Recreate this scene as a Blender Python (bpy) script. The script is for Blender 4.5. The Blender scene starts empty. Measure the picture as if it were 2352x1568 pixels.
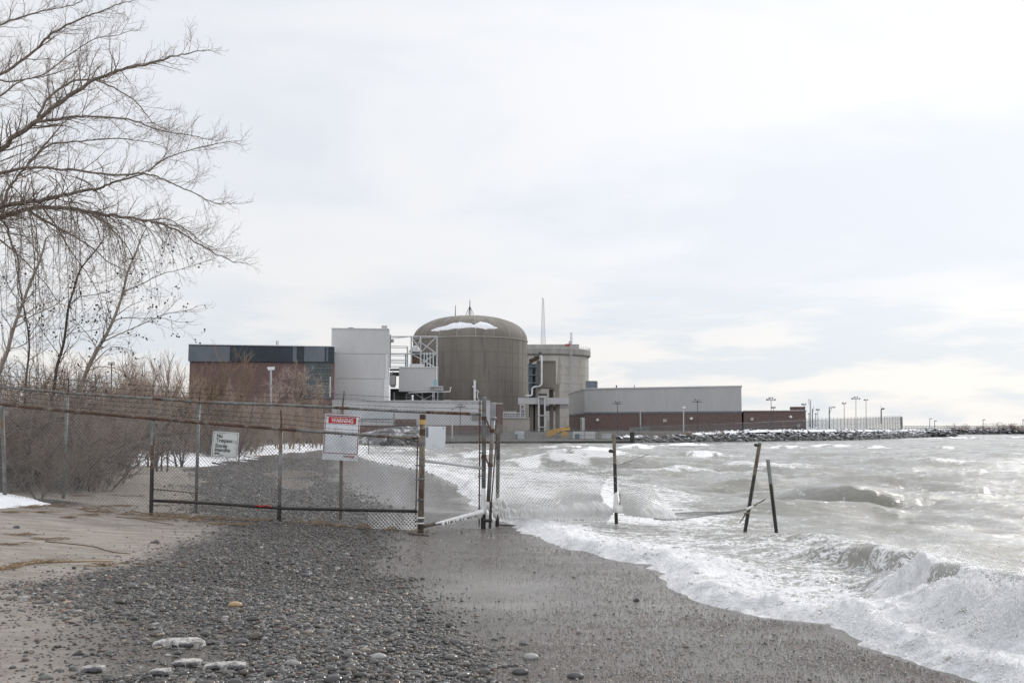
import bpy, bmesh, math, random
import numpy as np
from mathutils import Vector, Matrix, Euler

C = bpy.context
SC = C.scene
COL = SC.collection
# ------------------------------------------------------------------ camera, sky, sun, exposure
CAM_Z = 1.85
F = 2287.0                       # focal length in layout units (2352 wide)
PITCH = math.atan(201.0 / F)
cam = bpy.data.cameras.new('camera')
cam.sensor_fit = 'HORIZONTAL'; cam.sensor_width = 36.0; cam.lens = 36.0 * F / 2352.0
cam.clip_start = 0.1; cam.clip_end = 6000
camo = bpy.data.objects.new('camera', cam); COL.objects.link(camo)
camo.location = (0, 0, CAM_Z); camo.rotation_euler = (math.pi / 2 + PITCH, 0, 0)
SC.camera = camo

SUN_AZ, SUN_EL = math.radians(42), math.radians(34)      # azimuth from +Y towards +X
sdir = Vector((math.sin(SUN_AZ) * math.cos(SUN_EL), math.cos(SUN_AZ) * math.cos(SUN_EL), math.sin(SUN_EL)))
W = bpy.data.worlds.new('World'); SC.world = W; W.use_nodes = True
nt = W.node_tree; N = nt.nodes; L = nt.links
for n in list(N): N.remove(n)
def nn(tree, t, **kw):
    n = tree.nodes.new(t)
    for k, v in kw.items():
        if k.startswith('i_'): n.inputs[k[2:]].default_value = v
        else: setattr(n, k, v)
    return n
def mth(tree, op, a, b=None, c=None, clamp=False):
    n = tree.nodes.new('ShaderNodeMath'); n.operation = op; n.use_clamp = clamp
    for i, v in enumerate((a, b, c)):
        if v is None: continue
        if isinstance(v, (int, float)): n.inputs[i].default_value = v
        else: tree.links.new(v, n.inputs[i])
    return n.outputs[0]
def maprange(tree, v, a, b, c=0.0, d=1.0, smooth=True):
    n = tree.nodes.new('ShaderNodeMapRange'); n.clamp = True
    if smooth: n.interpolation_type = 'SMOOTHSTEP'
    tree.links.new(v, n.inputs[0])
    for i, x in enumerate((a, b, c, d)): n.inputs[i + 1].default_value = x
    return n.outputs[0]
def mixc(tree, fac, a, b, mode='MIX'):
    n = tree.nodes.new('ShaderNodeMix'); n.data_type = 'RGBA'; n.blend_type = mode
    if isinstance(fac, (int, float)): n.inputs[0].default_value = fac
    else: tree.links.new(fac, n.inputs[0])
    for i, v in ((6, a), (7, b)):
        if isinstance(v, tuple): n.inputs[i].default_value = (v[0], v[1], v[2], 1)
        else: tree.links.new(v, n.inputs[i])
    return n.outputs[2]
sky = nn(nt, 'ShaderNodeTexSky', sky_type='NISHITA', sun_disc=False)
sky.sun_elevation = SUN_EL; sky.sun_rotation = SUN_AZ; sky.air_density = 1.2; sky.dust_density = 2.0
bg1 = nn(nt, 'ShaderNodeBackground', i_Strength=0.08); L.new(sky.outputs[0], bg1.inputs[0])
tc = nn(nt, 'ShaderNodeTexCoord')
sep = nn(nt, 'ShaderNodeSeparateXYZ'); L.new(tc.outputs['Generated'], sep.inputs[0])
el = sep.outputs[2]
mp = nn(nt, 'ShaderNodeMapping'); mp.inputs['Scale'].default_value = (1.0, 1.0, 3.2); mp.inputs['Location'].default_value = (0.35, 0.1, 0.25)
L.new(tc.outputs['Generated'], mp.inputs[0])
n1 = nn(nt, 'ShaderNodeTexNoise', i_Scale=2.1, i_Detail=7.0, i_Roughness=0.5, i_Distortion=0.35); L.new(mp.outputs[0], n1.inputs[0])
mp2 = nn(nt, 'ShaderNodeMapping'); mp2.inputs['Scale'].default_value = (1.0, 1.0, 5.0); mp2.inputs['Location'].default_value = (1.7, 0.3, 0.1)
L.new(tc.outputs['Generated'], mp2.inputs[0])
n2 = nn(nt, 'ShaderNodeTexNoise', i_Scale=5.5, i_Detail=6.0, i_Roughness=0.55, i_Distortion=0.2); L.new(mp2.outputs[0], n2.inputs[0])
cl = maprange(nt, n1.outputs[0], 0.40, 0.60)
c0 = mixc(nt, cl, (0.79, 0.83, 0.905), (0.91, 0.92, 0.945))
c1_ = mixc(nt, maprange(nt, n2.outputs[0], 0.42, 0.58), (0.745, 0.80, 0.855), (0.955, 0.93, 0.905))
lowf = maprange(nt, el, 0.02, 0.20, 1.0, 0.0)
c2_ = mixc(nt, lowf, c0, c1_)
# brighter thin cloud towards the hidden sun
dot = nn(nt, 'ShaderNodeVectorMath', operation='DOT_PRODUCT'); L.new(tc.outputs['Generated'], dot.inputs[0]); dot.inputs[1].default_value = sdir
glow = mth(nt, 'ADD', maprange(nt, dot.outputs['Value'], 0.55, 1.0, 0.0, 0.14), mth(nt, 'MULTIPLY', mth(nt, 'POWER', mth(nt, 'MAXIMUM', dot.outputs['Value'], 0.0), 100.0), 5.0))
zen = maprange(nt, el, 0.42, 0.95, 1.0, 1.15)
back = maprange(nt, sep.outputs[1], 0.2, -0.7, 1.0, 1.25)
mul = mth(nt, 'MULTIPLY', mth(nt, 'MULTIPLY', zen, back), mth(nt, 'ADD', glow, 1.0))
bg2 = nn(nt, 'ShaderNodeBackground'); L.new(c2_, bg2.inputs[0]); L.new(mul, bg2.inputs[1])
mx = nn(nt, 'ShaderNodeMixShader', i_Fac=0.93); L.new(bg1.outputs[0], mx.inputs[1]); L.new(bg2.outputs[0], mx.inputs[2])
wo = nn(nt, 'ShaderNodeOutputWorld'); L.new(mx.outputs[0], wo.inputs[0])

sl = bpy.data.lights.new('sun', 'SUN'); sl.energy = 1.6; sl.angle = math.radians(5); sl.color = (1.0, 0.955, 0.89)
so = bpy.data.objects.new('sun', sl); COL.objects.link(so)
so.rotation_euler = (-sdir).to_track_quat('-Z', 'Y').to_euler(); so.location = (40, 40, 60)
SC.view_settings.view_transform = 'Standard'; SC.view_settings.look = 'None'
SC.view_settings.exposure = 0.0; SC.view_settings.gamma = 1.0
SC.cycles.max_bounces = 10; SC.cycles.diffuse_bounces = 6; SC.cycles.transmission_bounces = 8; SC.cycles.transparent_max_bounces = 8
SC.cycles.use_denoising = True

# ------------------------------------------------------------------ layout: a ray of the camera meets a depth / a height
CP, SP = math.cos(PITCH), math.sin(PITCH)
def ray(px, py):
    u, v = (px - 1176.0) / F, (784.0 - py) / F
    return Vector((u, CP - v * SP, SP + v * CP))
def at(px, py, Y):
    r = ray(px, py); return Vector((0, 0, CAM_Z)) + r * (Y / r.y)
def on_z(px, py, z=0.0):
    r = ray(px, py); return Vector((0, 0, CAM_Z)) + r * ((z - CAM_Z) / r.z)
K = 0.260417
def c1(x, y): return (398.1 + x * K, 661.5 + y * K)
def c2(x, y): return (857.5 + x * K, 661.5 + y * K)
def c3(x, y): return (1286.2 + x * K, 857.5 + y * K)
def c4(x, y): return (1776.2 + x * 0.2448, 857.5 + y * 0.2448)
def c7(x, y): return (1102.5 + x * 0.2865, 949.4 + y * 0.2865)
def cT(x, y): return (x * 0.3125, 551.2 + y * 0.3125)
def cB(x, y): return (x * 0.3906, y * 0.3906)

# ------------------------------------------------------------------ naming helpers
def tag(o, label=None, cat=None, group=None, kind=None):
    if label: o['label'] = label
    if cat: o['category'] = cat
    if group: o['group'] = group
    if kind: o['kind'] = kind
    return o
def thing(name, loc, label, cat, group=None, rot=(0, 0, 0)):
    o = bpy.data.objects.new(name, None); COL.objects.link(o)
    o.location = loc; o.rotation_euler = rot
    return tag(o, label, cat, group)
def copy_tree(o, parent=None):
    c = o.copy(); COL.objects.link(c); c.parent = parent
    for ch in [x for x in SC.objects if x.parent == o]: copy_tree(ch, c)
    return c
KIDS = {}
def copy_thing(o, loc, rotz=0.0, scale=1.0, label=None, group=None):
    c = o.copy(); COL.objects.link(c); c.location = loc
    c.rotation_euler = (0, 0, rotz); c.scale = (scale,) * 3 if isinstance(scale, (int, float)) else scale
    if label: c['label'] = label
    if group: c['group'] = group
    for ch in KIDS.get(o.name, []):
        d = ch.copy(); COL.objects.link(d); d.parent = c
        for g in KIDS.get(ch.name, []):
            e = g.copy(); COL.objects.link(e); e.parent = d
    return c

def wloc(o):
    v = Vector((0, 0, 0))
    while o is not None:
        v += o.location; o = o.parent
    return v

class MB:
    """collects shapes, links them as ONE mesh object"""
    def __init__(s): s.V = []; s.F = []
    def add(s, vs, fs):
        b = len(s.V); s.V.extend(vs); s.F.extend([tuple(i + b for i in f) for f in fs])
    def hexa(s, p):      # 8 corners: bottom ring 0-3, top ring 4-7
        s.add(p, [(3, 2, 1, 0), (4, 5, 6, 7), (0, 1, 5, 4), (1, 2, 6, 5), (2, 3, 7, 6), (3, 0, 4, 7)])
    def box(s, x0, x1, y0, y1, z0, z1):
        s.hexa([(x0, y0, z0), (x1, y0, z0), (x1, y1, z0), (x0, y1, z0), (x0, y0, z1), (x1, y0, z1), (x1, y1, z1), (x0, y1, z1)])
    def prism(s, plan, z0, z1):
        n = len(plan)
        vs = [(p[0], p[1], z0) for p in plan] + [(p[0], p[1], z1) for p in plan]
        fs = [tuple(range(n))[::-1], tuple(range(n, 2 * n))] + [(i, (i + 1) % n, n + (i + 1) % n, n + i) for i in range(n)]
        s.add(vs, fs)
    def tube(s, pts, rads, n=6, caps=True):
        if isinstance(rads, (int, float)): rads = [rads] * len(pts)
        m = len(pts); b = len(s.V); V = s.V; Fc = s.F
        px = None
        cs = [(math.cos(2 * math.pi * k / n), math.sin(2 * math.pi * k / n)) for k in range(n)]
        for i in range(m):
            a = pts[i - 1] if i > 0 else pts[i]; c = pts[i + 1] if i < m - 1 else pts[i]
            tx, ty, tz = c[0] - a[0], c[1] - a[1], c[2] - a[2]
            l = math.sqrt(tx * tx + ty * ty + tz * tz) or 1e-9
            tx /= l; ty /= l; tz /= l
            if px is None:
                px, py, pz = (0, 0, 1) if abs(tz) < 0.9 else (1, 0, 0)
            d = px * tx + py * ty + pz * tz
            ux, uy, uz = px - d * tx, py - d * ty, pz - d * tz
            l = math.sqrt(ux * ux + uy * uy + uz * uz) or 1e-9
            ux /= l; uy /= l; uz /= l
            px, py, pz = ux, uy, uz
            vx, vy, vz = ty * uz - tz * uy, tz * ux - tx * uz, tx * uy - ty * ux
            r = rads[i]; p = pts[i]
            for (ca, sa) in cs:
                V.append((p[0] + r * (ca * ux + sa * vx), p[1] + r * (ca * uy + sa * vy), p[2] + r * (ca * uz + sa * vz)))
        for i in range(m - 1):
            for k in range(n):
                k2 = (k + 1) % n
                Fc.append((b + i * n + k, b + i * n + k2, b + (i + 1) * n + k2, b + (i + 1) * n + k))
        if caps and n > 3:
            Fc.append(tuple(b + k for k in range(n))[::-1]); Fc.append(tuple(b + (m - 1) * n + k for k in range(n)))
    def bar(s, a, b, w, h=None):     # square bar between two points
        s.tube([a, b], w * 0.7071, 4)
    def lathe(s, prof, c, n=64, a0=0.0, a1=2 * math.pi):
        b = len(s.V); m = len(prof); full = abs(a1 - a0 - 2 * math.pi) < 1e-6
        k = n if full else n + 1
        for (r, z) in prof:
            for i in range(k):
                a = a0 + (a1 - a0) * i / n
                s.V.append((c[0] + r * math.cos(a), c[1] + r * math.sin(a), c[2] + z))
        for j in range(m - 1):
            for i in range(n):
                i2 = (i + 1) % k
                s.F.append((b + j * k + i, b + j * k + i2, b + (j + 1) * k + i2, b + (j + 1) * k + i))
    def lump(s, c, r, rng, sub=1, squash=(1, 1, 1), jit=0.25):
        vs, fs = ICO[sub]
        rx = Euler((rng.uniform(0, 6), rng.uniform(0, 6), rng.uniform(0, 6))).to_matrix()
        q = []
        for v in vs:
            w = rx @ (v * (1 + rng.uniform(-jit, jit)))
            q.append((c[0] + w.x * r * squash[0], c[1] + w.y * r * squash[1], c[2] + w.z * r * squash[2]))
        s.add(q, fs)
    def clad(s, A, B, z0, z1, pitch=0.55, dep=0.10):     # ribbed metal sheet standing proud of A-B
        ax, ay = A[0], A[1]; dx, dy = B[0] - ax, B[1] - ay
        l = math.hypot(dx, dy); dx /= l; dy /= l
        nx, ny = dy, -dx
        k = max(2, int(l / pitch)); p = l / k; pts = []
        for i in range(k):
            for (f, o) in ((0.0, 0.02), (0.30, 0.02), (0.40, dep), (0.90, dep)):
                t = (i + f) * p; pts.append((ax + dx * t + nx * o, ay + dy * t + ny * o))
        pts.append((B[0] + nx * 0.02, B[1] + ny * 0.02))
        b = len(s.V)
        for (x, y) in pts: s.V.append((x, y, z0)); s.V.append((x, y, z1))
        for i in range(len(pts) - 1):
            s.F.append((b + 2 * i, b + 2 * i + 2, b + 2 * i + 3, b + 2 * i + 1))
    def build(s, name, mat, parent=None, smooth=False, local=False, bevel=0):
        me = bpy.data.meshes.new(name)
        o = wloc(parent) if (parent is not None and not local) else Vector((0, 0, 0))
        if len(s.V) > 3000:
            v = np.array(s.V, dtype=np.float64) - np.array(o); me.from_pydata(v.tolist(), [], s.F)
        else:
            me.from_pydata([(p[0] - o.x, p[1] - o.y, p[2] - o.z) for p in s.V], [], s.F)
        if smooth: me.polygons.foreach_set('use_smooth', [True] * len(me.polygons))
        me.materials.append(mat); me.update()
        ob = bpy.data.objects.new(name, me); COL.objects.link(ob)
        if parent is not None:
            ob.parent = parent; KIDS.setdefault(parent.name, []).append(ob)
        if bevel:
            m = ob.modifiers.new('bevel', 'BEVEL'); m.width = bevel; m.segments = 2; m.limit_method = 'ANGLE'
        return ob
ICO = {}
for sub in (1, 2, 3):
    bm = bmesh.new(); bmesh.ops.create_icosphere(bm, subdivisions=sub, radius=1.0)
    ICO[sub] = ([v.co.copy() for v in bm.verts], [tuple(v.index for v in f.verts) for f in bm.faces]); bm.free()

# ------------------------------------------------------------------ noise on arrays
def _h(ix, iy, seed):
    n = (ix.astype(np.int64) * 374761393 + iy.astype(np.int64) * 668265263 + seed * 974634777) & 0xFFFFFFFF
    n = ((n ^ (n >> 13)) * 1274126177) & 0xFFFFFFFF
    n = (n ^ (n >> 16)) & 0xFFFFFFFF
    return n.astype(np.float64) / 4294967295.0
def vnoise(x, y, seed=0):
    x0 = np.floor(x); y0 = np.floor(y); fx = x - x0; fy = y - y0
    fx = fx * fx * fx * (fx * (fx * 6 - 15) + 10); fy = fy * fy * fy * (fy * (fy * 6 - 15) + 10)
    a = _h(x0, y0, seed); b = _h(x0 + 1, y0, seed); c = _h(x0, y0 + 1, seed); d = _h(x0 + 1, y0 + 1, seed)
    return (a + (b - a) * fx) * (1 - fy) + (c + (d - c) * fx) * fy
def fbm(x, y, seed=0, oct=4, gain=0.5):
    s = 0.0; a = 1.0; t = 0.0
    for k in range(oct):
        s = s + a * vnoise(x * 2 ** k + 17.3 * k, y * 2 ** k - 9.1 * k, seed + k); t += a; a *= gain
    return s / t
def billow(x, y, seed=0, oct=4, gain=0.5):
    s = 0.0; a = 1.0; t = 0.0
    for k in range(oct):
        s = s + a * np.abs(2 * vnoise(x * 2 ** k + 3.3 * k, y * 2 ** k + 5.1 * k, seed + k) - 1); t += a; a *= gain
    return s / t
def sst(a, b, x):
    t = np.clip((x - a) / (b - a), 0, 1); return t * t * (3 - 2 * t)
def polydist(x, y, P):
    best = np.full(x.shape, 1e9)
    for (ax, ay), (bx, by) in zip(P[:-1], P[1:]):
        dx, dy = bx - ax, by - ay; l2 = dx * dx + dy * dy
        t = np.clip(((x - ax) * dx + (y - ay) * dy) / l2, 0, 1)
        best = np.minimum(best, (x - ax - t * dx) ** 2 + (y - ay - t * dy) ** 2)
    return np.sqrt(best)
def inside(x, y, P):
    c = np.zeros(x.shape, bool); n = len(P)
    for i in range(n):
        (ax, ay), (bx, by) = P[i], P[(i + 1) % n]
        if ay == by: continue
        m = ((ay > y) != (by > y)) & (x < (bx - ax) * (y - ay) / (by - ay) + ax)
        c ^= m
    return c
def psd(x, y, P):
    d = polydist(x, y, list(P) + [P[0]]); return np.where(inside(x, y, P), d, -d)
def np_mesh(name, V, Q, mat, attrs=None, smooth=True):
    me = bpy.data.meshes.new(name)
    V = np.ascontiguousarray(V, dtype=np.float32); Q = np.ascontiguousarray(Q, dtype=np.int32)
    k = Q.shape[1]
    me.vertices.add(len(V)); me.vertices.foreach_set('co', V.ravel())
    me.loops.add(Q.size); me.loops.foreach_set('vertex_index', Q.ravel())
    me.polygons.add(len(Q)); me.polygons.foreach_set('loop_start', np.arange(0, Q.size, k, dtype=np.int32))
    try: me.polygons.foreach_set('loop_total', np.full(len(Q), k, dtype=np.int32))
    except Exception: pass
    me.update(calc_edges=True)
    if smooth: me.polygons.foreach_set('use_smooth', np.ones(len(Q), dtype=bool))
    for an, av in (attrs or {}).items():
        if av.ndim == 1:
            a = me.attributes.new(an, 'FLOAT', 'POINT'); a.data.foreach_set('value', av.astype(np.float32))
        else:
            a = me.attributes.new(an, 'FLOAT_COLOR', 'POINT')
            a.data.foreach_set('color', np.concatenate([av, np.ones((len(av), 1))], 1).astype(np.float32).ravel())
    me.materials.append(mat); me.update()
    o = bpy.data.objects.new(name, me); COL.objects.link(o)
    return o
def grid_quads(nr, nc, keep=None):
    i = np.arange(nr - 1)[:, None] * nc + np.arange(nc - 1)[None, :]
    Q = np.stack([i, i + 1, i + nc + 1, i + nc], -1).reshape(-1, 4)
    return Q if keep is None else Q[keep.reshape(-1)]
def compact(V, Q, attrs):
    used = np.zeros(len(V), bool); used[Q.ravel()] = True
    idx = np.cumsum(used) - 1
    return V[used], idx[Q], {k: v[used] for k, v in attrs.items()}

# ------------------------------------------------------------------ materials
def mat_new(name):
    m = bpy.data.materials.new(name); m.use_nodes = True
    t = m.node_tree; b = t.nodes['Principled BSDF']
    return m, t, b
def plain(name, ca, cb=None, scale=3.0, rough=0.6, metal=0.0, stretch=(1, 1, 1), bump=0.0, bscale=None, detail=5.0, lo=0.35, hi=0.65, cc=None, cscale=1.0):
    m, t, b = mat_new(name)
    cb = cb or tuple(min(1, x * 1.25) for x in ca)
    g = nn(t, 'ShaderNodeNewGeometry'); mpn = nn(t, 'ShaderNodeMapping'); mpn.inputs['Scale'].default_value = stretch
    t.links.new(g.outputs['Position'], mpn.inputs[0])
    n = nn(t, 'ShaderNodeTexNoise', i_Scale=scale, i_Detail=detail, i_Roughness=0.6); t.links.new(mpn.outputs[0], n.inputs[0])
    col = mixc(t, maprange(t, n.outputs[0], lo, hi), ca, cb)
    if cc:
        n3 = nn(t, 'ShaderNodeTexNoise', i_Scale=cscale, i_Detail=6.0, i_Roughness=0.7); t.links.new(mpn.outputs[0], n3.inputs[0])
        col = mixc(t, maprange(t, n3.outputs[0], 0.5, 0.62), col, cc)
    t.links.new(col, b.inputs['Base Color'])
    b.inputs['Roughness'].default_value = rough; b.inputs['Metallic'].default_value = metal
    if bump:
        n4 = nn(t, 'ShaderNodeTexNoise', i_Scale=bscale or scale * 4, i_Detail=4.0); t.links.new(g.outputs['Position'], n4.inputs[0])
        bp = nn(t, 'ShaderNodeBump', i_Strength=bump, i_Distance=0.02); t.links.new(n4.outputs[0], bp.inputs['Height']); t.links.new(bp.outputs[0], b.inputs['Normal'])
    return m
M = {}
M['clad'] = plain('grey_cladding', (0.45, 0.445, 0.447), (0.495, 0.49, 0.492), 0.15, 0.5, 0, (1, 1, 0.3))
M['clad2'] = plain('light_cladding', (0.52, 0.52, 0.53), (0.58, 0.58, 0.59), 0.15, 0.5, 0, (1, 1, 0.3))
M['clad3'] = plain('pale_blue_cladding', (0.52, 0.57, 0.60), (0.58, 0.63, 0.66), 0.15, 0.5)
M['clad_dark'] = plain('dark_panel', (0.020, 0.030, 0.045), (0.028, 0.040, 0.056), 0.3, 0.55)
M['clad_mid'] = plain('slate_panel', (0.12, 0.14, 0.165), (0.145, 0.165, 0.19), 0.3, 0.55)
M['brick'] = plain('red_brown_brick', (0.135, 0.085, 0.080), (0.19, 0.125, 0.115), 1.2, 0.85, 0, (1, 1, 4), detail=8)
M['brick2'] = plain('worn_brick', (0.145, 0.098, 0.090), (0.20, 0.140, 0.127), 1.2, 0.85, 0, (1, 1, 4), detail=8)
M['conc'] = plain('dark_concrete', (0.182, 0.163, 0.142), (0.235, 0.213, 0.188), 0.14, 0.9, 0, (1, 1, 0.16), detail=7, cc=(0.168, 0.152, 0.134), cscale=0.3)
M['conc_light'] = plain('pale_concrete', (0.42, 0.395, 0.355), (0.53, 0.50, 0.455), 0.14, 0.9, 0, (1, 1, 0.16), detail=7, cc=(0.34, 0.315, 0.28), cscale=0.28)
M['conc_grey'] = plain('grey_concrete', (0.30, 0.29, 0.27), (0.38, 0.365, 0.34), 0.5, 0.9, 0, (1, 1, 0.4), detail=7)
M['joint'] = plain('joint_line', (0.16, 0.144, 0.128), (0.178, 0.161, 0.143), 0.6, 0.9)
M['joint_pale'] = plain('dome_seam', (0.36, 0.34, 0.31), (0.42, 0.40, 0.37), 0.6, 0.9)
M['steel'] = plain('painted_steel', (0.42, 0.43, 0.44), (0.52, 0.53, 0.54), 1.0, 0.5)
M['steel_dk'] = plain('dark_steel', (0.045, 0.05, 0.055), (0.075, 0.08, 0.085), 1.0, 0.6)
M['fencewire'] = plain('far_fence_wire', (0.12, 0.14, 0.15), (0.18, 0.195, 0.20), 1.0, 0.5)
M['silver'] = plain('silver_pipe', (0.62, 0.63, 0.64), (0.72, 0.73, 0.74), 1.0, 0.35, 0.3)
M['white'] = plain('white_paint', (0.76, 0.76, 0.76), (0.82, 0.82, 0.82), 2.0, 0.5)
M['black'] = plain('black_steel', (0.018, 0.016, 0.015), (0.035, 0.030, 0.027), 6.0, 0.55)
M['bluegrey'] = plain('blue_grey_steel', (0.11, 0.14, 0.165), (0.16, 0.19, 0.215), 1.0, 0.5)
M['yellow'] = plain('yellow_paint', (0.46, 0.27, 0.06), (0.54, 0.34, 0.10), 1.0, 0.6)
M['teal'] = plain('teal_panel', (0.16, 0.40, 0.48), (0.2, 0.45, 0.52), 1.0, 0.6)
M['glass'] = plain('dark_glass', (0.035, 0.05, 0.055), (0.09, 0.11, 0.12), 0.25, 0.12)
M['galv'] = plain('galvanised_pipe', (0.115, 0.12, 0.12), (0.22, 0.225, 0.222), 5.0, 0.5, 0.2, (1, 1, 1), cc=(0.13, 0.085, 0.05), cscale=2.2)
M['rust'] = plain('rusty_pipe', (0.060, 0.035, 0.026), (0.12, 0.065, 0.042), 9.0, 0.85, 0, cc=(0.19, 0.18, 0.15), cscale=3.2)
M['darkpipe'] = plain('black_wet_pipe', (0.014, 0.012, 0.011), (0.034, 0.028, 0.024), 7.0, 0.4)
M['wire'] = plain('chain_wire', (0.15, 0.147, 0.14), (0.27, 0.263, 0.25), 4.0, 0.5, 0.3)
M['barb'] = plain('barbed_wire', (0.035, 0.027, 0.022), (0.075, 0.058, 0.048), 6.0, 0.8)
M['browngrey'] = plain('weathered_post', (0.15, 0.125, 0.095), (0.23, 0.195, 0.15), 5.0, 0.75, 0, (1, 1, 0.4), cc=(0.08, 0.05, 0.035), cscale=2.0)
M['signwhite'] = plain('sign_white', (0.68, 0.70, 0.74), (0.73, 0.75, 0.78), 3.0, 0.35, 0, cc=(0.60, 0.62, 0.66), cscale=2.5)
M['signgrey'] = plain('sign_aged', (0.52, 0.54, 0.53), (0.59, 0.61, 0.60), 4.0, 0.4, 0, cc=(0.44, 0.46, 0.45), cscale=5)
M['signred'] = plain('sign_red', (0.42, 0.012, 0.015), (0.48, 0.02, 0.02), 3.0, 0.4)
M['signdark'] = plain('sign_border', (0.16, 0.006, 0.012), (0.22, 0.012, 0.02), 3.0, 0.4)
M['signblack'] = plain('sign_black', (0.015, 0.016, 0.02), (0.025, 0.026, 0.03), 3.0, 0.4)
M['signfade'] = plain('faded_lettering', (0.30, 0.31, 0.32), (0.42, 0.43, 0.43), 30.0, 0.4)
M['bark'] = plain('grey_bark', (0.13, 0.105, 0.088), (0.22, 0.18, 0.152), 8.0, 0.9)
M['bark_pale'] = plain('pale_bark', (0.21, 0.175, 0.145), (0.31, 0.265, 0.225), 6.0, 0.85)
M['bark_dark'] = plain('dark_bark', (0.05, 0.04, 0.035), (0.095, 0.075, 0.064), 8.0, 0.9)
M['twig'] = plain('brown_twig', (0.18, 0.135, 0.105), (0.29, 0.225, 0.18), 3.0, 0.8)
M['twig_red'] = plain('reddish_twig', (0.15, 0.085, 0.070), (0.27, 0.18, 0.145), 2.0, 0.8)
M['twig_grey'] = plain('grey_brown_twig', (0.28, 0.212, 0.172), (0.41, 0.325, 0.27), 1.0, 0.8)
M['twig_ochre'] = plain('ochre_twig', (0.22, 0.15, 0.09), (0.31, 0.215, 0.13), 1.0, 0.8)
M['twig_warm'] = plain('warm_brown_twig', (0.25, 0.17, 0.118), (0.36, 0.26, 0.185), 1.0, 0.8)
M['cone'] = plain('dark_cone', (0.012, 0.010, 0.009), (0.02, 0.017, 0.014), 20, 0.9)
M['drift'] = plain('brown_driftwood', (0.13, 0.085, 0.05), (0.22, 0.155, 0.10), 8.0, 0.85)
M['drift_pale'] = plain('tan_driftwood', (0.32, 0.23, 0.13), (0.42, 0.31, 0.19), 8.0, 0.85)
M['straw'] = plain('dead_straw', (0.15, 0.10, 0.06), (0.27, 0.19, 0.11), 8.0, 0.9)
def _ice():
    m, t, b = mat_new('clear_ice')
    g = nn(t, 'ShaderNodeNewGeometry')
    mpn = nn(t, 'ShaderNodeMapping'); mpn.inputs['Scale'].default_value = (14, 14, 1.6); t.links.new(g.outputs['Position'], mpn.inputs[0])
    n = nn(t, 'ShaderNodeTexNoise', i_Scale=1.0, i_Detail=5.0); t.links.new(mpn.outputs[0], n.inputs[0])
    col = mixc(t, maprange(t, n.outputs[0], 0.35, 0.65), (0.93, 0.91, 0.87), (0.985, 0.985, 0.98)); t.links.new(col, b.inputs['Base Color'])
    b.inputs['Roughness'].default_value = 0.22; b.inputs['Transmission Weight'].default_value = 0.08; b.inputs['IOR'].default_value = 1.31
    b.inputs['Subsurface Weight'].default_value = 0.25; b.inputs['Subsurface Radius'].default_value = (0.1, 0.1, 0.1)
    bp = nn(t, 'ShaderNodeBump', i_Strength=0.5, i_Distance=0.01); t.links.new(n.outputs[0], bp.inputs['Height']); t.links.new(bp.outputs[0], b.inputs['Normal'])
    tr = nn(t, 'ShaderNodeBsdfTranslucent'); t.links.new(col, tr.inputs[0]); mxs = nn(t, 'ShaderNodeMixShader', i_Fac=0.12)
    t.links.new(b.outputs[0], mxs.inputs[1]); t.links.new(tr.outputs[0], mxs.inputs[2]); t.links.new(mxs.outputs[0], t.nodes['Material Output'].inputs['Surface'])
    return m
M['ice'] = _ice()
M['dirty_ice'] = plain('dirty_ice', (0.13, 0.115, 0.10), (0.50, 0.48, 0.455), 22.0, 0.4, 0, bump=0.8, bscale=60, lo=0.3, hi=0.6)
M['stone_tan'] = plain('tan_stone', (0.30, 0.20, 0.09), (0.38, 0.27, 0.14), 18, 0.35)
M['stone_dark'] = plain('dark_stone', (0.05, 0.05, 0.054), (0.085, 0.084, 0.085), 18, 0.3)
M['stone_pale'] = plain('pale_stone', (0.26, 0.255, 0.245), (0.34, 0.33, 0.315), 18, 0.35)
M['rock_wet'] = plain('wet_stone', (0.03, 0.03, 0.033), (0.07, 0.07, 0.072), 18, 0.3)
def _snow():
    m, t, b = mat_new('old_snow')
    g = nn(t, 'ShaderNodeNewGeometry')
    n = nn(t, 'ShaderNodeTexNoise', i_Scale=1.5, i_Detail=8.0, i_Roughness=0.65); t.links.new(g.outputs['Position'], n.inputs[0])
    col = mixc(t, maprange(t, n.outputs[0], 0.3, 0.6), (0.74, 0.74, 0.76), (0.88, 0.89, 0.92)); t.links.new(col, b.inputs['Base Color'])
    b.inputs['Roughness'].default_value = 0.75
    n2 = nn(t, 'ShaderNodeTexNoise', i_Scale=14.0, i_Detail=5.0); t.links.new(g.outputs['Position'], n2.inputs[0])
    bp = nn(t, 'ShaderNodeBump', i_Strength=0.6, i_Distance=0.03); t.links.new(n2.outputs[0], bp.inputs['Height']); t.links.new(bp.outputs[0], b.inputs['Normal'])
    return m
M['snow'] = _snow()
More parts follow.
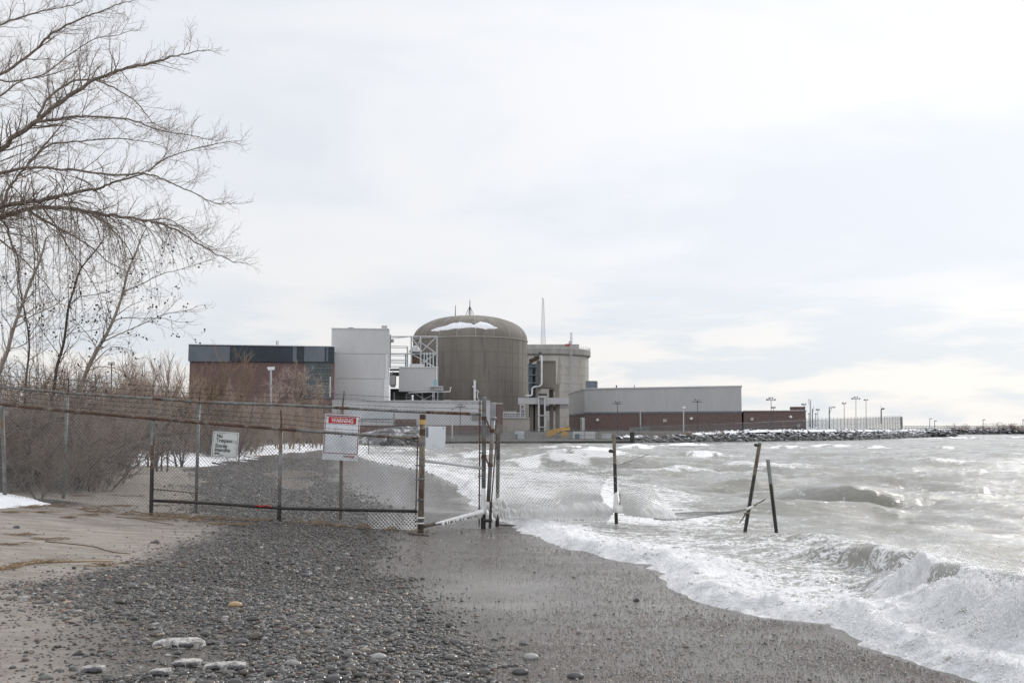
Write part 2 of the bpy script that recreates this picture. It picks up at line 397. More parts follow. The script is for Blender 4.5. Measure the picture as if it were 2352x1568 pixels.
def _rock():
    m, t, b = mat_new('snowy_rock')
    g = nn(t, 'ShaderNodeNewGeometry')
    n = nn(t, 'ShaderNodeTexNoise', i_Scale=0.8, i_Detail=8.0, i_Roughness=0.65); t.links.new(g.outputs['Position'], n.inputs[0])
    col = mixc(t, maprange(t, n.outputs[0], 0.35, 0.65), (0.028, 0.029, 0.032), (0.105, 0.102, 0.10))
    s = nn(t, 'ShaderNodeSeparateXYZ'); t.links.new(g.outputs['Normal'], s.inputs[0])
    sp = nn(t, 'ShaderNodeSeparateXYZ'); t.links.new(g.outputs['Position'], sp.inputs[0])
    up = mth(t, 'ADD', mth(t, 'ADD', s.outputs[2], mth(t, 'MULTIPLY', mth(t, 'SUBTRACT', n.outputs[0], 0.5), 1.6)), mth(t, 'MULTIPLY', sp.outputs[2], 0.22))
    col = mixc(t, maprange(t, up, 0.92, 1.06), col, (0.74, 0.76, 0.80))
    t.links.new(col, b.inputs['Base Color']); b.inputs['Roughness'].default_value = 0.7
    return m
M['rock'] = _rock()

# ------------------------------------------------------------------ shoreline, beach
def flat(px, py): v = on_z(px, py, 0.0); return (v.x, v.y)
SHORE = [(5.2, -60), (5.0, 0), (4.1, 4.5)] + [flat(*p) for p in ((2235, 1568), (2100, 1522), (1950, 1478), (1890, 1434), (1740, 1418), (1610, 1386), (1535, 1345),
         (1490, 1294), (1400, 1276), (1300, 1256), (1225, 1228), (1190, 1208), (1140, 1190), (1088, 1152), (1050, 1112), (985, 1083), (860, 1060), (828, 1051))] + \
        [(-12, 75), (-17, 110), (-24, 165), (-27.5, 196), (24, 203), (64, 238), (88, 262), (150, 360), (170, 420), (190, 900)]
LAND = SHORE + [(-3000, 900), (-3000, -60)]
def shore_sd(x, y):
    d = polydist(x, y, SHORE); return np.where(inside(x, y, LAND), d, -d)
def zcurve(sd, x, y):
    near = 0.014 * np.clip(sd, 0, 3) + 0.030 * np.clip(sd - 3, 0, 9) + 0.24 * sst(6.0, 12, sd) + 0.004 * np.clip(sd - 12, 0, 60)
    far = -0.45 + 1.5 * sst(0, 60, sd)
    emb = -0.45 + 1.75 * sst(0.5, 5, sd)
    e = sst(22, 30, x) * (y > 180)
    far = far * (1 - e) + emb * e
    k = sst(110, 170, y)
    land = near * (1 - k) + far * k
    sea = np.maximum(-4.0, 0.075 * sd) - 0.02 * np.clip(-sd, 0, 1) - 1.8 * k
    return np.where(sd >= 0, land, sea)
XLp = [(-5, -3.6), (6, -3.5), (7.3, -3.6), (9, -4.0), (11, -4.45), (15, -4.6), (18.5, -4.9), (25.6, -7.6), (37, -11.2), (56, -17), (90, -28)]
XRp = [(-5, -0.2), (6, -0.15), (7.3, -0.45), (9, -1.0), (11, -1.35), (15, -1.95), (18.5, -2.2), (25.6, -3.2), (37, -6.0), (56, -9.5), (90, -15)]
def interp(P, y): return np.interp(y, [p[0] for p in P], [p[1] for p in P])
FILM = [flat(*p) for p in ((905, 1352), (1010, 1322), (1180, 1318), (1330, 1345), (1390, 1385), (1300, 1412), (1100, 1425), (960, 1395))]
FILM2 = [flat(*p) for p in ((770, 1056), (870, 1056), (1000, 1080), (1070, 1112), (1110, 1150), (1130, 1180), (960, 1176), (850, 1152), (780, 1110))]
PUD = [[flat(*p) for p in ((610, 1098), (660, 1088), (720, 1088), (735, 1096), (690, 1102), (640, 1106))],
       [flat(*p) for p in ((635, 1120), (665, 1108), (710, 1110), (718, 1122), (690, 1132), (650, 1130))]]
def ground_fields(x, y):
    sd = shore_sd(x, y)
    z = zcurve(sd, x, y)
    nearm = np.exp(-np.hypot(x, y) / 60.0)
    wob = (fbm(x * 0.45, y * 0.45, 5) - 0.5)
    xl = interp(XLp, y) + 1.7 * (fbm(x * 0.6, y * 0.6, 11) - 0.5) + 0.5 * (fbm(x * 3, y * 3, 12) - 0.5)
    xr = interp(XRp, y) + 1.2 * (fbm(x * 0.7, y * 0.7, 21) - 0.5) + 0.5 * (fbm(x * 3, y * 3, 22) - 0.5)
    gravel = sst(-1.9, 1.0, x - xl) * sst(-0.9, 0.6, xr - x) * sst(95, 62, y)
    # thin scatter of pebbles over a sandy gap near the camera
    gap = sst(0.5, 0.62, fbm(x * 0.9 + 3, y * 0.9, 31)) * sst(9.5, 7.5, y) * sst(-1.4, -2.6, x)
    gravel = gravel * (1 - 0.75 * gap) * (1 - 0.68 * sst(11.5, 8.5, y) * sst(-1.6, -3.3, x + 0.9 * (fbm(x * 1.2, y * 1.2, 32) - 0.5)))
    # gravel strip at the foot of the fence on the left
    g2 = np.exp(-((x + 9.6) / 1.5) ** 2 - ((y - 20.0 - 0.1 * (x + 9.6)) / 0.9) ** 2)
    wet = np.clip(sst(-0.9, 0.7, x - interp(XLp, y) - 0.4 + 1.6 * wob), 0, 1) * (y < 95)
    film = 0.7 * sst(-1.1, 1.0, psd(x, y, FILM) + 1.4 * wob) * (0.7 + 0.3 * sst(0.25, 0.7, fbm(x * 0.9, y * 2.0, 88, 5)))
    film = np.maximum(film, sst(-0.9, 0.6, psd(x, y, FILM2) + 1.6 * wob))
    for P in PUD: film = np.maximum(film, sst(-0.25, 0.1, psd(x, y, P) + 0.3 * wob))
    film = film * (sd > 0)
    gravel = gravel * (1 - 0.9 * film)
    rel = 0.05 * wob * nearm * np.clip(sd / 3, 0, 1) + 0.035 * gravel * (fbm(x * 2.2, y * 2.2, 41) - 0.5) + 0.03 * gravel * nearm
    rel = rel * (1 - 0.8 * film) + 0.012 * nearm * (fbm(x * 1.1 + 0.8 * wob, y * 3.0, 51) - 0.5) * (1 - gravel)
    # low dune ridge by the fence on the left
    z = z + rel + 0.10 * g2 * (y < 60)
    return sd, z, np.clip(gravel + 0.8 * g2 + sst(120, 150, y), 0, 1), wet, film
def gz(x, y):
    a = ground_fields(np.array([float(x)]), np.array([float(y)])); return float(a[1][0])
def on_ground(px, py):
    z = 0.0; p = on_z(px, py, z)
    for _ in range(12):
        z = 0.5 * z + 0.5 * gz(p.x, p.y); p = on_z(px, py, z)
    return Vector((p.x, p.y, z))
dense = np.linspace(-31.5, 31.5, 1150); lo = np.linspace(-110, -31.5, 90)[:-1]; hi = np.linspace(31.5, 110, 90)[1:]
ANG = np.radians(np.concatenate([lo, dense, hi]))
def polar(r0, r1, nr, r2=None):
    R = r0 * (r1 / r0) ** (np.arange(nr) / (nr - 1.0))
    rr, aa = np.meshgrid(R, ANG, indexing='ij')
    return rr * np.sin(aa), rr * np.cos(aa), nr, len(ANG)

def ground_material():
    m, t, b = mat_new('beach')
    g = nn(t, 'ShaderNodeNewGeometry'); P = g.outputs['Position']
    def attr(n): return nn(t, 'ShaderNodeAttribute', attribute_name=n).outputs['Fac']
    wet, gra, film = attr('wet'), attr('gravel'), attr('film')
    ns = nn(t, 'ShaderNodeTexNoise', i_Scale=0.9, i_Detail=8.0, i_Roughness=0.62); t.links.new(P, ns.inputs[0])
    mps = nn(t, 'ShaderNodeMapping'); mps.inputs['Scale'].default_value = (1.0, 3.2, 1); t.links.new(P, mps.inputs[0])
    nstr = nn(t, 'ShaderNodeTexNoise', i_Scale=1.3, i_Detail=7.0, i_Roughness=0.65, i_Distortion=0.6); t.links.new(mps.outputs[0], nstr.inputs[0])
    nf = nn(t, 'ShaderNodeTexNoise', i_Scale=55.0, i_Detail=4.0, i_Roughness=0.7); t.links.new(P, nf.inputs[0])
    dry = mixc(t, maprange(t, nstr.outputs[0], 0.36, 0.66), (0.225, 0.195, 0.168), (0.36, 0.325, 0.29))
    dry = mixc(t, maprange(t, nf.outputs[0], 0.45, 0.75), dry, (0.30, 0.26, 0.22))
    wetc = mixc(t, maprange(t, ns.outputs[0], 0.35, 0.65), (0.120, 0.105, 0.092), (0.180, 0.158, 0.138))
    wetc = mixc(t, maprange(t, nf.outputs[0], 0.5, 0.62), wetc, (0.055, 0.048, 0.043))
    col = mixc(t, wet, dry, wetc)
    vo = nn(t, 'ShaderNodeTexVoronoi', i_Scale=32.0); t.links.new(P, vo.inputs['Vector'])
    sepc = nn(t, 'ShaderNodeSeparateColor'); t.links.new(vo.outputs['Color'], sepc.inputs[0])
    grc = mixc(t, sepc.outputs[0], (0.038, 0.035, 0.033), (0.155, 0.142, 0.128))
    grc = mixc(t, maprange(t, vo.outputs['Distance'], 0.45, 0.75), grc, (0.03, 0.026, 0.023))
    gfac = maprange(t, mth(t, 'ADD', gra, mth(t, 'MULTIPLY', mth(t, 'SUBTRACT', nf.outputs[0], 0.5), 0.8)), 0.35, 0.6)
    col = mixc(t, gfac, col, grc)
    col = mixc(t, mth(t, 'MULTIPLY', film, 0.65), col, (0.31, 0.30, 0.28))
    t.links.new(col, b.inputs['Base Color'])
    r = mth(t, 'SUBTRACT', 0.88, mth(t, 'MULTIPLY', wet, 0.66))
    r = mth(t, 'SUBTRACT', r, mth(t, 'MULTIPLY', mth(t, 'MULTIPLY', wet, maprange(t, ns.outputs[0], 0.4, 0.65)), 0.14))
    r = mth(t, 'MULTIPLY', r, mth(t, 'SUBTRACT', 1.0, mth(t, 'MULTIPLY', film, 0.45)))
    t.links.new(r, b.inputs['Roughness'])
    mpb = nn(t, 'ShaderNodeMapping'); mpb.inputs['Scale'].default_value = (1.0, 2.2, 1); t.links.new(P, mpb.inputs[0])
    nb = nn(t, 'ShaderNodeTexNoise', i_Scale=24.0, i_Detail=5.0, i_Roughness=0.72); t.links.new(mpb.outputs[0], nb.inputs[0])
    b1 = nn(t, 'ShaderNodeBump', i_Distance=0.035); t.links.new(nb.outputs[0], b1.inputs['Height'])
    t.links.new(mth(t, 'MULTIPLY', mth(t, 'SUBTRACT', 1.0, mth(t, 'MULTIPLY', film, 0.93, clamp=True), clamp=True), 0.7), b1.inputs['Strength'])
    inv = mth(t, 'SUBTRACT', 1.0, vo.outputs['Distance'])
    b2 = nn(t, 'ShaderNodeBump', i_Distance=0.03); t.links.new(inv, b2.inputs['Height']); t.links.new(gfac, b2.inputs['Strength'])
    t.links.new(b1.outputs[0], b2.inputs['Normal']); t.links.new(b2.outputs[0], b.inputs['Normal'])
    return m
X, Y, nr, nc = polar(2.2, 1500, 760)
sd, Z, gra, wet, film = ground_fields(X.ravel(), Y.ravel())
g_o = np_mesh('beach_ground', np.stack([X.ravel(), Y.ravel(), Z], 1), grid_quads(nr, nc), ground_material(), {'gravel': gra, 'wet': wet, 'film': film})
tag(g_o, kind='structure')

# ------------------------------------------------------------------ lake
def water_material():
    m, t, b = mat_new('lake_water')
    g = nn(t, 'ShaderNodeNewGeometry'); P = g.outputs['Position']
    fo = nn(t, 'ShaderNodeAttribute', attribute_name='foam').outputs['Fac']
    mp_ = nn(t, 'ShaderNodeMapping'); mp_.inputs['Scale'].default_value = (0.75, 1.25, 1.0); mp_.inputs['Rotation'].default_value = (0, 0, 0.45); t.links.new(P, mp_.inputs[0])
    na = nn(t, 'ShaderNodeTexNoise', i_Scale=5.5, i_Detail=9.0, i_Roughness=0.68, i_Distortion=0.7); t.links.new(mp_.outputs[0], na.inputs[0])
    vo = nn(t, 'ShaderNodeTexVoronoi', i_Scale=9.0, feature='DISTANCE_TO_EDGE'); 
    va = nn(t, 'ShaderNodeVectorMath', operation='ADD'); t.links.new(mp_.outputs[0], va.inputs[0])
    vs = nn(t, 'ShaderNodeVectorMath', operation='SCALE'); t.links.new(na.outputs['Color'], vs.inputs[0]); vs.inputs['Scale'].default_value = 0.5
    t.links.new(vs.outputs[0], va.inputs[1]); t.links.new(va.outputs[0], vo.inputs['Vector'])
    lace = maprange(t, vo.outputs['Distance'], 0.0, 0.2, 0.25, -0.2)
    ms = nn(t, 'ShaderNodeMapping'); ms.inputs['Scale'].default_value = (0.5, 1.7, 1.0); ms.inputs['Rotation'].default_value = (0, 0, 0.35); t.links.new(P, ms.inputs[0])
    nst = nn(t, 'ShaderNodeTexNoise', i_Scale=2.6, i_Detail=6.0, i_Roughness=0.6, i_Distortion=0.9); t.links.new(ms.outputs[0], nst.inputs[0])
    v = mth(t, 'ADD', mth(t, 'ADD', fo, lace), mth(t, 'ADD', mth(t, 'MULTIPLY', mth(t, 'SUBTRACT', na.outputs[0], 0.5), 1.9), mth(t, 'MULTIPLY', mth(t, 'SUBTRACT', nst.outputs[0], 0.5), 1.9)))
    ff = maprange(t, v, 0.44, 0.66)
    nw = nn(t, 'ShaderNodeTexNoise', i_Scale=0.35, i_Detail=5.0); t.links.new(P, nw.inputs[0])
    wc = mixc(t, maprange(t, nw.outputs[0], 0.35, 0.65), (0.245, 0.235, 0.20), (0.335, 0.332, 0.31))
    col = mixc(t, ff, wc, (0.93, 0.93, 0.935)); t.links.new(col, b.inputs['Base Color'])
    b.inputs['IOR'].default_value = 1.333
    t.links.new(mth(t, 'ADD', 0.09, mth(t, 'MULTIPLY', ff, 0.5)), b.inputs['Roughness'])
    mr = nn(t, 'ShaderNodeMapping'); mr.inputs['Scale'].default_value = (0.55, 1.5, 1.0); mr.inputs['Rotation'].default_value = (0, 0, 0.25); t.links.new(P, mr.inputs[0])
    nr1 = nn(t, 'ShaderNodeTexNoise', i_Scale=3.2, i_Detail=6.0, i_Roughness=0.62, i_Distortion=0.3); t.links.new(mr.outputs[0], nr1.inputs[0])
    b1 = nn(t, 'ShaderNodeBump', i_Strength=0.75, i_Distance=0.12); t.links.new(nr1.outputs[0], b1.inputs['Height'])
    b2 = nn(t, 'ShaderNodeBump', i_Distance=0.10); t.links.new(na.outputs[0], b2.inputs['Height']); t.links.new(mth(t, 'MULTIPLY', ff, 1.0), b2.inputs['Strength'])
    t.links.new(b1.outputs[0], b2.inputs['Normal']); t.links.new(b2.outputs[0], b.inputs['Normal'])
    return m
# single waves: (px, py of the crest, water height there, half length, heading of the crest line, height, front width, back width, foam)
WAVES = [(1940, 1122, -0.05, 2.3, -0.10, 0.62, 0.55, 2.4, 0.0), (2140, 1262, 0.30, 2.6, -1.12, 0.40, 0.42, 1.3, 0.30), (1960, 1228, 0.16, 2.2, -0.75, 0.20, 0.4, 1.2, 0.35),
         (2330, 1300, 0.50, 2.0, -1.25, 0.48, 0.42, 1.2, 0.1), (2200, 1395, 0.18, 0.75, -0.95, 0.23, 0.40, 0.5, 1.3), (2315, 1420, 0.18, 0.65, -0.9, 0.21, 0.40, 0.5, 1.3), (2115, 1360, 0.12, 0.5, -0.95, 0.15, 0.28, 0.4, 1.3), (2400, 1440, 0.2, .6, -.9, .21, .4, .5, 1.3),
         (1700, 1063, -0.40, 3.4, 0.25, 0.55, 1.6, 3.0, 1.1), (1610, 1040, -0.4, 3.2, 0.2, 0.60, 1.5, 3.5, 0.8), (1560, 1016, -0.5, 6, 0.1, 0.7, 2.2, 4, 1.0),
         (1300, 1024, -0.5, 6, 0.0, 0.65, 2.0, 4, 1.0), (1340, 1046, -0.4, 4, 0.1, 0.6, 2.5, 3, 1.0), (1245, 1060, -0.3, 4, 0.0, 0.5, 3.0, 3, 1.0), (1460, 1022, -0.5, 5, 0.15, 0.55, 2.0, 4, 0.9),
         (1010, 1040, -0.3, 6, -0.1, 0.45, 2.5, 4, 1.1), (910, 1036, -0.3, 6, 0.0, 0.4, 2.5, 4, 1.1), (1120, 1046, -0.3, 5, 0.1, 0.45, 2.0, 4, 0.7),
         (1240, 1100, -0.1, 2.4, 0.0, 0.3, 1.5, 2.0, 1.0), (1330, 1130, -0.1, 2.0, 0.1, 0.22, 1.4, 2.0, 0.9), (1160, 1120, 0.0, 1.6, -0.3, 0.2, 1.0, 1.5, 1.0),
         (1890, 1020, -0.5, 4, 0.05, 0.6, 1.8, 4, 1.0), (1800, 1022, -0.5, 3.5, 0.0, 0.6, 1.8, 4, 1.0), (2005, 1021, -0.5, 3.5, 0.1, 0.5, 1.6, 4, 0.9), (2165, 1023, -0.5, 3, 0.0, 0.5, 1.6, 4, 0.7),
         (2190, 1004, -0.5, 10, 0.0, 0.8, 3, 6, 0.9), (2340, 1003, -0.5, 8, 0.0, 0.8, 3, 6, 0.9), (1785, 1058, -0.4, 1.4, 0.1, 0.4, 1.2, 3, 0.9), (2250, 1034, -0.5, 5, 0.1, 0.45, 1.6, 4, 0.2),
         (2100, 1060, -0.4, 5, -0.1, 0.35, 1.4, 3.5, 0.05), (1700, 1004, -0.5, 7, 0.0, 0.7, 2, 5, 0.9), (2280, 1140, -0.1, 3, -0.1, 0.22, 1.0, 2.4, 0.0)]
BEACH = [p for p in SHORE if p[1] < 120]
def water_fields(x, y):
    sd = shore_sd(x, y); s = -sd
    d = np.hypot(x, y)
    sb = polydist(x, y, BEACH)
    m = 0.055 - 1.02 * (1 - np.exp(-np.clip(sb, 0, 400) / 24.0))
    beach = sst(120, 80, y)
    grow = sst(0.5, 14, s)
    wx = x + 1.6 * (fbm(x * 0.11, y * 0.11, 61) - 0.5); wy = y + 3.5 * (fbm(x * 0.09, y * 0.13, 62) - 0.5)
    h = 0
    for i, (lam, ang, amp) in enumerate(((17, 0.18, .24), (10.5, -0.15, .15), (6.3, 0.42, .10), (4.1, -0.35, .08), (2.6, 0.1, .06), (1.7, 0.55, .042), (1.1, -0.2, .028))):
        k = 2 * math.pi / lam
        ph = k * (wy * math.cos(ang) + wx * math.sin(ang)) + 6.0 * fbm(x / lam * 0.6, y / lam * 0.8, 70 + i)
        w = np.sin(ph); w = 1 - 2 * np.sqrt(0.5 * (1 - w) + 0.004)
        fade = np.clip(lam / (d * 0.02 + 0.2), 0, 1)
        h = h + amp * w * fade * (0.4 + 1.2 * fbm(x * 0.15 / lam * 6, y * 0.15 / lam * 6, 80 + i))
    h = h * (1.25 - 0.65 * sst(50, 150, d))
    z = m + h * (0.12 + 0.88 * grow) * np.clip(s / 1.5, 0, 1)
    crest = sst(0.10, 0.22, h) * grow
    foam = 0.55 * crest * sst(0.5, 0.68, fbm(x * 0.12, y * 0.12, 90)) * (d > 35)
    ox = np.zeros(x.shape); oy = np.zeros(x.shape)
    for (px, py, zc, half, ang, hh, wf, wb, fm) in WAVES:
        c = on_z(px, py, zc); ca, sa = math.cos(ang), math.sin(ang)
        dx, dy = x - c.x, y - c.y
        sel = (np.abs(dx) < 4 * half + 4 * wb) & (np.abs(dy) < 4 * half + 4 * wb)
        u = dx * ca + dy * sa; v = -dx * sa + dy * ca
        v = v + 0.35 * wf * (2 * fbm(u * 1.2 / max(wf, .5), v * 0.8, 33) - 1) + 0.10 * u * u / half * 0.5
        env = np.exp(-(u / half) ** 2)
        prof = np.where(v > 0, np.exp(-(v / wb) ** 2), np.exp(-(v / wf) ** 2))
        q = np.where(sel, hh * (0.8 if c.y > 60 else 1.0) * env * prof, 0)
        z = z + q
        if hh > 0.25: ox = ox + sa * q * 0.75; oy = oy - ca * q * 0.75
        ff = (fm + (0.2 if fm > 0.5 and c.y > 40 else 0)) * np.exp(-(u / (0.85 * half)) ** 2) * sst(0.3 * wb, -0.1 * wf, v) * sst(-2.6 * wf, -0.8 * wf, v)
        if fm > 1.25: ff = fm * np.exp(-(u / (0.9 * half)) ** 4) * np.exp(-(v / 0.42) ** 4)
        elif c.y > 40: ff = ff * 1.25 * sst(0.30, 0.66, fbm(x * 0.9, y * 0.45, 131, 5))
        ff = np.where(sel, ff, 0); foam = np.maximum(foam, ff)
    # swash of foam along the edge
    edge = sd + 0.55 * (fbm(x * 0.8, y * 0.8, 91) - 0.5) + 0.30 * (fbm(x * 3, y * 3, 92) - 0.5)
    se = -edge
    str_ = fbm((x * 0.8 + y * 0.6) * 0.55, (y * 0.8 - x * 0.6) * 1.6, 93, 5)
    near = 0.95 * sst(-0.2, 0.0, se) * (1 - 0.52 * sst(0.4, 1.8, se)) * (1 - sst(2.6, 5.5, se))
    near = near + 0.85 * (str_ - 0.5) * sst(0.5, 2.0, se) * (1 - sst(4, 8, se))
    behind = sst(17.5, 22, y) * (y < 70) * sst(7, 3, x - 0.05 * (y - 20)) 
    near2 = behind * (0.62 * sst(0, 0.5, se) * (1 - sst(4, 12, se)) + 0.9 * (fbm(x * 0.35, y * 0.45, 94, 5) - 0.45) * (1 - sst(8, 22, se)) * sst(0, 1, se))
    churn = np.clip(foam - 0.95, 0, 0.4) / 0.35 * (y < 12)
    foam = np.clip(np.maximum(np.maximum(foam, near * beach), near2), 0, 1.25)
    foam = np.where((se < 0.3) & (y < 110), np.maximum(foam, 0.95), foam) * (1.0 * (se > -0.2))
    # thin water running on the wet stones at the bottom right
    thin = sst(8.3, 7.3, y) * sst(0, 0.4, se) * (y > 0)
    foam = foam * (1 - 0.45 * thin * sst(0.25, 0.0, foam - 0.6))
    det = np.clip(14.0 / np.maximum(d, 1), 0, 1)
    lum = 1 - billow((x * .94 + y * .34) * 1.3, (y * .94 - x * .34) * 3.0 + 1.5 * fbm(x, y, 99), 95, 5, 0.55)
    lum2 = 1 - billow(x * 6.0, y * 7.0, 96, 3, 0.55)
    fz = np.clip(foam, 0, 1)
    z = z + fz * ((0.15 * (lum - 0.45) + 0.06 * (lum2 - 0.5)) * (0.35 + 0.65 * det) * (y < 70))
    z = z + churn * (0.15 * (0.45 - billow(x * 3.6, y * 3.6, 140, 5, 0.7)) + 0.06 * (fbm(x * 22, y * 22, 144, 3) - 0.5))
    z = z + 0.05 * np.exp(-((se - 0.25) / 0.28) ** 2) * (y < 40) * (se > 0) + 0.03 * fz * (se > 0)
    gnd = zcurve(np.minimum(sd, 50), x, y)
    z = np.where((se < 0.6) & (y < 120), gnd + np.maximum(z - gnd, 0.02) * sst(-0.12, 0.45, se) - 0.02 * sst(0.0, -0.1, se), z)
    return sd, se, z, foam, ox, oy
R_ = np.concatenate([4.0 * (26 / 4.0) ** (np.arange(640) / 640.0), 26 * (1500 / 26.0) ** (np.arange(560) / 559.0)])
rr, aa = np.meshgrid(R_, ANG[60:], indexing='ij'); X, Y = rr * np.sin(aa), rr * np.cos(aa); nr, nc = X.shape
xf, yf = X.ravel(), Y.ravel()
sdw, se, Zw, foam, ox, oy = water_fields(xf, yf); xf = xf + ox; yf = yf + oy
ok = (se > -0.12).reshape(nr, nc)
keep = ok[:-1, :-1] & ok[1:, :-1] & ok[:-1, 1:] & ok[1:, 1:]
V, Q, at_ = compact(np.stack([xf, yf, Zw], 1), grid_quads(nr, nc, keep), {'foam': foam})
w_o = np_mesh('lake_water', V, Q, water_material(), at_); tag(w_o, kind='structure')
def wz(x, y): return float(water_fields(np.array([float(x)]), np.array([float(y)]))[2][0])

# spray thrown up by the breaker near the camera and along the foam front
rng = random.Random(7); nrg = np.random.default_rng(7)
def scatter_mesh(name, mat, protos, P, S, R, attrs=None):
    """many small bodies in one mesh: P centres, S scales (n,3), R z-rotation, prototype chosen at random"""
    n = len(P); which = nrg.integers(0, len(protos), n)
    Vs, Fs, As = [], [], {k: [] for k in (attrs or {})}; base = 0
    for k, (pv, pf) in enumerate(protos):
        s = np.where(which == k)[0]
        if not len(s): continue
        v = pv[None] * S[s][:, None, :]
        c, sn = np.cos(R[s])[:, None], np.sin(R[s])[:, None]
        v = np.stack([v[..., 0] * c - v[..., 1] * sn, v[..., 0] * sn + v[..., 1] * c, v[..., 2]], -1) + P[s][:, None, :]
        Vs.append(v.reshape(-1, 3)); m = len(pv)
        Fs.append((pf[None] + (np.arange(len(s)) * m)[:, None, None] + base).reshape(-1, 3)); base += len(s) * m
        for a in As: As[a].append(np.repeat(attrs[a][s], m, axis=0))
    return np_mesh(name, np.concatenate(Vs), np.concatenate(Fs), mat, {a: np.concatenate(v) for a, v in As.items()})
def protos(sub, n, jit, rngs):
    r = []
    for k in range(n):
        vs = np.array([tuple(v) for v in ICO[sub][0]]); fs = np.array(ICO[sub][1])
        a, b_, c_ = rngs.uniform(0, 9, 3)
        q = vs * (1 + jit * (np.sin(vs[:, [0]] * 2.1 + a) * np.sin(vs[:, [1]] * 2.3 + b_) + 0.7 * np.sin(vs[:, [2]] * 2.7 + c_ + vs[:, [0]])))
        th = rngs.uniform(0, 6.28); ct, st = math.cos(th), math.sin(th)
        q = np.stack([q[:, 0], q[:, 1] * ct - q[:, 2] * st, q[:, 1] * st + q[:, 2] * ct], 1)
        r.append((q, fs))
    return r
M['foam'] = plain('white_foam', (0.90, 0.90, 0.905), (0.94, 0.94, 0.94), 20, 0.5)
_t = M['foam'].node_tree; _b = _t.nodes['Principled BSDF']; _tr = nn(_t, 'ShaderNodeBsdfTranslucent'); _tr.inputs[0].default_value = (.95, .95, .95, 1)
_mx = nn(_t, 'ShaderNodeMixShader', i_Fac=0.35); _t.links.new(_b.outputs[0], _mx.inputs[1]); _t.links.new(_tr.outputs[0], _mx.inputs[2]); _t.links.new(_mx.outputs[0], _t.nodes['Material Output'].inputs['Surface'])
def on_water(px, py):
    z = 0.1; p = on_z(px, py, z)
    for _ in range(10): z = 0.5 * z + 0.5 * wz(p.x, p.y); p = on_z(px, py, z)
    return p
pts, rad = [], []
# churned white water in front of the breaker: (px, py, n, half width, half depth, mound height)
for (px, py, n, sx, sy, sz, rm) in ((2195, 1385, 4500, 0.75, 0.36, 0.12, -5.8), (2300, 1415, 4000, 0.60, 0.32, 0.12, -5.8), (2110, 1355, 2500, 0.50, 0.34, 0.08, -5.8), (2380, 1440, 2500, 0.5, 0.3, 0.1, -5.8), (2050, 1320, 1500, .4, .5, .06, -5.85)):
    c = on_water(px, py); q = nrg.normal(0, 0.5, (n, 2)); e = np.exp(-(q ** 2).sum(1) * 1.2)
    x, y = c.x + q[:, 0] * sx + 0.25 * q[:, 1] * sx, c.y + q[:, 1] * sy
    e = e * (0.35 + 1.3 * fbm(x * 3, y * 3, 123, 5))
    z = water_fields(x, y)[2] + sz * e * (1.0 - 0.8 * nrg.uniform(0, 1, n) ** 2)
    pts.append(np.stack([x, y, z], 1)); rad.append(np.exp(nrg.normal(rm, 0.4, n)))
    m_ = n // 4; k = nrg.integers(0, n, m_); up = np.abs(nrg.normal(0, 1, m_)) ** 1.6 * 0.10 * (0.3 + e[k])
    pts.append(np.stack([x[k] + nrg.normal(0, .03, m_), y[k], z[k] + up], 1)); rad.append(np.exp(nrg.normal(-5.7, 0.4, m_)))
# bubbles heaped along the front of the swash
ex, ey = [], []
for _ in range(7):
    y = nrg.uniform(6.2, 21, 60000); x = nrg.uniform(-1.2, 4.6, 60000); sdq = shore_sd(x, y)
    edge = -(sdq + 0.55 * (fbm(x * 0.8, y * 0.8, 91) - 0.5) + 0.30 * (fbm(x * 3, y * 3, 92) - 0.5))
    s = (edge > -0.02) & (edge < 0.5) & (nrg.uniform(0, 1, len(x)) < np.exp(-((edge - .12) / .16) ** 2)) & (nrg.uniform(0, 1, len(x)) < 12.0 / (y + 3) * sst(6.2, 7.6, y)); ex.extend(x[s]); ey.extend(y[s])
x, y = np.array(ex), np.array(ey); n = len(x)
pts.append(np.stack([x, y, water_fields(x, y)[2] + nrg.uniform(-.004, .022, n)], 1)); rad.append(np.exp(nrg.normal(-5.45, 0.4, n)))
pts = np.concatenate(pts); rad = np.concatenate(rad); n = len(pts)
sc_ = rad[:, None] * np.stack([nrg.uniform(.9, 1.5, n), nrg.uniform(.8, 1.2, n), nrg.uniform(0.6, 1.1, n)], 1)
sp = scatter_mesh('wave_spray', M['foam'], protos(1, 6, 0.30, nrg), pts, sc_, nrg.uniform(0, 6.28, n)); tag(sp, kind='stuff')

# ------------------------------------------------------------------ pebbles
def pebble_material():
    m, t, b = mat_new('wet_pebbles')
    a = nn(t, 'ShaderNodeAttribute', attribute_name='tint'); g = nn(t, 'ShaderNodeNewGeometry')
    n = nn(t, 'ShaderNodeTexNoise', i_Scale=70.0, i_Detail=4.0); t.links.new(g.outputs['Position'], n.inputs[0])
    col = mixc(t, maprange(t, n.outputs[0], 0.35, 0.65, 0.0, 0.45), a.outputs['Color'], (0.05, 0.045, 0.04)); t.links.new(col, b.inputs['Base Color'])
    w = nn(t, 'ShaderNodeAttribute', attribute_name='gloss').outputs['Fac']
    t.links.new(mth(t, 'SUBTRACT', 0.75, mth(t, 'MULTIPLY', w, 0.61)), b.inputs['Roughness'])
    return m
M['pebble'] = pebble_material()
PAL = np.array([(0.056, 0.053, 0.051), (0.088, 0.083, 0.079), (0.125, 0.117, 0.108), (0.042, 0.040, 0.040), (0.165, 0.155, 0.145), (0.11, 0.085, 0.065), (0.16, 0.09, 0.065), (0.23, 0.19, 0.14), (0.30, 0.29, 0.275), (0.075, 0.068, 0.07)])
PW = np.array([0.19, 0.18, 0.13, 0.16, 0.07, 0.11, 0.05, 0.045, 0.05, 0.045]); PW /= PW.sum()
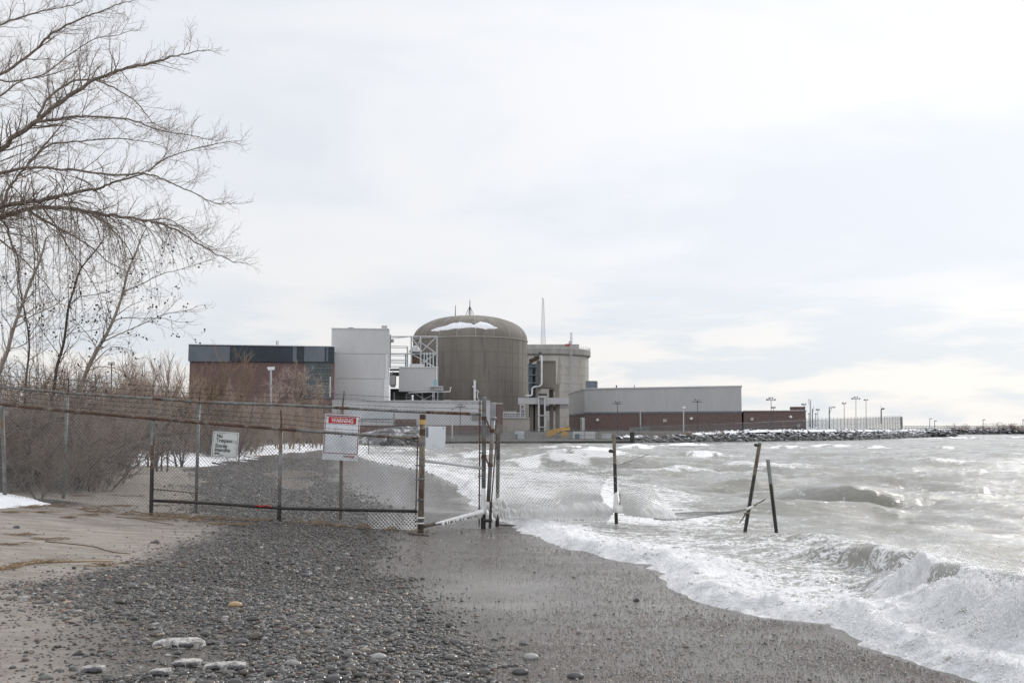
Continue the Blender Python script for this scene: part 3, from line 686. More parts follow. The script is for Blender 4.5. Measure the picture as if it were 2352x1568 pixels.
def pebbles(name, n, y0, y1, x0, x1, med, sig, sub, dens, top):
    y = (nrg.uniform(0, 1, n)) ; y = y0 * (y1 / y0) ** y
    f = nrg.uniform(0, 1, n); x = (x0 + (x1 - x0) * f) * (y / y0) ** 0.0
    x = x0 * (y / y0) + (x1 - x0) * (y / y0) * f
    sd, z, gr, we, fi = ground_fields(x, y)
    gg = ground_fields(x, y)[2]
    p = np.clip(gg, 0, 1) ** 1.3 * 0.95 + dens * (sd > 0.2) * (1 - 0.8 * fi) * np.clip(fbm(x * 1.3, y * 1.3, 55) * 2.2 - 0.6, 0, 1)
    s = (nrg.uniform(0, 1, n) < p) & (sd > 0.05)
    x, y, z, we, gg = x[s], y[s], z[s], we[s], gg[s]; n = len(x)
    r = np.clip(np.exp(nrg.normal(math.log(med), sig, n)), med * 0.3, top)
    r = r * np.where(gg < 0.3, 0.72, 1.0)
    S = r[:, None] * np.stack([nrg.uniform(0.9, 1.5, n), nrg.uniform(0.75, 1.1, n), nrg.uniform(0.42, 0.8, n)], 1)
    P = np.stack([x, y, z + S[:, 2] * nrg.uniform(-0.1, 0.6, n)], 1)
    tint = PAL[nrg.choice(len(PAL), n, p=PW)] * nrg.uniform(0.7, 1.25, n)[:, None]
    tint = tint * np.where(we < 0.4, 1.7, 1.0)[:, None]
    o = scatter_mesh(name, M['pebble'], protos(sub, 8, 0.14, nrg), P, S, nrg.uniform(0, 6.28, n), {'tint': np.clip(tint, 0, .7), 'gloss': np.clip(we, 0.15, 1)})
    return tag(o, kind='stuff')
pebbles('gravel', 115000, 5.2, 11.0, -3.9, 1.9, 0.0098, 0.52, 2, 0.04, 0.055)
pebbles('shingle', 72000, 9.0, 20.0, -4.9, 1.1, 0.0115, 0.42, 1, 0.03, 0.045)
pebbles('far_shingle', 42000, 18.5, 62.0, -7.2, -1.6, 0.022, 0.35, 1, 0.0, 0.05)

n = 150000; y = 6.0 * (19 / 6.0) ** nrg.uniform(0, 1, n); x = nrg.uniform(-1.6, 4.0, n)
sd, z, gr, we, fi = ground_fields(x, y); cl_ = fbm(x * 1.1, y * 2.4, 77, 4)
s = (sd > 0.02) & (gr < .6) & (x > interp(XRp, y) - .8) & (nrg.uniform(0, 1, n) < (0.25 + 0.5 * sst(.38, .66, cl_)) * np.clip(1 - 1.5 * fi, 0, 1) * np.clip(9.0 / y, 0, 1) ** 1.2)
x, y, z = x[s], y[s], z[s]; n = len(x); r = np.exp(nrg.normal(-5.45, .35, n))
o = scatter_mesh('sand_grit', M['pebble'], protos(1, 5, .12, nrg), np.stack([x, y, z + r * .1], 1), r[:, None] * np.stack([nrg.uniform(.9, 1.5, n), nrg.uniform(.8, 1.2, n), nrg.uniform(.5, .9, n)], 1), nrg.uniform(0, 6.28, n),
                 {'tint': PAL[nrg.choice(len(PAL), n, p=PW)] * nrg.uniform(1.1, 2.4, n)[:, None], 'gloss': np.ones(n)}); tag(o, kind='stuff')

# ================================================================== the power plant
class Fac:
    """a building front: vertical plane through a pixel column at a depth, squared to the line of sight (or to n)"""
    def __init__(s, px, Y, n=None):
        s.P = at(px, 985, Y); s.n = Vector(n).normalized() if n else Vector((s.P.x, s.P.y, 0)).normalized()
        s.t = Vector((s.n.y, -s.n.x, 0))
    def pt(s, px, py, off=0.0):
        o = Vector((0, 0, CAM_Z)); r = ray(px, py)
        return o + r * ((s.P - o).dot(s.n) / r.dot(s.n)) + s.n * off
    def corners(s, l, r, t, b):
        m = (t + b) / 2; A = s.pt(l, m); B = s.pt(r, m); c = (l + r) / 2
        return A, B, s.pt(c, t).z, s.pt(c, b).z
    def box(s, mb, l, r, t, b, f=0.0, d=1.0):            # f: front face offset, d: depth behind it
        A, B, zt, zb = s.corners(l, r, t, b)
        q = [A + s.n * f, B + s.n * f, B + s.n * (f + d), A + s.n * (f + d)]
        mb.prism([(p.x, p.y) for p in q], zb, zt)
    def clad(s, mb, l, r, t, b, f=0.0, pitch=0.42, dep=0.05):
        A, B, zt, zb = s.corners(l, r, t, b)
        mb.clad(A + s.n * f, B + s.n * f, zb, zt, pitch, dep)
    def bar(s, mb, x0, y0, x1, y1, w, f=0.0):
        mb.bar(s.pt(x0, y0, f), s.pt(x1, y1, f), w)
    def tube(s, mb, pts, r, f=0.0, n=8):
        mb.tube([s.pt(x, y, f) for x, y in pts], r, n)
def part(name, mat, root, fn, **k):
    mb = MB(); fn(mb); return mb.build(name, M[mat], root, **k)

# ---- brick hall with dark panels, far left
f = Fac(767, 255)
B_ = thing('turbine_hall', f.pt(600, 960), 'long brick hall with a band of dark blue panels under its flat roof', 'building')
part('wall', 'brick', B_, lambda m: f.box(m, c1(137, 0)[0], c1(1420, 0)[0], c1(0, 652)[1], 975, 0, 45))
part('upper_wall', 'clad_dark', B_, lambda m: f.box(m, c1(135, 0)[0], c1(1421, 0)[0], c1(0, 510)[1], c1(0, 650)[1], -0.45, 45))
for (a, b) in ((139, 500), (1055, 1088), (1155, 1335), (1350, 1366)):
    part('panel', 'clad_mid', B_, lambda m: f.clad(m, c1(a, 0)[0], c1(b, 0)[0], c1(0, 513)[1], c1(0, 648)[1], -0.5, 0.9, 0.06))
part('roof_edge', 'white', B_, lambda m: f.box(m, c1(135, 0)[0], c1(1421, 0)[0], c1(0, 502)[1], c1(0, 509)[1], -0.7, 46))
wn = part('window', 'glass', B_, lambda m: f.box(m, c1(1165, 0)[0], c1(1394, 0)[0], c1(0, 653)[1], c1(0, 975)[1], -0.06, 0.05))
def _mull(m):
    for i in range(17): f.box(m, c1(1163 + i * 14.4, 0)[0], c1(1165.4 + i * 14.4, 0)[0], c1(0, 653)[1], c1(0, 975)[1], -0.16, 0.09)
    for i in range(7): f.box(m, c1(1163, 0)[0], c1(1396, 0)[0], c1(0, 650 + i * 53)[1], c1(0, 654 + i * 53)[1], -0.2, 0.13)
part('window_frame', 'fencewire', wn, _mull)
part('curtain', 'clad2', wn, lambda m: f.box(m, c1(1378, 0)[0], c1(1390, 0)[0], c1(0, 780)[1], c1(0, 960)[1], -0.3, 0.09))
for x in (894, 908): part('chimney', 'rust', B_, lambda m: m.tube([f.pt(*c1(x, 506), 8), f.pt(*c1(x, 440), 8)], 0.09, 10))
def _rail(m):
    for x in range(418, 700, 33): f.bar(m, *c1(x, 503), *c1(x, 478), 0.07, 12)
    for y in (480, 490): f.bar(m, *c1(418, y), *c1(690, y), 0.06, 12)
part('roof_railing', 'steel', B_, _rail)
part('roof_aerial', 'steel', B_, lambda m: (f.bar(m, *c1(325, 505), *c1(325, 468), 0.08, 10), f.bar(m, *c1(320, 488), *c1(330, 488), 0.3, 10)))
for q in (0, 1): part('brick_course', 'joint', B_, lambda m: f.box(m, c1(440, 0)[0], c1(660, 0)[0], c1(0, 772)[1], c1(0, 775)[1], -0.05, 0.1) if q == 0 else f.box(m, c1(930, 0)[0], c1(1130, 0)[0], c1(0, 768)[1], c1(0, 771)[1], -0.05, 0.1))

# ---- tall ribbed grey block
f = Fac(893, 272)
B_ = thing('tall_block', f.pt(828, 960), 'tall windowless block of pale ribbed metal beside the brick hall', 'building')
part('wall', 'clad', B_, lambda m: (f.box(m, c1(1397, 0)[0], c1(1902, 0)[0], c1(0, 362)[1], 975, 0.2, 34),
    [f.clad(m, c1(1395, 0)[0], c1(1903, 0)[0], c1(0, a)[1], c1(0, b)[1], -o) for a, b, o in ((360, 578, .0), (581, 797, .02), (800, 1010, .0))]))
part('roof_edge', 'clad2', B_, lambda m: f.box(m, c1(1393, 0)[0], c1(1904, 0)[0], c1(0, 354)[1], c1(0, 360)[1], -0.3, 34))
part('flashing', 'clad2', B_, lambda m: (f.box(m, c1(1871, 0)[0], c1(1894, 0)[0], c1(0, 580)[1], c1(0, 799)[1], -0.22, 0.06), f.box(m, c1(1856, 0)[0], c1(1902, 0)[0], c1(0, 800)[1], c1(0, 1010)[1], -0.2, 0.06)))
def _hood(m):
    a = f.pt(*c1(1559, 358), 6); s = 272 / F * K / 1
    m.lathe([(0.0, 0), (.55, 0), (.55, 0.2), (.92, .72), (.95, .84), (0, .86)], a, 16)
    m.tube([a + Vector((0, 0, .8)), a + Vector((0, 0, 1.1))], 0.05, 6)
part('roof_hood', 'steel_dk', B_, _hood)
part('roof_box', 'clad', B_, lambda m: (f.box(m, c1(1836, 0)[0], c1(1886, 0)[0], c1(0, 322)[1], c1(0, 356)[1], 4, 6), f.clad(m, c1(1835, 0)[0], c1(1887, 0)[0], c1(0, 317)[1], c1(0, 352)[1], 3.8)))
part('roof_vent', 'clad2', B_, lambda m: f.box(m, c1(1742, 0)[0], c1(1765, 0)[0], c1(0, 350)[1], c1(0, 356)[1], 5, 4))

# ---- domed reactor building
DY = 330.0; dc = at(1079.6, 985, DY); dc.z = 0
DR = 133.5 / F * DY * 0.985; z_sp = CAM_Z + (985 - 784.5) / F * DY; z_tp = CAM_Z + (985 - 726.5) / F * DY
B_ = thing('reactor_building', (dc.x, dc.y, -0.4), 'large round concrete building under a dark dome with a snow patch', 'building')
part('wall', 'conc', B_, lambda m: m.lathe([(DR, -0.4), (DR, z_sp)], (dc.x, dc.y, 0), 128), smooth=True)
EXPN = 2.25
def dome_pt(el_, az, off=0.0):
    c, s = math.cos(el_) ** (2 / EXPN), math.sin(el_) ** (2 / EXPN)
    r = (DR + off) * c; return Vector((dc.x + r * math.sin(az), dc.y - r * math.cos(az), z_sp + (z_tp - z_sp + off) * s))
prof = []
for i in range(29):
    a = math.pi / 2 * i / 28; prof.append((DR * max(0, math.cos(a)) ** (2 / EXPN), z_sp + (z_tp - z_sp) * math.sin(a) ** (2 / EXPN)))
dome = part('dome', 'conc', B_, lambda m: m.lathe(prof, (dc.x, dc.y, 0), 128), smooth=True)
def _seams(m):
    for k in range(20):
        az = 2 * math.pi * (k + 0.42) / 20
        m.tube([dome_pt(math.pi / 2 * j / 14, az, 0.03) for j in range(14)], 0.10, 4)
    m.lathe([(DR + 0.02, z_sp - 0.15), (DR + 0.2, z_sp - 0.1), (DR + 0.2, z_sp + 0.12), (DR + 0.02, z_sp + 0.15)], (dc.x, dc.y, 0), 128)
part('seam', 'joint_pale', dome, _seams)
def _joints(m):
    for k in range(40):
        az = 2 * math.pi * (k + 0.3) / 40; x, y = dc.x + (DR + 0.01) * math.sin(az), dc.y - (DR + 0.01) * math.cos(az)
        m.bar((x, y, 0), (x, y, z_sp - 0.3), 0.045)
    for j in range(1, 7):
        z = z_sp - j * (z_sp / 6.6)
        m.lathe([(DR + 0.005, z - 0.07), (DR + 0.03, z - 0.05), (DR + 0.03, z + 0.05), (DR + 0.005, z + 0.07)], (dc.x, dc.y, 0), 128)
part('wall_joint', 'joint', B_, _joints)
SN = [c2(*p) for p in ((498, 382), (520, 366), (560, 350), (640, 332), (680, 314), (700, 308), (735, 306), (760, 299), (800, 306), (860, 311), (880, 324), (900, 318), (925, 304), (950, 297), (975, 304), (1000, 306), (1030, 318), (1060, 336), (1105, 352),
      (1085, 364), (1040, 360), (990, 367), (960, 360), (900, 352), (850, 350), (800, 356), (750, 362), (720, 357), (690, 366), (640, 372), (600, 376), (575, 384), (540, 382))]
def _dsnow():
    res = 1.0; xs = np.arange(985, 1150, res); ys = np.arange(735, 765, 0.7)
    XX, YY = np.meshgrid(xs, ys); sdp = psd(XX, YY, SN) + 1.6 * (fbm(XX * 0.25, YY * 0.4, 3) - 0.5)
    vs = []; az_r = np.zeros(XX.shape); V_ = np.zeros(XX.shape + (3,))
    O = Vector((0, 0, CAM_Z))
    for i in range(XX.shape[0]):
        for j in range(XX.shape[1]):
            r = ray(XX[i, j], YY[i, j]); t0, t1 = (DY - 22) / r.y, DY / r.y
            def fn(t):
                p = O + r * t; q = math.hypot(p.x - dc.x, p.y - dc.y) / DR; w = max(0, p.z - z_sp) / (z_tp - z_sp)
                return q ** EXPN + w ** EXPN - 1
            for _ in range(26):
                tm = (t0 + t1) / 2
                if fn(tm) > 0: t0 = tm
                else: t1 = tm
            p = O + r * t1; p.z += 0.05 + 0.22 * float(sst(0, 3, sdp[i, j])); V_[i, j] = p
    ok = sdp > 0; keep = ok[:-1, :-1] & ok[1:, :-1] & ok[:-1, 1:] & ok[1:, 1:]
    V, Q, _ = compact(V_.reshape(-1, 3), grid_quads(len(ys), len(xs), keep), {})
    V = V - np.array(wloc(dome)) - np.array(wloc(B_)) * 0
    o = np_mesh('snow_patch', V, Q, M['snow']); o.parent = dome; o.location = (0, 0, 0)
_dsnow()
top = Vector((dc.x - 0.2, dc.y, z_tp))
def _rod(m):
    h = 39 / F * DY
    m.tube([top, top + Vector((0, 0, h))], [0.22, 0.10], 8)
    for k in range(4):
        a = k * math.pi / 2 + 0.5; m.bar(top + Vector((1.9 * math.cos(a), 1.9 * math.sin(a), -0.2)), top + Vector((0, 0, 3.6)), 0.12)
part('lightning_rod', 'steel_dk', B_, _rod)
r2 = Vector((at(*c2(723, 250), DY).x, DY, z_tp - 0.4)); part('lightning_rod', 'steel_dk', B_, lambda m: m.tube([r2, r2 + Vector((0, 0, 29 / F * DY))], [0.16, 0.09], 6))
fd = Fac(1079, DY - DR - 0.6)
part('vent_pipe', 'white', B_, lambda m: (fd.box(m, *[c2(x, 0)[0] for x in (884, 905)], c2(0, 812)[1], c2(0, 1010)[1], -1.0, 1.2), fd.box(m, c2(872, 0)[0], c2(886, 0)[0], c2(0, 862)[1], c2(0, 874)[1], -1.0, 0.9)))
part('bent_pipe', 'white', B_, lambda m: fd.tube(m, [c2(906, 905), c2(918, 903), c2(927, 912), c2(916, 940), c2(918, 965), c2(934, 992)], 0.16, -0.9))

# ---- low service building in front
f = Fac(1076, 240)
B_ = thing('service_building', f.pt(960, 1000), 'low ribbed metal building on a brick base in front of the dome', 'building')
part('wall', 'clad2', B_, lambda m: (f.box(m, c1(1400, 0)[0], c2(1029, 0)[0], c2(0, 1002)[1], 1005, 0.2, 30), f.clad(m, c1(1400, 0)[0], c2(1030, 0)[0], c2(0, 994)[1], c2(0, 1208)[1]),
     f.box(m, c2(1030, 0)[0], c2(1085, 0)[0], c2(0, 1016)[1], 1005, 1.4, 26), f.clad(m, c2(1029, 0)[0], c2(1086, 0)[0], c2(0, 1011)[1], c2(0, 1208)[1], 1.2)))
part('roof_edge', 'white', B_, lambda m: (f.box(m, c1(1400, 0)[0], c2(1030, 0)[0], c2(0, 990)[1], c2(0, 995)[1], -0.3, 30), f.box(m, c2(1030, 0)[0], c2(1087, 0)[0], c2(0, 1008)[1], c2(0, 1012)[1], 0.9, 26)))
part('base_wall', 'brick2', B_, lambda m: f.box(m, c1(1400, 0)[0], c2(1088, 0)[0], c2(0, 1209)[1], 1008, -0.25, 3))
part('end_wall', 'brick2', B_, lambda m: f.box(m, c2(1088, 0)[0], c2(1140, 0)[0], c2(0, 1021)[1], 1008, -1.0, 20))
part('end_coping', 'white', B_, lambda m: f.box(m, c2(1087, 0)[0], c2(1141, 0)[0], c2(0, 1016)[1], c2(0, 1021)[1], -1.2, 20.4))
part('blue_panel', 'clad3', B_, lambda m: f.box(m, c2(-250, 0)[0], c2(172, 0)[0], c2(0, 1104)[1], c2(0, 1150)[1], -0.5, 0.4))
part('brick_panel', 'brick2', B_, lambda m: f.box(m, c2(195, 0)[0], c2(376, 0)[0], c2(0, 1154)[1], c2(0, 1209)[1], -0.55, 0.5))
part('vent_grille', 'conc_grey', B_, lambda m: [f.box(m, c2(868, 0)[0], c2(950, 0)[0], c2(0, 1092 + k * 9)[1], c2(0, 1098 + k * 9)[1], -0.4, 0.3) for k in range(8)])
part('roof_unit', 'white', B_, lambda m: f.box(m, c2(620, 0)[0], c2(676, 0)[0], c2(0, 982)[1], c2(0, 990)[1], 6, 4))
part('roof_flue', 'silver', B_, lambda m: (f.tube(m, [c2(337, 992), c2(337, 945)], 0.18, 5), f.tube(m, [c2(337, 948), c2(337, 936)], 0.26, 5)))

# ---- beige wing right of it, with a railed ledge at the foot of the dome
f = Fac(1180, 262)
B_ = thing('annex', f.pt(1185, 1000), 'small pale flat-roofed annex with a railing at the foot of the dome', 'building')
part('wall', 'conc_light', B_, lambda m: f.box(m, c2(1141, 0)[0], c2(1379, 0)[0], c2(0, 1147)[1], 1008, 0, 22))
part('roof_edge', 'clad2', B_, lambda m: f.box(m, c2(1141, 0)[0], c2(1381, 0)[0], c2(0, 1143)[1], c2(0, 1148)[1], -0.3, 22.6))
def _rl(m):
    for k in range(11): f.bar(m, *c2(1146 + k * 19, 1145), *c2(1146 + k * 19, 1098), 0.14, 1.0)
    for y in (1100, 1118, 1134): f.bar(m, *c2(1143, y), *c2(1340, y), 0.14, 1.0)
part('railing', 'steel', B_, _rl)
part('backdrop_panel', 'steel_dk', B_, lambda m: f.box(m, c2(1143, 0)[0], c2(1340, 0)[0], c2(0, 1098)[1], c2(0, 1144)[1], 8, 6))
part('ledge', 'conc_light', B_, lambda m: f.box(m, c2(1143, 0)[0], c2(1265, 0)[0], c2(0, 1080)[1], c2(0, 1097)[1], 9, 10))
def _lf(m):
    for x in (1297, 1336): f.bar(m, *c2(x, 1142), *c2(x, 1026), 0.22, 0.5)
    for y in (1030, 1066, 1100): f.bar(m, *c2(1297, y), *c2(1336, y), 0.16, 0.5)
    f.bar(m, *c2(1297, 1100), *c2(1336, 1040), 0.14, 0.5)
part('stair_frame', 'steel', B_, _lf)

# ---- steel gantry with a clad house, left of the dome
f = Fac(1003, 292)
G_ = thing('pipe_gantry', f.pt(960, 960), 'white steel pipe gantry above a ribbed grey clad house', 'gantry')
def _frame(m):
    for x in (335, 417, 561): f.bar(m, *c2(x, 700), *c2(x, 424), 0.32)
    for y in (426, 578): f.bar(m, *c2(150, y), *c2(565, y), 0.27, 0.5)
    for y in (508, 521, 574, 590, 628, 640, 655, 690, 706): f.tube(m, [c2(148, y), c2(300, y + 2)], 0.10, 1 + (y % 3) * .4, 6)
    f.bar(m, *c2(300, 512), *c2(300, 700), 0.3, 1.0); f.bar(m, *c2(283, 570), *c2(283, 700), 0.3, 2.0)
    f.bar(m, *c2(148, 446), *c2(335, 428), 0.15)
part('frame', 'steel', G_, _frame)
def _brace(m):
    for a, b in (((420, 480), (555, 575)), ((420, 566), (556, 430)), ((340, 582), (545, 698)), ((418, 664), (556, 582)), ((340, 440), (415, 540)), ((372, 545), (415, 450))):
        f.bar(m, *c2(*a), *c2(*b), 0.19, -0.1)
part('brace', 'steel', G_, _brace)
part('tank', 'rust', G_, lambda m: (m.lathe([(0, -3.6), (1.2, -3.3), (1.35, -2.8), (1.35, 0.2), (1.1, .7), (0, 0.9)], f.pt(*c2(376, 572), 2.2), 24)), smooth=True)
part('tank_hood', 'clad2', G_, lambda m: m.lathe([(1.9, -0.1), (1.85, 0.25), (1.2, 1.3), (0.3, 1.9), (0, 1.95)], f.pt(*c2(370, 558), 2.0), 24), smooth=True)
def _cyl(m):
    for x in (447, 473, 500, 528): f.tube(m, [c2(x, 698), c2(x, 562)], 0.14, 1.5)
part('riser_pipe', 'silver', G_, _cyl)
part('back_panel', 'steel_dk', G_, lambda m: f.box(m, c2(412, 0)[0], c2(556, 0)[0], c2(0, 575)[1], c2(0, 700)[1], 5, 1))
part('small_house', 'clad2', G_, lambda m: (f.box(m, c2(320, 0)[0], c2(443, 0)[0], c2(0, 668)[1], c2(0, 702)[1], -0.3, 5), f.clad(m, c2(320, 0)[0], c2(443, 0)[0], c2(0, 668)[1], c2(0, 700)[1], -0.3)))
hs = part('clad_house', 'clad', G_, lambda m: (f.box(m, c2(229, 0)[0], c2(572, 0)[0], c2(0, 702)[1], c2(0, 914)[1], -1.8, 12), f.clad(m, c2(228, 0)[0], c2(572, 0)[0], c2(0, 702)[1], c2(0, 912)[1], -1.9)))
part('house_trim', 'white', hs, lambda m: (f.box(m, c2(554, 0)[0], c2(561, 0)[0], c2(0, 700)[1], c2(0, 812)[1], -2.3, 0.25), f.box(m, c2(228, 0)[0], c2(574, 0)[0], c2(0, 698)[1], c2(0, 702)[1], -2.2, 12.6)))
part('teal_door', 'teal', hs, lambda m: f.box(m, c2(538, 0)[0], c2(557, 0)[0], c2(0, 812)[1], c2(0, 866)[1], -2.2, 0.22))
def _plat(m):
    f.box(m, c2(508, 0)[0], c2(615, 0)[0], c2(0, 872)[1], c2(0, 876)[1], -4.4, 3)
    f.box(m, c2(540, 0)[0], c2(616, 0)[0], c2(0, 868)[1], c2(0, 906)[1], -2.9, 1.0)
    for x in (524, 537): f.bar(m, *c2(x, 870), *c2(x, 992), 0.16, -3.0)
    for k in range(9): f.bar(m, *c2(524, 880 + k * 12), *c2(537, 880 + k * 12), 0.12, -3.0)
part('platform', 'clad2', G_, _plat)
part('outlet_pipe', 'silver', G_, lambda m: f.tube(m, [c2(312, 930), c2(318, 926), c2(500, 920), c2(672, 917), c2(677, 912), c2(677, 880), c2(690, 880)], 0.15, -3.2))
for x in (430, 566, 180): part('lower_column', 'clad', G_, lambda m: f.bar(m, *c2(x, 914), *c2(x, 1000), 0.34, 2))
part('lower_brace', 'steel', G_, lambda m: (f.bar(m, *c2(370, 932), *c2(470, 992), 0.2, 0), f.bar(m, *c2(540, 930), *c2(430, 992), 0.2, 0.0)))
part('lower_rail', 'steel', G_, lambda m: ([f.bar(m, *c2(290, y), *c2(335, y), 0.1, -1) for y in (940, 962, 985)], [f.bar(m, *c2(x, 935), *c2(x, 998), 0.1, -1) for x in (290, 335)]))
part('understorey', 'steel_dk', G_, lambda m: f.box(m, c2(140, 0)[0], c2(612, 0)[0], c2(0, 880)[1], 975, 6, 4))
part('side_cabin', 'clad', G_, lambda m: (f.box(m, c2(142, 0)[0], c2(194, 0)[0], c2(0, 769)[1], c2(0, 852)[1], -0.5, 6), f.box(m, c2(150, 0)[0], c2(188, 0)[0], c2(0, 852)[1], c2(0, 868)[1], 0, 5)))
part('service_deck', 'steel_dk', G_, lambda m: (f.box(m, c2(142, 0)[0], c2(228, 0)[0], c2(0, 740)[1], c2(0, 768)[1], 1, 4), f.box(m, c2(142, 0)[0], c2(226, 0)[0], c2(0, 714)[1], c2(0, 722)[1], 0, 4)))
part('wall_duct', 'conc_grey', G_, lambda m: (f.box(m, c2(141, 0)[0], c2(152, 0)[0], c2(0, 405)[1], c2(0, 700)[1], 1, 1.5), f.box(m, c2(143, 0)[0], c2(178, 0)[0], c2(0, 450)[1], c2(0, 473)[1], 0.5, 2)))
part('handrail', 'steel', G_, lambda m: [f.bar(m, *c2(148 + k * 6, 765), *c2(168 + k * 6, 738), 0.12, -0.6) for k in range(3)])

# ---- round vacuum building behind
VY = 425.0; vc = at(*c2(1512, 0), VY); vx = at(c2(1512, 0)[0], 985, VY).x
VR = 101.0 / F * VY; zr0 = CAM_Z + (985 - c2(0, 578)[1]) / F * (VY - VR); zr1 = CAM_Z + (985 - c2(0, 531)[1]) / F * (VY - VR)
B_ = thing('vacuum_building', (vx, VY, 0), 'pale round concrete building with a thick rim behind the dome', 'building')
part('wall', 'conc_light', B_, lambda m: m.lathe([(VR, -0.4), (VR, zr0)], (vx, VY, 0), 128), smooth=True)
part('rim', 'conc_grey', B_, lambda m: m.lathe([(VR - 0.1, zr0 - 0.8), (VR + 0.9, zr0), (VR + 0.9, zr1), (VR + 0.5, zr1 + 0.3), (0, zr1 + 0.6)], (vx, VY, 0), 128))
def _vr(m):
    for k in range(72):
        a = 2 * math.pi * k / 72; x, y = vx + (VR + 0.7) * math.cos(a), VY + (VR + 0.7) * math.sin(a); m.bar((x, y, zr1), (x, y, zr1 + 1.3), 0.09)
    for dz in (0.65, 1.3): m.tube([(vx + (VR + 0.7) * math.cos(2 * math.pi * k / 72), VY + (VR + 0.7) * math.sin(2 * math.pi * k / 72), zr1 + dz) for k in range(73)], 0.05, 4)
part('rim_railing', 'steel', B_, _vr)
fv = Fac(c2(1590, 0)[0], VY - 4)
part('roof_block', 'conc_grey', B_, lambda m: fv.box(m, c2(1340, 0)[0], c2(1815, 0)[0], c2(0, 496)[1], c2(0, 535)[1], 0, 8))
fv2 = Fac(c2(1745, 0)[0], VY - VR + 2.5)
def _lad(m):
    for x in (1739, 1752): fv2.bar(m, *c2(x, 940), *c2(x, 394), 0.16, -1.2)
    for k in range(58): fv2.bar(m, *c2(1739, 396 + k * 9.4), *c2(1752, 396 + k * 9.4), 0.10, -1.2)
    for y in (580, 698, 838): fv2.bar(m, *c2(1704, y), *c2(1745, y), 0.2, -0.9)
part('ladder', 'steel', B_, _lad)
part('roof_cabin', 'clad2', B_, lambda m: fv.box(m, c2(1722, 0)[0], c2(1748, 0)[0], c2(0, 468)[1], c2(0, 497)[1], -1, 3))
part('warning_rail', 'signred', B_, lambda m: [fv.bar(m, *c2(1690, y), *c2(1738, y - 3), 0.22, -2) for y in (500, 507, 513)])
def _vj(m):
    for j in range(1, 9):
        z = zr0 * j / 9.5; m.lathe([(VR + .005, z - .06), (VR + .06, z), (VR + .005, z + .06)], (vx, VY, 0), 128)
part('wall_joint', 'conc_grey', B_, _vj)

def lattice(mb, base, h, w0, w1, bays, w):
    def c(k, i):
        s = (w0 + (w1 - w0) * k / bays) / 2; return base + Vector((s * (1, -1, -1, 1)[i], s * (1, 1, -1, -1)[i], h * k / bays))
    for i in range(4):
        mb.bar(c(0, i), c(bays, i), w)
        for k in range(bays): mb.bar(c(k, i), c(k + 1, (i + 1) % 4), w * 0.6); mb.bar(c(k, i), c(k, (i + 1) % 4), w * 0.5)
T_ = thing('lattice_mast', at(*c2(1498, 500), 450), 'tall thin lattice radio mast rising behind the round building', 'mast')
def _lm(m):
    b = at(*c2(1498, 520), 450); lattice(m, b, at(*c2(1495, 95), 450).z - b.z, 2.1, 0.6, 24, 0.10)
part('lattice', 'steel', T_, _lm)
part('aerial', 'steel', T_, lambda m: (m.bar(at(*c2(1492, 96), 450), at(*c2(1492, 82), 450), 0.12), m.bar(at(*c2(1488, 92), 450), at(*c2(1499, 90), 450), 0.3)))

# ---- concrete relief structure with duct and silver pipe
f = Fac(1245, 300)
B_ = thing('relief_tower', f.pt(1245, 1000), 'dark concrete tower on legs with a silver pipe between the two round buildings', 'tower')
part('tower_block', 'conc', B_, lambda m: f.box(m, c2(1446, 0)[0], c2(1610, 0)[0], c2(0, 642)[1], c2(0, 850)[1], 0.5, 9))
part('roof_slab', 'conc_grey', B_, lambda m: f.box(m, c2(1440, 0)[0], c2(1604, 0)[0], c2(0, 638)[1], c2(0, 643)[1], 0, 10))
def _portal(m):
    f.box(m, c2(1430, 0)[0], c2(1640, 0)[0], c2(0, 848)[1], c2(0, 882)[1], -1, 6)
    for a, b in ((1432, 1460), (1604, 1640)): f.box(m, c2(a, 0)[0], c2(b, 0)[0], c2(0, 882)[1], c2(0, 968)[1], -1, 4)
    for a, b, y0, y1 in ((1584, 1605, 880, 896), (1594, 1605, 895, 912), (1459, 1476, 880, 896)): f.box(m, c2(a, 0)[0], c2(b, 0)[0], c2(0, y0)[1], c2(0, y1)[1], -0.8, 3.6)
    f.box(m, c2(1552, 0)[0], c2(1592, 0)[0], c2(0, 884)[1], c2(0, 966)[1], 6, 3)
part('portal', 'conc', B_, _portal)
for a, b in ((1378, 1412), (1426, 1452), (1470, 1506), (1554, 1590), (1606, 1644)):
    part('leg', 'conc', B_, lambda m: f.box(m, c2(a, 0)[0], c2(b, 0)[0], c2(0, 1024)[1], 1003, 0.3 if a != 1470 else 3, 3))
part('cross_beam', 'conc', B_, lambda m: f.box(m, c2(1520, 0)[0], c2(1644, 0)[0], c2(0, 1036)[1], c2(0, 1080)[1], 0.8, 3))
part('duct', 'clad', B_, lambda m: (f.box(m, c2(1280, 0)[0], c2(1722, 0)[0], c2(0, 968)[1], c2(0, 1024)[1], -2.2, 3.2), f.box(m, c2(1278, 0)[0], c2(1288, 0)[0], c2(0, 964)[1], c2(0, 1028)[1], -2.4, 3.6)))
part('louvre_panel', 'clad', B_, lambda m: [f.box(m, c2(1644, 0)[0], c2(1722, 0)[0], c2(0, 1026 + k * 9)[1], c2(0, 1031 + k * 9)[1], 0, 1.5) for k in range(4)])
part('silver_pipe', 'silver', B_, lambda m: f.tube(m, [c2(1466, 606), c2(1478, 604), c2(1484, 612), c2(1485, 720), c2(1486, 842), c2(1480, 858), c2(1462, 868), c2(1420, 874), c2(1406, 882), c2(1402, 900), c2(1401, 940), c2(1392, 950), c2(1340, 952)], 0.27, -2.6, 12), smooth=True)
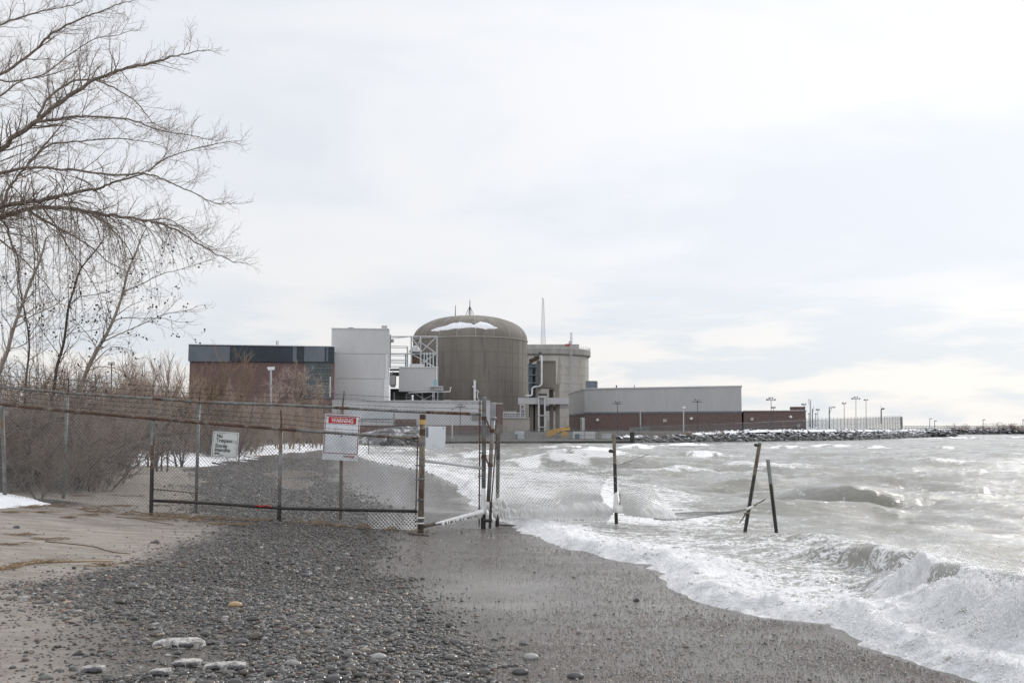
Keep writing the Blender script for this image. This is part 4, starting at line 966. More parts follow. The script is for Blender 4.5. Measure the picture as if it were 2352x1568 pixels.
for q in ((1456, 1482, 570, 604, -2.6, 1.6), (1420, 1429, 580, 634, -1.6, 1), (1428, 1462, 846, 860, -3.0, 1.6)):
    part('valve_head', 'steel_dk', B_, lambda m: f.box(m, c2(q[0], 0)[0], c2(q[1], 0)[0], c2(0, q[2])[1], c2(0, q[3])[1], q[4], q[5]))
part('ramp', 'rust', B_, lambda m: [f.bar(m, *c2(1374, 668 - k * 16), *c2(1462, 622 - k * 12), 0.35, -1) for k in range(3)])
def _st(m):
    for x in (1374, 1392, 1440): f.bar(m, *c2(x, 665), *c2(x, 910), 0.5, 0)
    for y in (690, 762, 832): f.box(m, c2(1372, 0)[0], c2(1446, 0)[0], c2(0, y)[1], c2(0, y + 8)[1], -0.6, 3)
    for k in range(15): f.bar(m, *c2(1374, 672 + k * 16), *c2(1392, 672 + k * 16), 0.2, -0.3)
part('stair_tower', 'bluegrey', B_, _st)
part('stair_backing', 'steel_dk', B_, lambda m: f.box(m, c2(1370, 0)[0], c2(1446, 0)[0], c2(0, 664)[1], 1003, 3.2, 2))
def _w(m):
    for x in (1458, 1512): f.box(m, c2(x - 6, 0)[0], c2(x + 6, 0)[0], c2(0, 968)[1], 1005, -3.4, 1)
    for y in (1120, 1220, 958): f.box(m, c2(1452, 0)[0], c2(1518, 0)[0], c2(0, y)[1], c2(0, y + 8)[1], -3.6, 1.2)
part('white_frame', 'clad2', B_, _w)
part('hand_rail', 'steel_dk', B_, lambda m: [f.bar(m, *c2(1462, y), *c2(1530, y - 1), 0.3, -2.8) for y in (938, 944)])

# ---- long building on the right
A_ = at(1343, 985, 312); Bv = at(1704.5, 985, 292); Lv = at(1307, 985, 352)
nb = Vector((-(Bv.y - A_.y), Bv.x - A_.x, 0)).normalized()
zt, zb = CAM_Z + 92.4 / F * 312, CAM_Z + 38.5 / F * 312
fl = Fac(1343, 312, n=nb)
def _plan(o):
    return [(Lv.x - o * .9, Lv.y - o * .2), (A_.x - o * 0.6, A_.y - o), (Bv.x + o * .6, Bv.y - o * .8), (Bv.x + 8.6, Bv.y + 39), (Lv.x + 2.2, Lv.y + 34)]
B_ = thing('storage_hall', (A_.x, A_.y, 0.2), 'long low hall with ribbed grey upper walls over red brick, by the water', 'building')
part('upper_wall', 'clad', B_, lambda m: (m.prism(_plan(0), zb, zt), m.clad((A_.x, A_.y), (Bv.x, Bv.y), zb, zt - 0.25, 0.5, 0.06), m.clad((Lv.x, Lv.y), (A_.x, A_.y), zb, zt - 0.25, 0.5, 0.06)))
part('roof_edge', 'clad2', B_, lambda m: m.prism(_plan(0.3), zt - 0.25, zt + 0.12))
part('dark_band', 'bluegrey', B_, lambda m: m.prism(_plan(0.10), zb - 0.55, zb - 0.02))
part('brick_wall', 'brick2', B_, lambda m: m.prism(_plan(-0.05), -1.0, zb - 0.53))
dr = part('door', 'white', B_, lambda m: fl.box(m, *[c3(x, 0)[0] for x in (196, 218)], c3(0, 388)[1], c3(0, 505)[1], -1.4, 1.5))
part('door_leaf', 'steel_dk', dr, lambda m: fl.box(m, c3(205, 0)[0], c3(208, 0)[0], c3(0, 392)[1], c3(0, 505)[1], -1.6, 0.3))
for x, y in ((926, 415),): part('wall_vent', 'conc_light', B_, lambda m: fl.box(m, c3(x - 15, 0)[0], c3(x + 15, 0)[0], c3(0, y - 13)[1], c3(0, y + 13)[1], -0.2, 0.3))
for x, y in ((334, 411), (1161, 399)): part('wall_lamp', 'white', B_, lambda m: m.lump(fl.pt(*c3(x, y), -0.3), 0.55, rng, 1, jit=0.05))
part('down_pipe', 'clad', B_, lambda m: fl.box(m, c3(712, 0)[0], c3(721, 0)[0], c3(0, 334)[1], c3(0, 525)[1], -0.9, 0.6))
for x in (462, 622): part('roof_pole', 'steel_dk', B_, lambda m: m.tube([fl.pt(*c3(x, 132), 4), fl.pt(*c3(x, 98), 4)], 0.11 if x == 622 else 0.2, 6))
# extension
E_ = thing('brick_extension', (Bv.x, Bv.y, 0.2), 'lower brick wing with a small roof hut at the right end of the long hall', 'building')
Ev = at(c3(2172, 0)[0], 985, 287); ne = Vector((-(Ev.y - Bv.y), Ev.x - Bv.x, 0)).normalized(); fe = Fac(c3(2000, 0)[0], 289, n=ne)
ze = CAM_Z + (985 - c3(0, 331)[1]) / F * 288
part('wall', 'brick2', E_, lambda m: m.prism([(Bv.x + 0.5, Bv.y - 0.1), (Ev.x, Ev.y), (Ev.x + 5, Ev.y + 18), (Bv.x + 5, Bv.y + 22)], -1, ze))
part('roof_edge', 'clad2', E_, lambda m: m.prism([(Bv.x + 0.4, Bv.y - 0.4), (Ev.x + 0.2, Ev.y - 0.3), (Ev.x + 5.2, Ev.y + 18), (Bv.x + 5, Bv.y + 22)], ze, ze + 0.22))
part('roof_hut', 'brick2', E_, lambda m: fe.box(m, c3(2027, 0)[0], c3(2163, 0)[0], c3(0, 296)[1], c3(0, 332)[1], 1.5, 8))
part('hut_roof', 'brick', E_, lambda m: fe.box(m, c3(2025, 0)[0], c3(2166, 0)[0], c3(0, 292)[1], c3(0, 297)[1], 1.2, 8.6))
for x, y in ((1696, 402), (2105, 460)): part('wall_vent', 'conc_light', E_, lambda m: fe.box(m, c3(x - 13, 0)[0], c3(x + 13, 0)[0], c3(0, y - 13)[1], c3(0, y + 13)[1], -1.0, 2.2))
part('wall_lamp', 'white', E_, lambda m: m.lump(fe.pt(*c3(2036, 384), -0.6), 0.5, rng, 1, jit=0.05))
# grey stack
tag(part('grey_stack', 'bluegrey', None, lambda m: m.tube([at(*c2(1925, 900), 380), at(*c2(1925, 820), 380)], 2.3, 24)), 'short plain blue-grey stack standing behind the long hall', 'stack')
# yellow conveyor and yard things
f = Fac(c2(1650, 0)[0], 226)
Yc = thing('yellow_conveyor', f.pt(*c2(1640, 1290)), 'yellow sloping steel chute behind the waterside security fence', 'chute')
def _yc(m):
    for o in (0.0, 1.6):
        a = [f.pt(*c2(x, y), o) for x, y in ((1528, 1262), (1600, 1240), (1735, 1222), (1735, 1252), (1660, 1262), (1560, 1310), (1530, 1310))]
        b = [p + f.n * 0.3 for p in a]; k = len(a)
        m.add([tuple(p) for p in a + b], [tuple(range(k))[::-1], tuple(range(k, 2 * k))] + [(i, (i + 1) % k, k + (i + 1) % k, k + i) for i in range(k)])
part('side_plate', 'yellow', Yc, _yc)
part('belt', 'steel_dk', Yc, lambda m: m.tube([f.pt(*c2(1545, 1282), 0.9), f.pt(*c2(1730, 1236), 0.9)], 0.5, 4))
part('hopper', 'yellow', Yc, lambda m: f.box(m, c2(1662, 0)[0], c2(1712, 0)[0], c2(0, 1262)[1], c2(0, 1325)[1], -0.4, 3))
def container(l, r, t, b, Yv, label, mat, door):
    ff = Fac((l + r) / 2, Yv); c = thing('site_container', ff.pt((l + r) / 2, b), label, 'container')
    part('box', mat, c, lambda m: (ff.box(m, l, r, t, b, 0, 3), ff.clad(m, l, r, t + .4, b, 0, 0.5, 0.08)))
    part('door', door, c, lambda m: ff.box(m, l + (r - l) * .1, l + (r - l) * .3, t + (b - t) * .25, b, -0.25, 0.2))
container(*c2(1760, 1265)[:1], c2(1955, 0)[0], c2(0, 1264)[1], c2(0, 1345)[1], 216, 'grey site container right of the yellow chute, wide with a dark door', 'clad2', 'bluegrey')
container(c2(2020, 0)[0], c2(2110, 0)[0], c2(0, 1285)[1], c2(0, 1345)[1], 216, 'small pale site container behind the waterside fence near the dark pile', 'clad2', 'clad')
container(c2(1245, 0)[0], c2(1330, 0)[0], c2(0, 1262)[1], c2(0, 1350)[1], 214, 'blue-grey site container below the annex with the railing', 'clad3', 'bluegrey')

# ================================================================== the waterfront of the plant
# sea wall of dark sheet piles with a pale cap
Wp = [(-27.5, 196.0), (24.0, 203.0)]
Sw = thing('sea_wall', (0, 199, -0.5), 'long dark sheet pile wall with a pale concrete cap along the water', 'wall')
def _sw(m):
    dx, dy = Wp[1][0] - Wp[0][0], Wp[1][1] - Wp[0][1]; l = math.hypot(dx, dy); dx /= l; dy /= l
    m.clad((Wp[0][0], Wp[0][1] - 0.4), (Wp[1][0], Wp[1][1] - 0.4), -4.0, -0.78, 1.2, 0.35)
part('pile_face', 'black', Sw, _sw)
part('cap', 'conc_grey', Sw, lambda m: m.prism([(-28, 195.4), (24.6, 202.4), (24.4, 204), (-28.2, 197)], -0.78, -0.42))
part('fender', 'black', Sw, lambda m: m.tube([(-27.5, 195.1, -0.62), (24, 202.1, -0.62)], 0.10, 6))
tag(part('mooring_pile', 'black', None, lambda m: m.tube([at(*c3(638, 612), 201), at(*c3(637, 517), 201)], 0.48, 4)), 'thick dark steel pile standing at the right end of the sea wall', 'pile')

def sec_fence(name, label, path, nmid, cell, coil):
    """path: (x, y, zbase, ztop)"""
    R_ = thing(name, path[0][:3], label, 'fence')
    wire, coilb = MB(), MB(); acc = 0
    for (a, b) in zip(path[:-1], path[1:]):
        A, Bq = Vector(a[:3]), Vector(b[:3]); At, Bt = Vector((a[0], a[1], a[3])), Vector((b[0], b[1], b[3]))
        l = (Bq - A).length; nc_ = l / cell; nr_ = max(2, ((At - A).length + (Bt - Bq).length) / 2 / cell)
        def P(u, v): p = A.lerp(Bq, u); q = At.lerp(Bt, u); return q.lerp(p, v)
        for sg in (1, -1):
            k = 0.0
            while k < nc_ + nr_:
                p = []
                for i in range(2):
                    pass
                # u*nc + v*nr = k
                v0 = max(0, (k - nc_) / nr_); v1 = min(1, k / nr_)
                if v1 > v0:
                    u0, u1 = (k - v0 * nr_) / nc_, (k - v1 * nr_) / nc_
                    if sg < 0: u0, u1 = 1 - u0, 1 - u1
                    wire.tube([P(u0, v0), P(u1, v1)], 0.011, 3)
                k += 1.0
        for v in (0.0, 0.5, 0.98): wire.tube([P(0, v), P(1, v)], 0.03, 4)
        n = max(1, round(l / 3.0))
        for i in range(n):
            u = i / n; p, q = P(u, 1.0), P(u, 0.0)
            pm = MB(); pm.tube([p - Vector((0, 0, .4)), q, q + Vector((0.12, -0.25, 0.5))], [0.055, 0.05, 0.035], 6); pm.build('post', M['fencewire'], R_)
        if coil:
            m_ = int(l / 0.12); pts = []
            for i in range(m_):
                u = i / m_; th = i * 0.9; c = P(u, 0) + Vector((0.06, -0.12, 0.28)); pts.append(c + Vector((0, 0.22 * math.cos(th), 0.22 * math.sin(th))))
            coilb.tube(pts, 0.012, 3)
    wire.build('chain_link', M['fencewire'], R_)
    if coil: coilb.build('razor_coil', M['fencewire'], R_)
    return R_
def pz(px, pb, pt, Y):
    a = at(px, pb, Y); return (a.x, a.y, a.z, at(px, pt, Y).z)
sec_fence('security_fence', 'tall chain link security fence along the top of the dark sea wall', [pz(880, 1010, 991, 198.5), pz(1150, 1010, 990, 202), pz(1438, 1009, 987, 205.5)], 2, 0.30, True)
sec_fence('security_fence', 'long security fence with curled wire on top of the snowy rock bank',
          [pz(1446, 1004, 985, 210), pz(c3(795, 0)[0], 998, c3(0, 468)[1], 232), pz(c3(1545, 0)[0], 992, c3(0, 440)[1], 243), pz(c3(2170, 0)[0], 988, c3(0, 412)[1], 259),
           pz(c4(700, 0)[0], 986, c4(0, 425)[1], 286), pz(c4(1195, 0)[0], 985, c4(0, 408)[1], 330)], 2, 0.23, True)
sec_fence('security_fence', 'end stretch of security fence turning back at the tip of the rock bank', [pz(c4(1195, 0)[0], 985, c4(0, 410)[1], 330), pz(c4(1216, 0)[0], 984, c4(0, 425)[1], 356)], 2, 0.23, False)

# boulders
rrng = random.Random(11)
RP = []
for k in range(7):
    m = MB(); vs, fs = ICO[2]; a = [rrng.uniform(0, 9) for _ in range(5)]
    pl = [(Vector((rrng.uniform(-1, 1), rrng.uniform(-1, 1), rrng.uniform(-1, 1))).normalized(), rrng.uniform(0.45, 0.8)) for _ in range(9)]
    q = []
    for v in vs:
        w = v.copy()
        for n_, d_ in pl:
            e = w.dot(n_) - d_
            if e > 0: w -= n_ * e
        q.append((w.x * 1.35, w.y, w.z * 0.8))
    m.add(q, fs); RP.append((q, fs))
rock_src = []
for q, fs in RP:
    me = bpy.data.meshes.new('boulder'); me.from_pydata(q, [], fs); me.materials.append(M['rock']); me.update(); rock_src.append(me)
def bank_line(t):
    P = [(24.5, 204), (64, 239), (88, 263), (150, 361)]; T_ = (0, .27, .44, 1.0001)
    i = max(j for j in range(3) if t >= T_[j]); k = (t - T_[i]) / (T_[i + 1] - T_[i]); a, b = P[i], P[i + 1]
    return a[0] + (b[0] - a[0]) * k, a[1] + (b[1] - a[1]) * k
cand = []
for i in range(2100):
    t = rrng.random() ** 1.15; x, y = bank_line(t); n_ = (-0.78, 0.62)
    o = rrng.uniform(-1.9, 4.9); h = min(1.0, (o + 1.9) / 5.6)
    r = rrng.uniform(0.45, 1.0) * (0.8 + 0.35 * t) * (1.15 - 0.4 * h)
    zt_ = (0.25 + 1.25 * min(1, t * 4)) if t < 0.25 else 1.5
    z = -1.15 + (zt_ + 1.1) * h - r * 0.25 + rrng.uniform(-.15, .2)
    cand.append((r, (x + n_[0] * o, y + n_[1] * o, z)))
for i in range(60):       # tip
    cand.append((rrng.uniform(.6, 1.2), (150 + rrng.uniform(-1, 9), 362 + rrng.uniform(-6, 10), rrng.uniform(-1.1, 0.6))))
cand.sort(key=lambda c: -c[0] / c[1][1])
stuff = MB()
for i, (r, p) in enumerate(cand):
    rot = Euler((rrng.uniform(-.5, .5), rrng.uniform(-.5, .5), rrng.uniform(0, 6.28)))
    if i < 290:
        o = bpy.data.objects.new('boulder', rock_src[i % 7]); COL.objects.link(o); o.location = p; o.rotation_euler = rot; o.scale = (r, r, r)
        tag(o, 'dark snow-dusted boulder in the rock bank below the security fence', 'boulder', 'boulders of the rock bank')
    else:
        q, fs = RP[i % 7]; mt = Matrix.Translation(p) @ rot.to_matrix().to_4x4() @ Matrix.Scale(r, 4)
        stuff.add([tuple(mt @ Vector(v)) for v in q], fs)
tag(stuff.build('rubble', M['rock']), kind='stuff')
# snow lying along the crest of the rock bank
def strip_snow(name, pts, w, rise, seed, kind='structure'):
    vs, n = [], len(pts); fs = []; k = 7
    for i, p in enumerate(pts):
        a = pts[max(0, i - 1)]; b = pts[min(n - 1, i + 1)]; d = Vector((b[0] - a[0], b[1] - a[1], 0)).normalized(); nn_ = Vector((-d.y, d.x, 0))
        for j in range(k):
            u = j / (k - 1) * 2 - 1; ww = w[i] if isinstance(w, list) else w
            e = 0.35 * math.sin(i * 1.7 + seed) + 0.25 * math.sin(i * 3.1 + j)
            vs.append(Vector(p) + nn_ * (ww * u * (1 + 0.2 * e)) + Vector((0, 0, rise * (1 - u * u) * (1 + 0.5 * e) - 0.25 * abs(u) ** 3)))
    for i in range(n - 1):
        for j in range(k - 1): fs.append((i * k + j, i * k + j + 1, (i + 1) * k + j + 1, (i + 1) * k + j))
    m = MB(); m.add([tuple(v) for v in vs], fs); return tag(m.build(name, M['snow'], smooth=True), kind=kind)
pts = []
for i in range(60):
    t = i / 59; x, y = bank_line(t); zt_ = (0.2 + 1.2 * min(1, t * 4)) if t < 0.25 else 1.45
    pts.append((x - 0.78 * 3.6, y + 0.62 * 3.6, zt_ - 0.05))
strip_snow('bank_snow', pts, [1.1 + .5 * math.sin(i * .9) + .5 * math.sin(i * 2.3) for i in range(60)], 0.22, 1)
# far breakwater with railing
fb = MB()
for i in range(900):
    t = rrng.random(); x = 185 + 400 * t; y = 545 + 25 * t; o = rrng.uniform(-1.5, 3); r = rrng.uniform(.7, 1.5)
    q, fs = RP[i % 7]; mt = Matrix.Translation((x, y + o, -1.2 + (o + 1.5) * 0.55 + rrng.uniform(-.2, .3))) @ Euler((rrng.uniform(-.4, .4), rrng.uniform(-.4, .4), rrng.uniform(0, 6))).to_matrix().to_4x4() @ Matrix.Scale(r, 4)
    fb.add([tuple(mt @ Vector(v)) for v in q], fs)
tag(fb.build('far_breakwater', M['rock']), kind='stuff')
m = MB(); m.prism([(175, 546.5), (900, 590), (900, 640), (175, 640)], -3, 1.2); tag(m.build('far_pier', plain('pier_ground', (0.16, 0.15, 0.14), (0.4, 0.4, 0.4), 0.3, 0.9)), kind='structure')
Rr = thing('pier_railing', at(c4(1250, 0)[0], 984, 540), 'long thin metal railing along the far breakwater', 'railing')
def _fr(m):
    a, b = at(c4(1225, 0)[0], 985, 548), at(2450, 985, 566)
    for k in range(111):
        p = a.lerp(b, k / 110); m.bar((p.x, p.y, 1.0), (p.x, p.y, 3.4 if k % 2 == 0 else 3.3), 0.16)
    for z in (1.6, 2.5, 3.4): m.bar((a.x, a.y, z), (b.x, b.y, z), 0.2)
part('rail', 'bluegrey', Rr, _fr)
LPT = [(1468, 425, 'leftmost thin lamp post on the far breakwater'), (1513, 445, 'second and shorter thin lamp post on the far breakwater'), (1968, 435, 'thin lamp post standing between bushes on the far breakwater'), (2342, 436, 'rightmost thin lamp post on the far breakwater, by the picture edge')]
for x, y, lb in LPT:
    a, b = at(*c4(x, 515), 552), at(*c4(x, y), 552); l_ = thing('lamp_post', a, lb, 'lamp post', 'lamp posts on the far breakwater')
    part('pole', 'steel_dk', l_, lambda m: m.tube([a, b], [0.20, 0.14], 6)); part('lamp_head', 'steel_dk', l_, lambda m: m.box(b.x - 0.2, b.x + 1.3, b.y - .2, b.y + .2, b.z - 0.1, b.z + 0.25))

# ---- poles inside the fence
def floodlight(cx, cy_top, cy_base, cv, Y, heads, label, pole='steel_dk', spread=34):
    b, t = at(*cv(cx, cy_base), Y), at(*cv(cx, cy_top), Y); u = Y / F * (K if cv is not c4 else 0.2448)
    o = thing('floodlight', b, label, 'floodlight', 'floodlights inside the security fence')
    part('pole', pole, o, lambda m: m.tube([b - Vector((0, 0, .8)), t + Vector((0, 0, 0.2))], [0.085, 0.065], 8))
    if heads > 1: part('crossbar', pole, o, lambda m: m.bar(t + Vector((-spread * u, 0, 0)), t + Vector((spread * u, 0, 0)), 0.09))
    for k in range(heads):
        x = 0 if heads == 1 else -spread + 2 * spread * k / (heads - 1)
        dz = 0.05 if k in (0, heads - 1) else 0.42
        c = t + Vector((x * u * 0.95, 0, dz))
        def _hd(m):
            s = 0.22; sx = -0.12 if x < 0 else 0.12
            m.hexa([(c.x - s, c.y - s, c.z - .04), (c.x + s, c.y - s, c.z - .04), (c.x + s * .7 + sx, c.y + s, c.z - .1), (c.x - s * .7 + sx, c.y + s, c.z - .1),
                    (c.x - s, c.y - s, c.z + .32), (c.x + s, c.y - s, c.z + .32), (c.x + s * .7 + sx, c.y + s, c.z + .2), (c.x - s * .7 + sx, c.y + s, c.z + .2)])
            m.bar((c.x, c.y, t.z), (c.x, c.y, c.z), 0.07)
        hd = part('lamp_head', 'steel_dk', o, _hd)
        part('lens', 'clad2', hd, lambda m: m.box(c.x - .17, c.x + .17, c.y - .26, c.y - .225, c.z + .01, c.z + .27))
    return o
floodlight(767, 1050, 1265, c2, 222, 4, 'four-headed floodlight in front of the low metal building left of the gate post')
floodlight(183, 1074, 1215, c2, 225, 2, 'short two-headed floodlight in front of the low building, above the brick panel', spread=12)
floodlight(508, 266, 500, c3, 224, 4, 'four-headed floodlight in front of the left part of the long grey and brick hall')
floodlight(1213, 250, 500, c3, 236, 4, 'four-headed floodlight in front of the right part of the long grey and brick hall')
floodlight(1862, 236, 480, c3, 244, 4, 'tall four-headed floodlight with a second lower lamp in front of the brick wing')
floodlight(1884, 304, 480, c3, 262, 2, 'short twin lamp just behind the tall floodlight at the brick wing', spread=10)
floodlight(2152, 276, 300, c3, 256, 2, 'twin floodlight standing on the roof hut of the brick wing', spread=12)
floodlight(665, 284, 515, c4, 300, 2, 'twin-headed floodlight, first tall one beyond the brick wing', spread=12)
floodlight(775, 240, 510, c4, 295, 4, 'four-headed floodlight on a tall pole beyond the brick wing')
floodlight(870, 252, 510, c4, 310, 2, 'twin-headed tall floodlight nearest the tip of the fenced bank', spread=12)
floodlight(418, 343, 470, c4, 300, 2, 'small twin lamp among the poles just right of the brick wing', spread=10)
def pole(name, cx, y0, y1, cv, Y, r, label, cat, mat, extra=None):
    b, t = at(*cv(cx, y1), Y), at(*cv(cx, y0), Y); o = thing(name, b, label, cat)
    part('pole', mat, o, lambda m: m.tube([b - Vector((0, 0, .6)), t], [r * .5, r * .42], 8))
    if extra: extra(o, b, t, Y / F * (K if cv is not c4 else 0.2448))
def cam_head(o, b, t, u):
    part('camera_box', 'white', o, lambda m: m.box(t.x - 8 * u, t.x + 14 * u, t.y - .5, t.y + .5, t.z - 0.2, t.z + 9 * u))
    part('aerial', 'steel', o, lambda m: m.bar((t.x - 2 * u, t.y, t.z), (t.x - 2 * u, t.y, t.z + 26 * u), 0.06))
pole('camera_pole', 1090, 300, 515, c3, 228, 0.26, 'pale camera pole in front of the long hall between two floodlights', 'camera pole', 'clad2', cam_head)
def cam2(o, b, t, u):
    part('arm', 'steel_dk', o, lambda m: m.bar(t, t + Vector((26 * u, 0, 0)), 0.14)); part('camera', 'steel_dk', o, lambda m: m.box(t.x + 8 * u, t.x + 28 * u, t.y - .4, t.y + .4, t.z + 1 * u, t.z + 11 * u))
    part('aerial', 'steel', o, lambda m: m.bar(t, t + Vector((0, 0, 34 * u)), 0.08))
pole('camera_pole', 1012, 335, 450, c4, 318, 0.42, 'brown camera pole with an arm at the right end of the security fence', 'camera pole', 'rust', cam2)
def larm(o, b, t, u):
    part('arm', 'bluegrey', o, lambda m: m.bar(t, t + Vector((50 * u, 0, 0)), 0.14)); part('lamp', 'steel_dk', o, lambda m: m.box(t.x + 36 * u, t.x + 52 * u, t.y - .4, t.y + .4, t.z - .1, t.z + 5 * u))
    part('stay', 'bluegrey', o, lambda m: m.bar(t + Vector((0, 0, -60 * u)), t + Vector((22 * u, 0, -4 * u)), 0.10))
pole('arm_lamp', 525, 318, 500, c4, 300, 0.36, 'grey pole with a long horizontal arm beyond the brick wing', 'lamp post', 'bluegrey', larm)
def ant(o, b, t, u):
    part('aerial', 'steel', o, lambda m: (m.bar(t + Vector((-16 * u, 0, -40 * u)), t + Vector((-16 * u, 0, 12 * u)), 0.1), m.bar(t + Vector((-16 * u, 0, -38 * u)), t + Vector((0, 0, -44 * u)), 0.1)))
pole('antenna_pole', 348, 246, 490, c4, 285, 0.42, 'thick pale antenna pole just right of the brick wing', 'antenna pole', 'clad2', ant)
pole('antenna_pole', 367, 330, 490, c4, 285, 0.30, 'shorter reddish antenna pole beside the thick pale one', 'antenna pole', 'rust', lambda o, b, t, u: part('aerial', 'steel', o, lambda m: m.bar(t + Vector((10 * u, 0, -30 * u)), t + Vector((10 * u, 0, 24 * u)), 0.08)))
pole('arm_lamp', 398, 378, 480, c4, 290, 0.22, 'short lamp post with a small hooked head right of the antenna poles', 'lamp post', 'steel_dk', lambda o, b, t, u: part('lamp', 'steel_dk', o, lambda m: m.box(t.x - 8 * u, t.x + 10 * u, t.y - .3, t.y + .3, t.z - .1, t.z + 4 * u)))
pole('arm_lamp', 335, 376, 480, c4, 288, 0.22, 'short lamp post with a small hooked head left of the antenna poles', 'lamp post', 'steel_dk', lambda o, b, t, u: part('lamp', 'steel_dk', o, lambda m: m.box(t.x - 8 * u, t.x + 6 * u, t.y - .3, t.y + .3, t.z - .1, t.z + 4 * u)))
pole('mast_pole', 696, 1072, 1320, c2, 214, 0.3, 'pale lamp pole in front of the low metal building, left of the four-headed floodlight', 'lamp post', 'clad2', lambda o, b, t, u: part('lamp', 'steel_dk', o, lambda m: m.box(t.x - 4 * u, t.x + 8 * u, t.y - .3, t.y + .3, t.z, t.z + 8 * u)))
# tall lamp with a white box head in front of the brick hall
f = Fac(622, 190); Cp = thing('camera_tower', f.pt(*c1(860, 1060)), 'tall grey pole with a slanted white box head before the brick hall', 'camera pole')
part('pole', 'steel', Cp, lambda m: m.tube([f.pt(*c1(861, 1100)), f.pt(*c1(861, 727))], [0.22, 0.19], 12))
def _bh(m):
    a = [f.pt(*c1(x, y)) for x, y in ((838, 724), (893, 720), (896, 692), (825, 696))]; b = [p + f.n * 1.2 for p in a]
    m.add([tuple(p) for p in a + b], [(0, 1, 2, 3), (7, 6, 5, 4), (0, 4, 5, 1), (1, 5, 6, 2), (2, 6, 7, 3), (3, 7, 4, 0)])
part('camera_box', 'white', Cp, _bh); part('bracket', 'steel_dk', Cp, lambda m: f.box(m, c1(852, 0)[0], c1(872, 0)[0], c1(0, 722)[1], c1(0, 732)[1], 0.1, 0.8))
# distant light mast seen through the trees on the left
f = Fac(256, 260); Sm = thing('stadium_mast', f.pt(258, 960), 'distant light mast with a round platform seen through the bare trees', 'mast')
part('pole', 'steel_dk', Sm, lambda m: m.tube([f.pt(256, 960), f.pt(256, 832)], 0.16, 8))
part('platform', 'steel_dk', Sm, lambda m: (m.lathe([(0, 0), (.8, 0), (.8, .15), (0, .15)], f.pt(256, 838), 12), [m.bar(f.pt(249 + 3.4 * k, 838), f.pt(249 + 3.4 * k, 831), 0.15) for k in range(5)], f.box(m, 246, 250, 852, 856, -1, 1)))
# dark gravel bank and boulders where the beach meets the sea wall
ebk = MB()
bx = [at(812, 985, 188), at(900, 985, 184), at(962, 985, 190), at(1010, 985, 194)]
for i, (p, h) in enumerate(zip(bx, (0.8, 2.3, 2.4, 0.2))):
    for (oy, zz) in ((-6, -1.0), (-2, 0.45 * h), (1, h), (8, h), (16, -1)): ebk.V.append((p.x, p.y + oy, zz))
for i in range(3):
    for j in range(4): ebk.F.append((i * 5 + j, (i + 1) * 5 + j, (i + 1) * 5 + j + 1, i * 5 + j + 1))
tag(ebk.build('gravel_bank', plain('dark_gravel', (0.06, 0.06, 0.065), (0.16, 0.16, 0.165), 0.9, 0.9, cc=(0.5, 0.51, 0.54), cscale=0.5), smooth=True), kind='structure')
for i in range(26):
    px, py = rrng.uniform(880, 968), rrng.uniform(1006, 1024); p = at(px, py, rrng.uniform(150, 180)); r = rrng.uniform(.35, .85)
    o = bpy.data.objects.new('boulder', rock_src[i % 7]); COL.objects.link(o); o.location = p; o.rotation_euler = (rrng.uniform(-.5, .5), rrng.uniform(-.5, .5), rrng.uniform(0, 6)); o.scale = (r, r, r)
    tag(o, 'grey boulder heaped where the beach meets the dark sea wall', 'boulder', 'boulders where the beach meets the sea wall')

# ================================================================== the near fences
CELL = 0.070
def mesh_patch(mb, P, nu, nv, rad, seg=1, off=None):
    """two families of crossing wires over P(u, v), u across, v down"""
    for sg in (1, -1):
        k = 0.5
        while k < nu + nv:
            v0, v1 = max(0.0, (k - nu) / nv), min(1.0, k / nv)
            if v1 - v0 > 0.004:
                n = max(2, int(seg * (v1 - v0)) + 1); pts = []; rr = []
                for i in range(n + 1 if seg > 1 else 2):
                    v = v0 + (v1 - v0) * i / (n if seg > 1 else 1); u = (k - v * nv) / nu
                    if sg < 0: u = 1 - u
                    p = P(u, v)
                    pts.append(p + Vector((0, 0.003 * sg, 0))); rr.append(rad(u, v) if callable(rad) else rad)
                mb.tube(pts, rr, 3)
            k += 1.0
def barbed(name, root, A, Bq, sag=0.02):
    m = MB(); l = (Bq - A).length; n = max(4, int(l / 0.4)); pts = []
    for i in range(n + 1):
        u = i / n; pts.append(A.lerp(Bq, u) - Vector((0, 0, sag * 4 * u * (1 - u))))
    m.tube(pts, 0.0032, 4)
    k = 0.07
    while k < l:
        u = k / l; p = A.lerp(Bq, u) - Vector((0, 0, sag * 4 * u * (1 - u)))
        for s in (1, -1): m.tube([p + Vector((-.005, .006 * s, -.012)), p + Vector((.006, -.006 * s, .013))], 0.003, 3)
        k += 0.125
    return m.build(name, M['barb'], root)
RearY = lambda px: float(np.interp(px, [-250, 0, 159, 457, 785, 1110], [23.2, 22.2, 21.6, 20.4, 19.6, 18.8]))
FrontY = lambda px: float(np.interp(px, [-250, 5, 352, 645, 967], [20.6, 19.8, 19.5, 19.0, 17.9]))
rear_rail = [(-250, 876), (0, 888), (159, 903), (349, 915), (457, 923), (648, 930), (785, 936.5), (918, 944), (1105, 951)]
front_rail = [(-250, 903), (0, 928), (159, 944), (353, 961), (428, 967.5), (648, 985), (743, 992), (918, 1004), (958, 1006.5)]
def rz(P, px): return float(np.interp(px, [p[0] for p in P], [p[1] for p in P]))
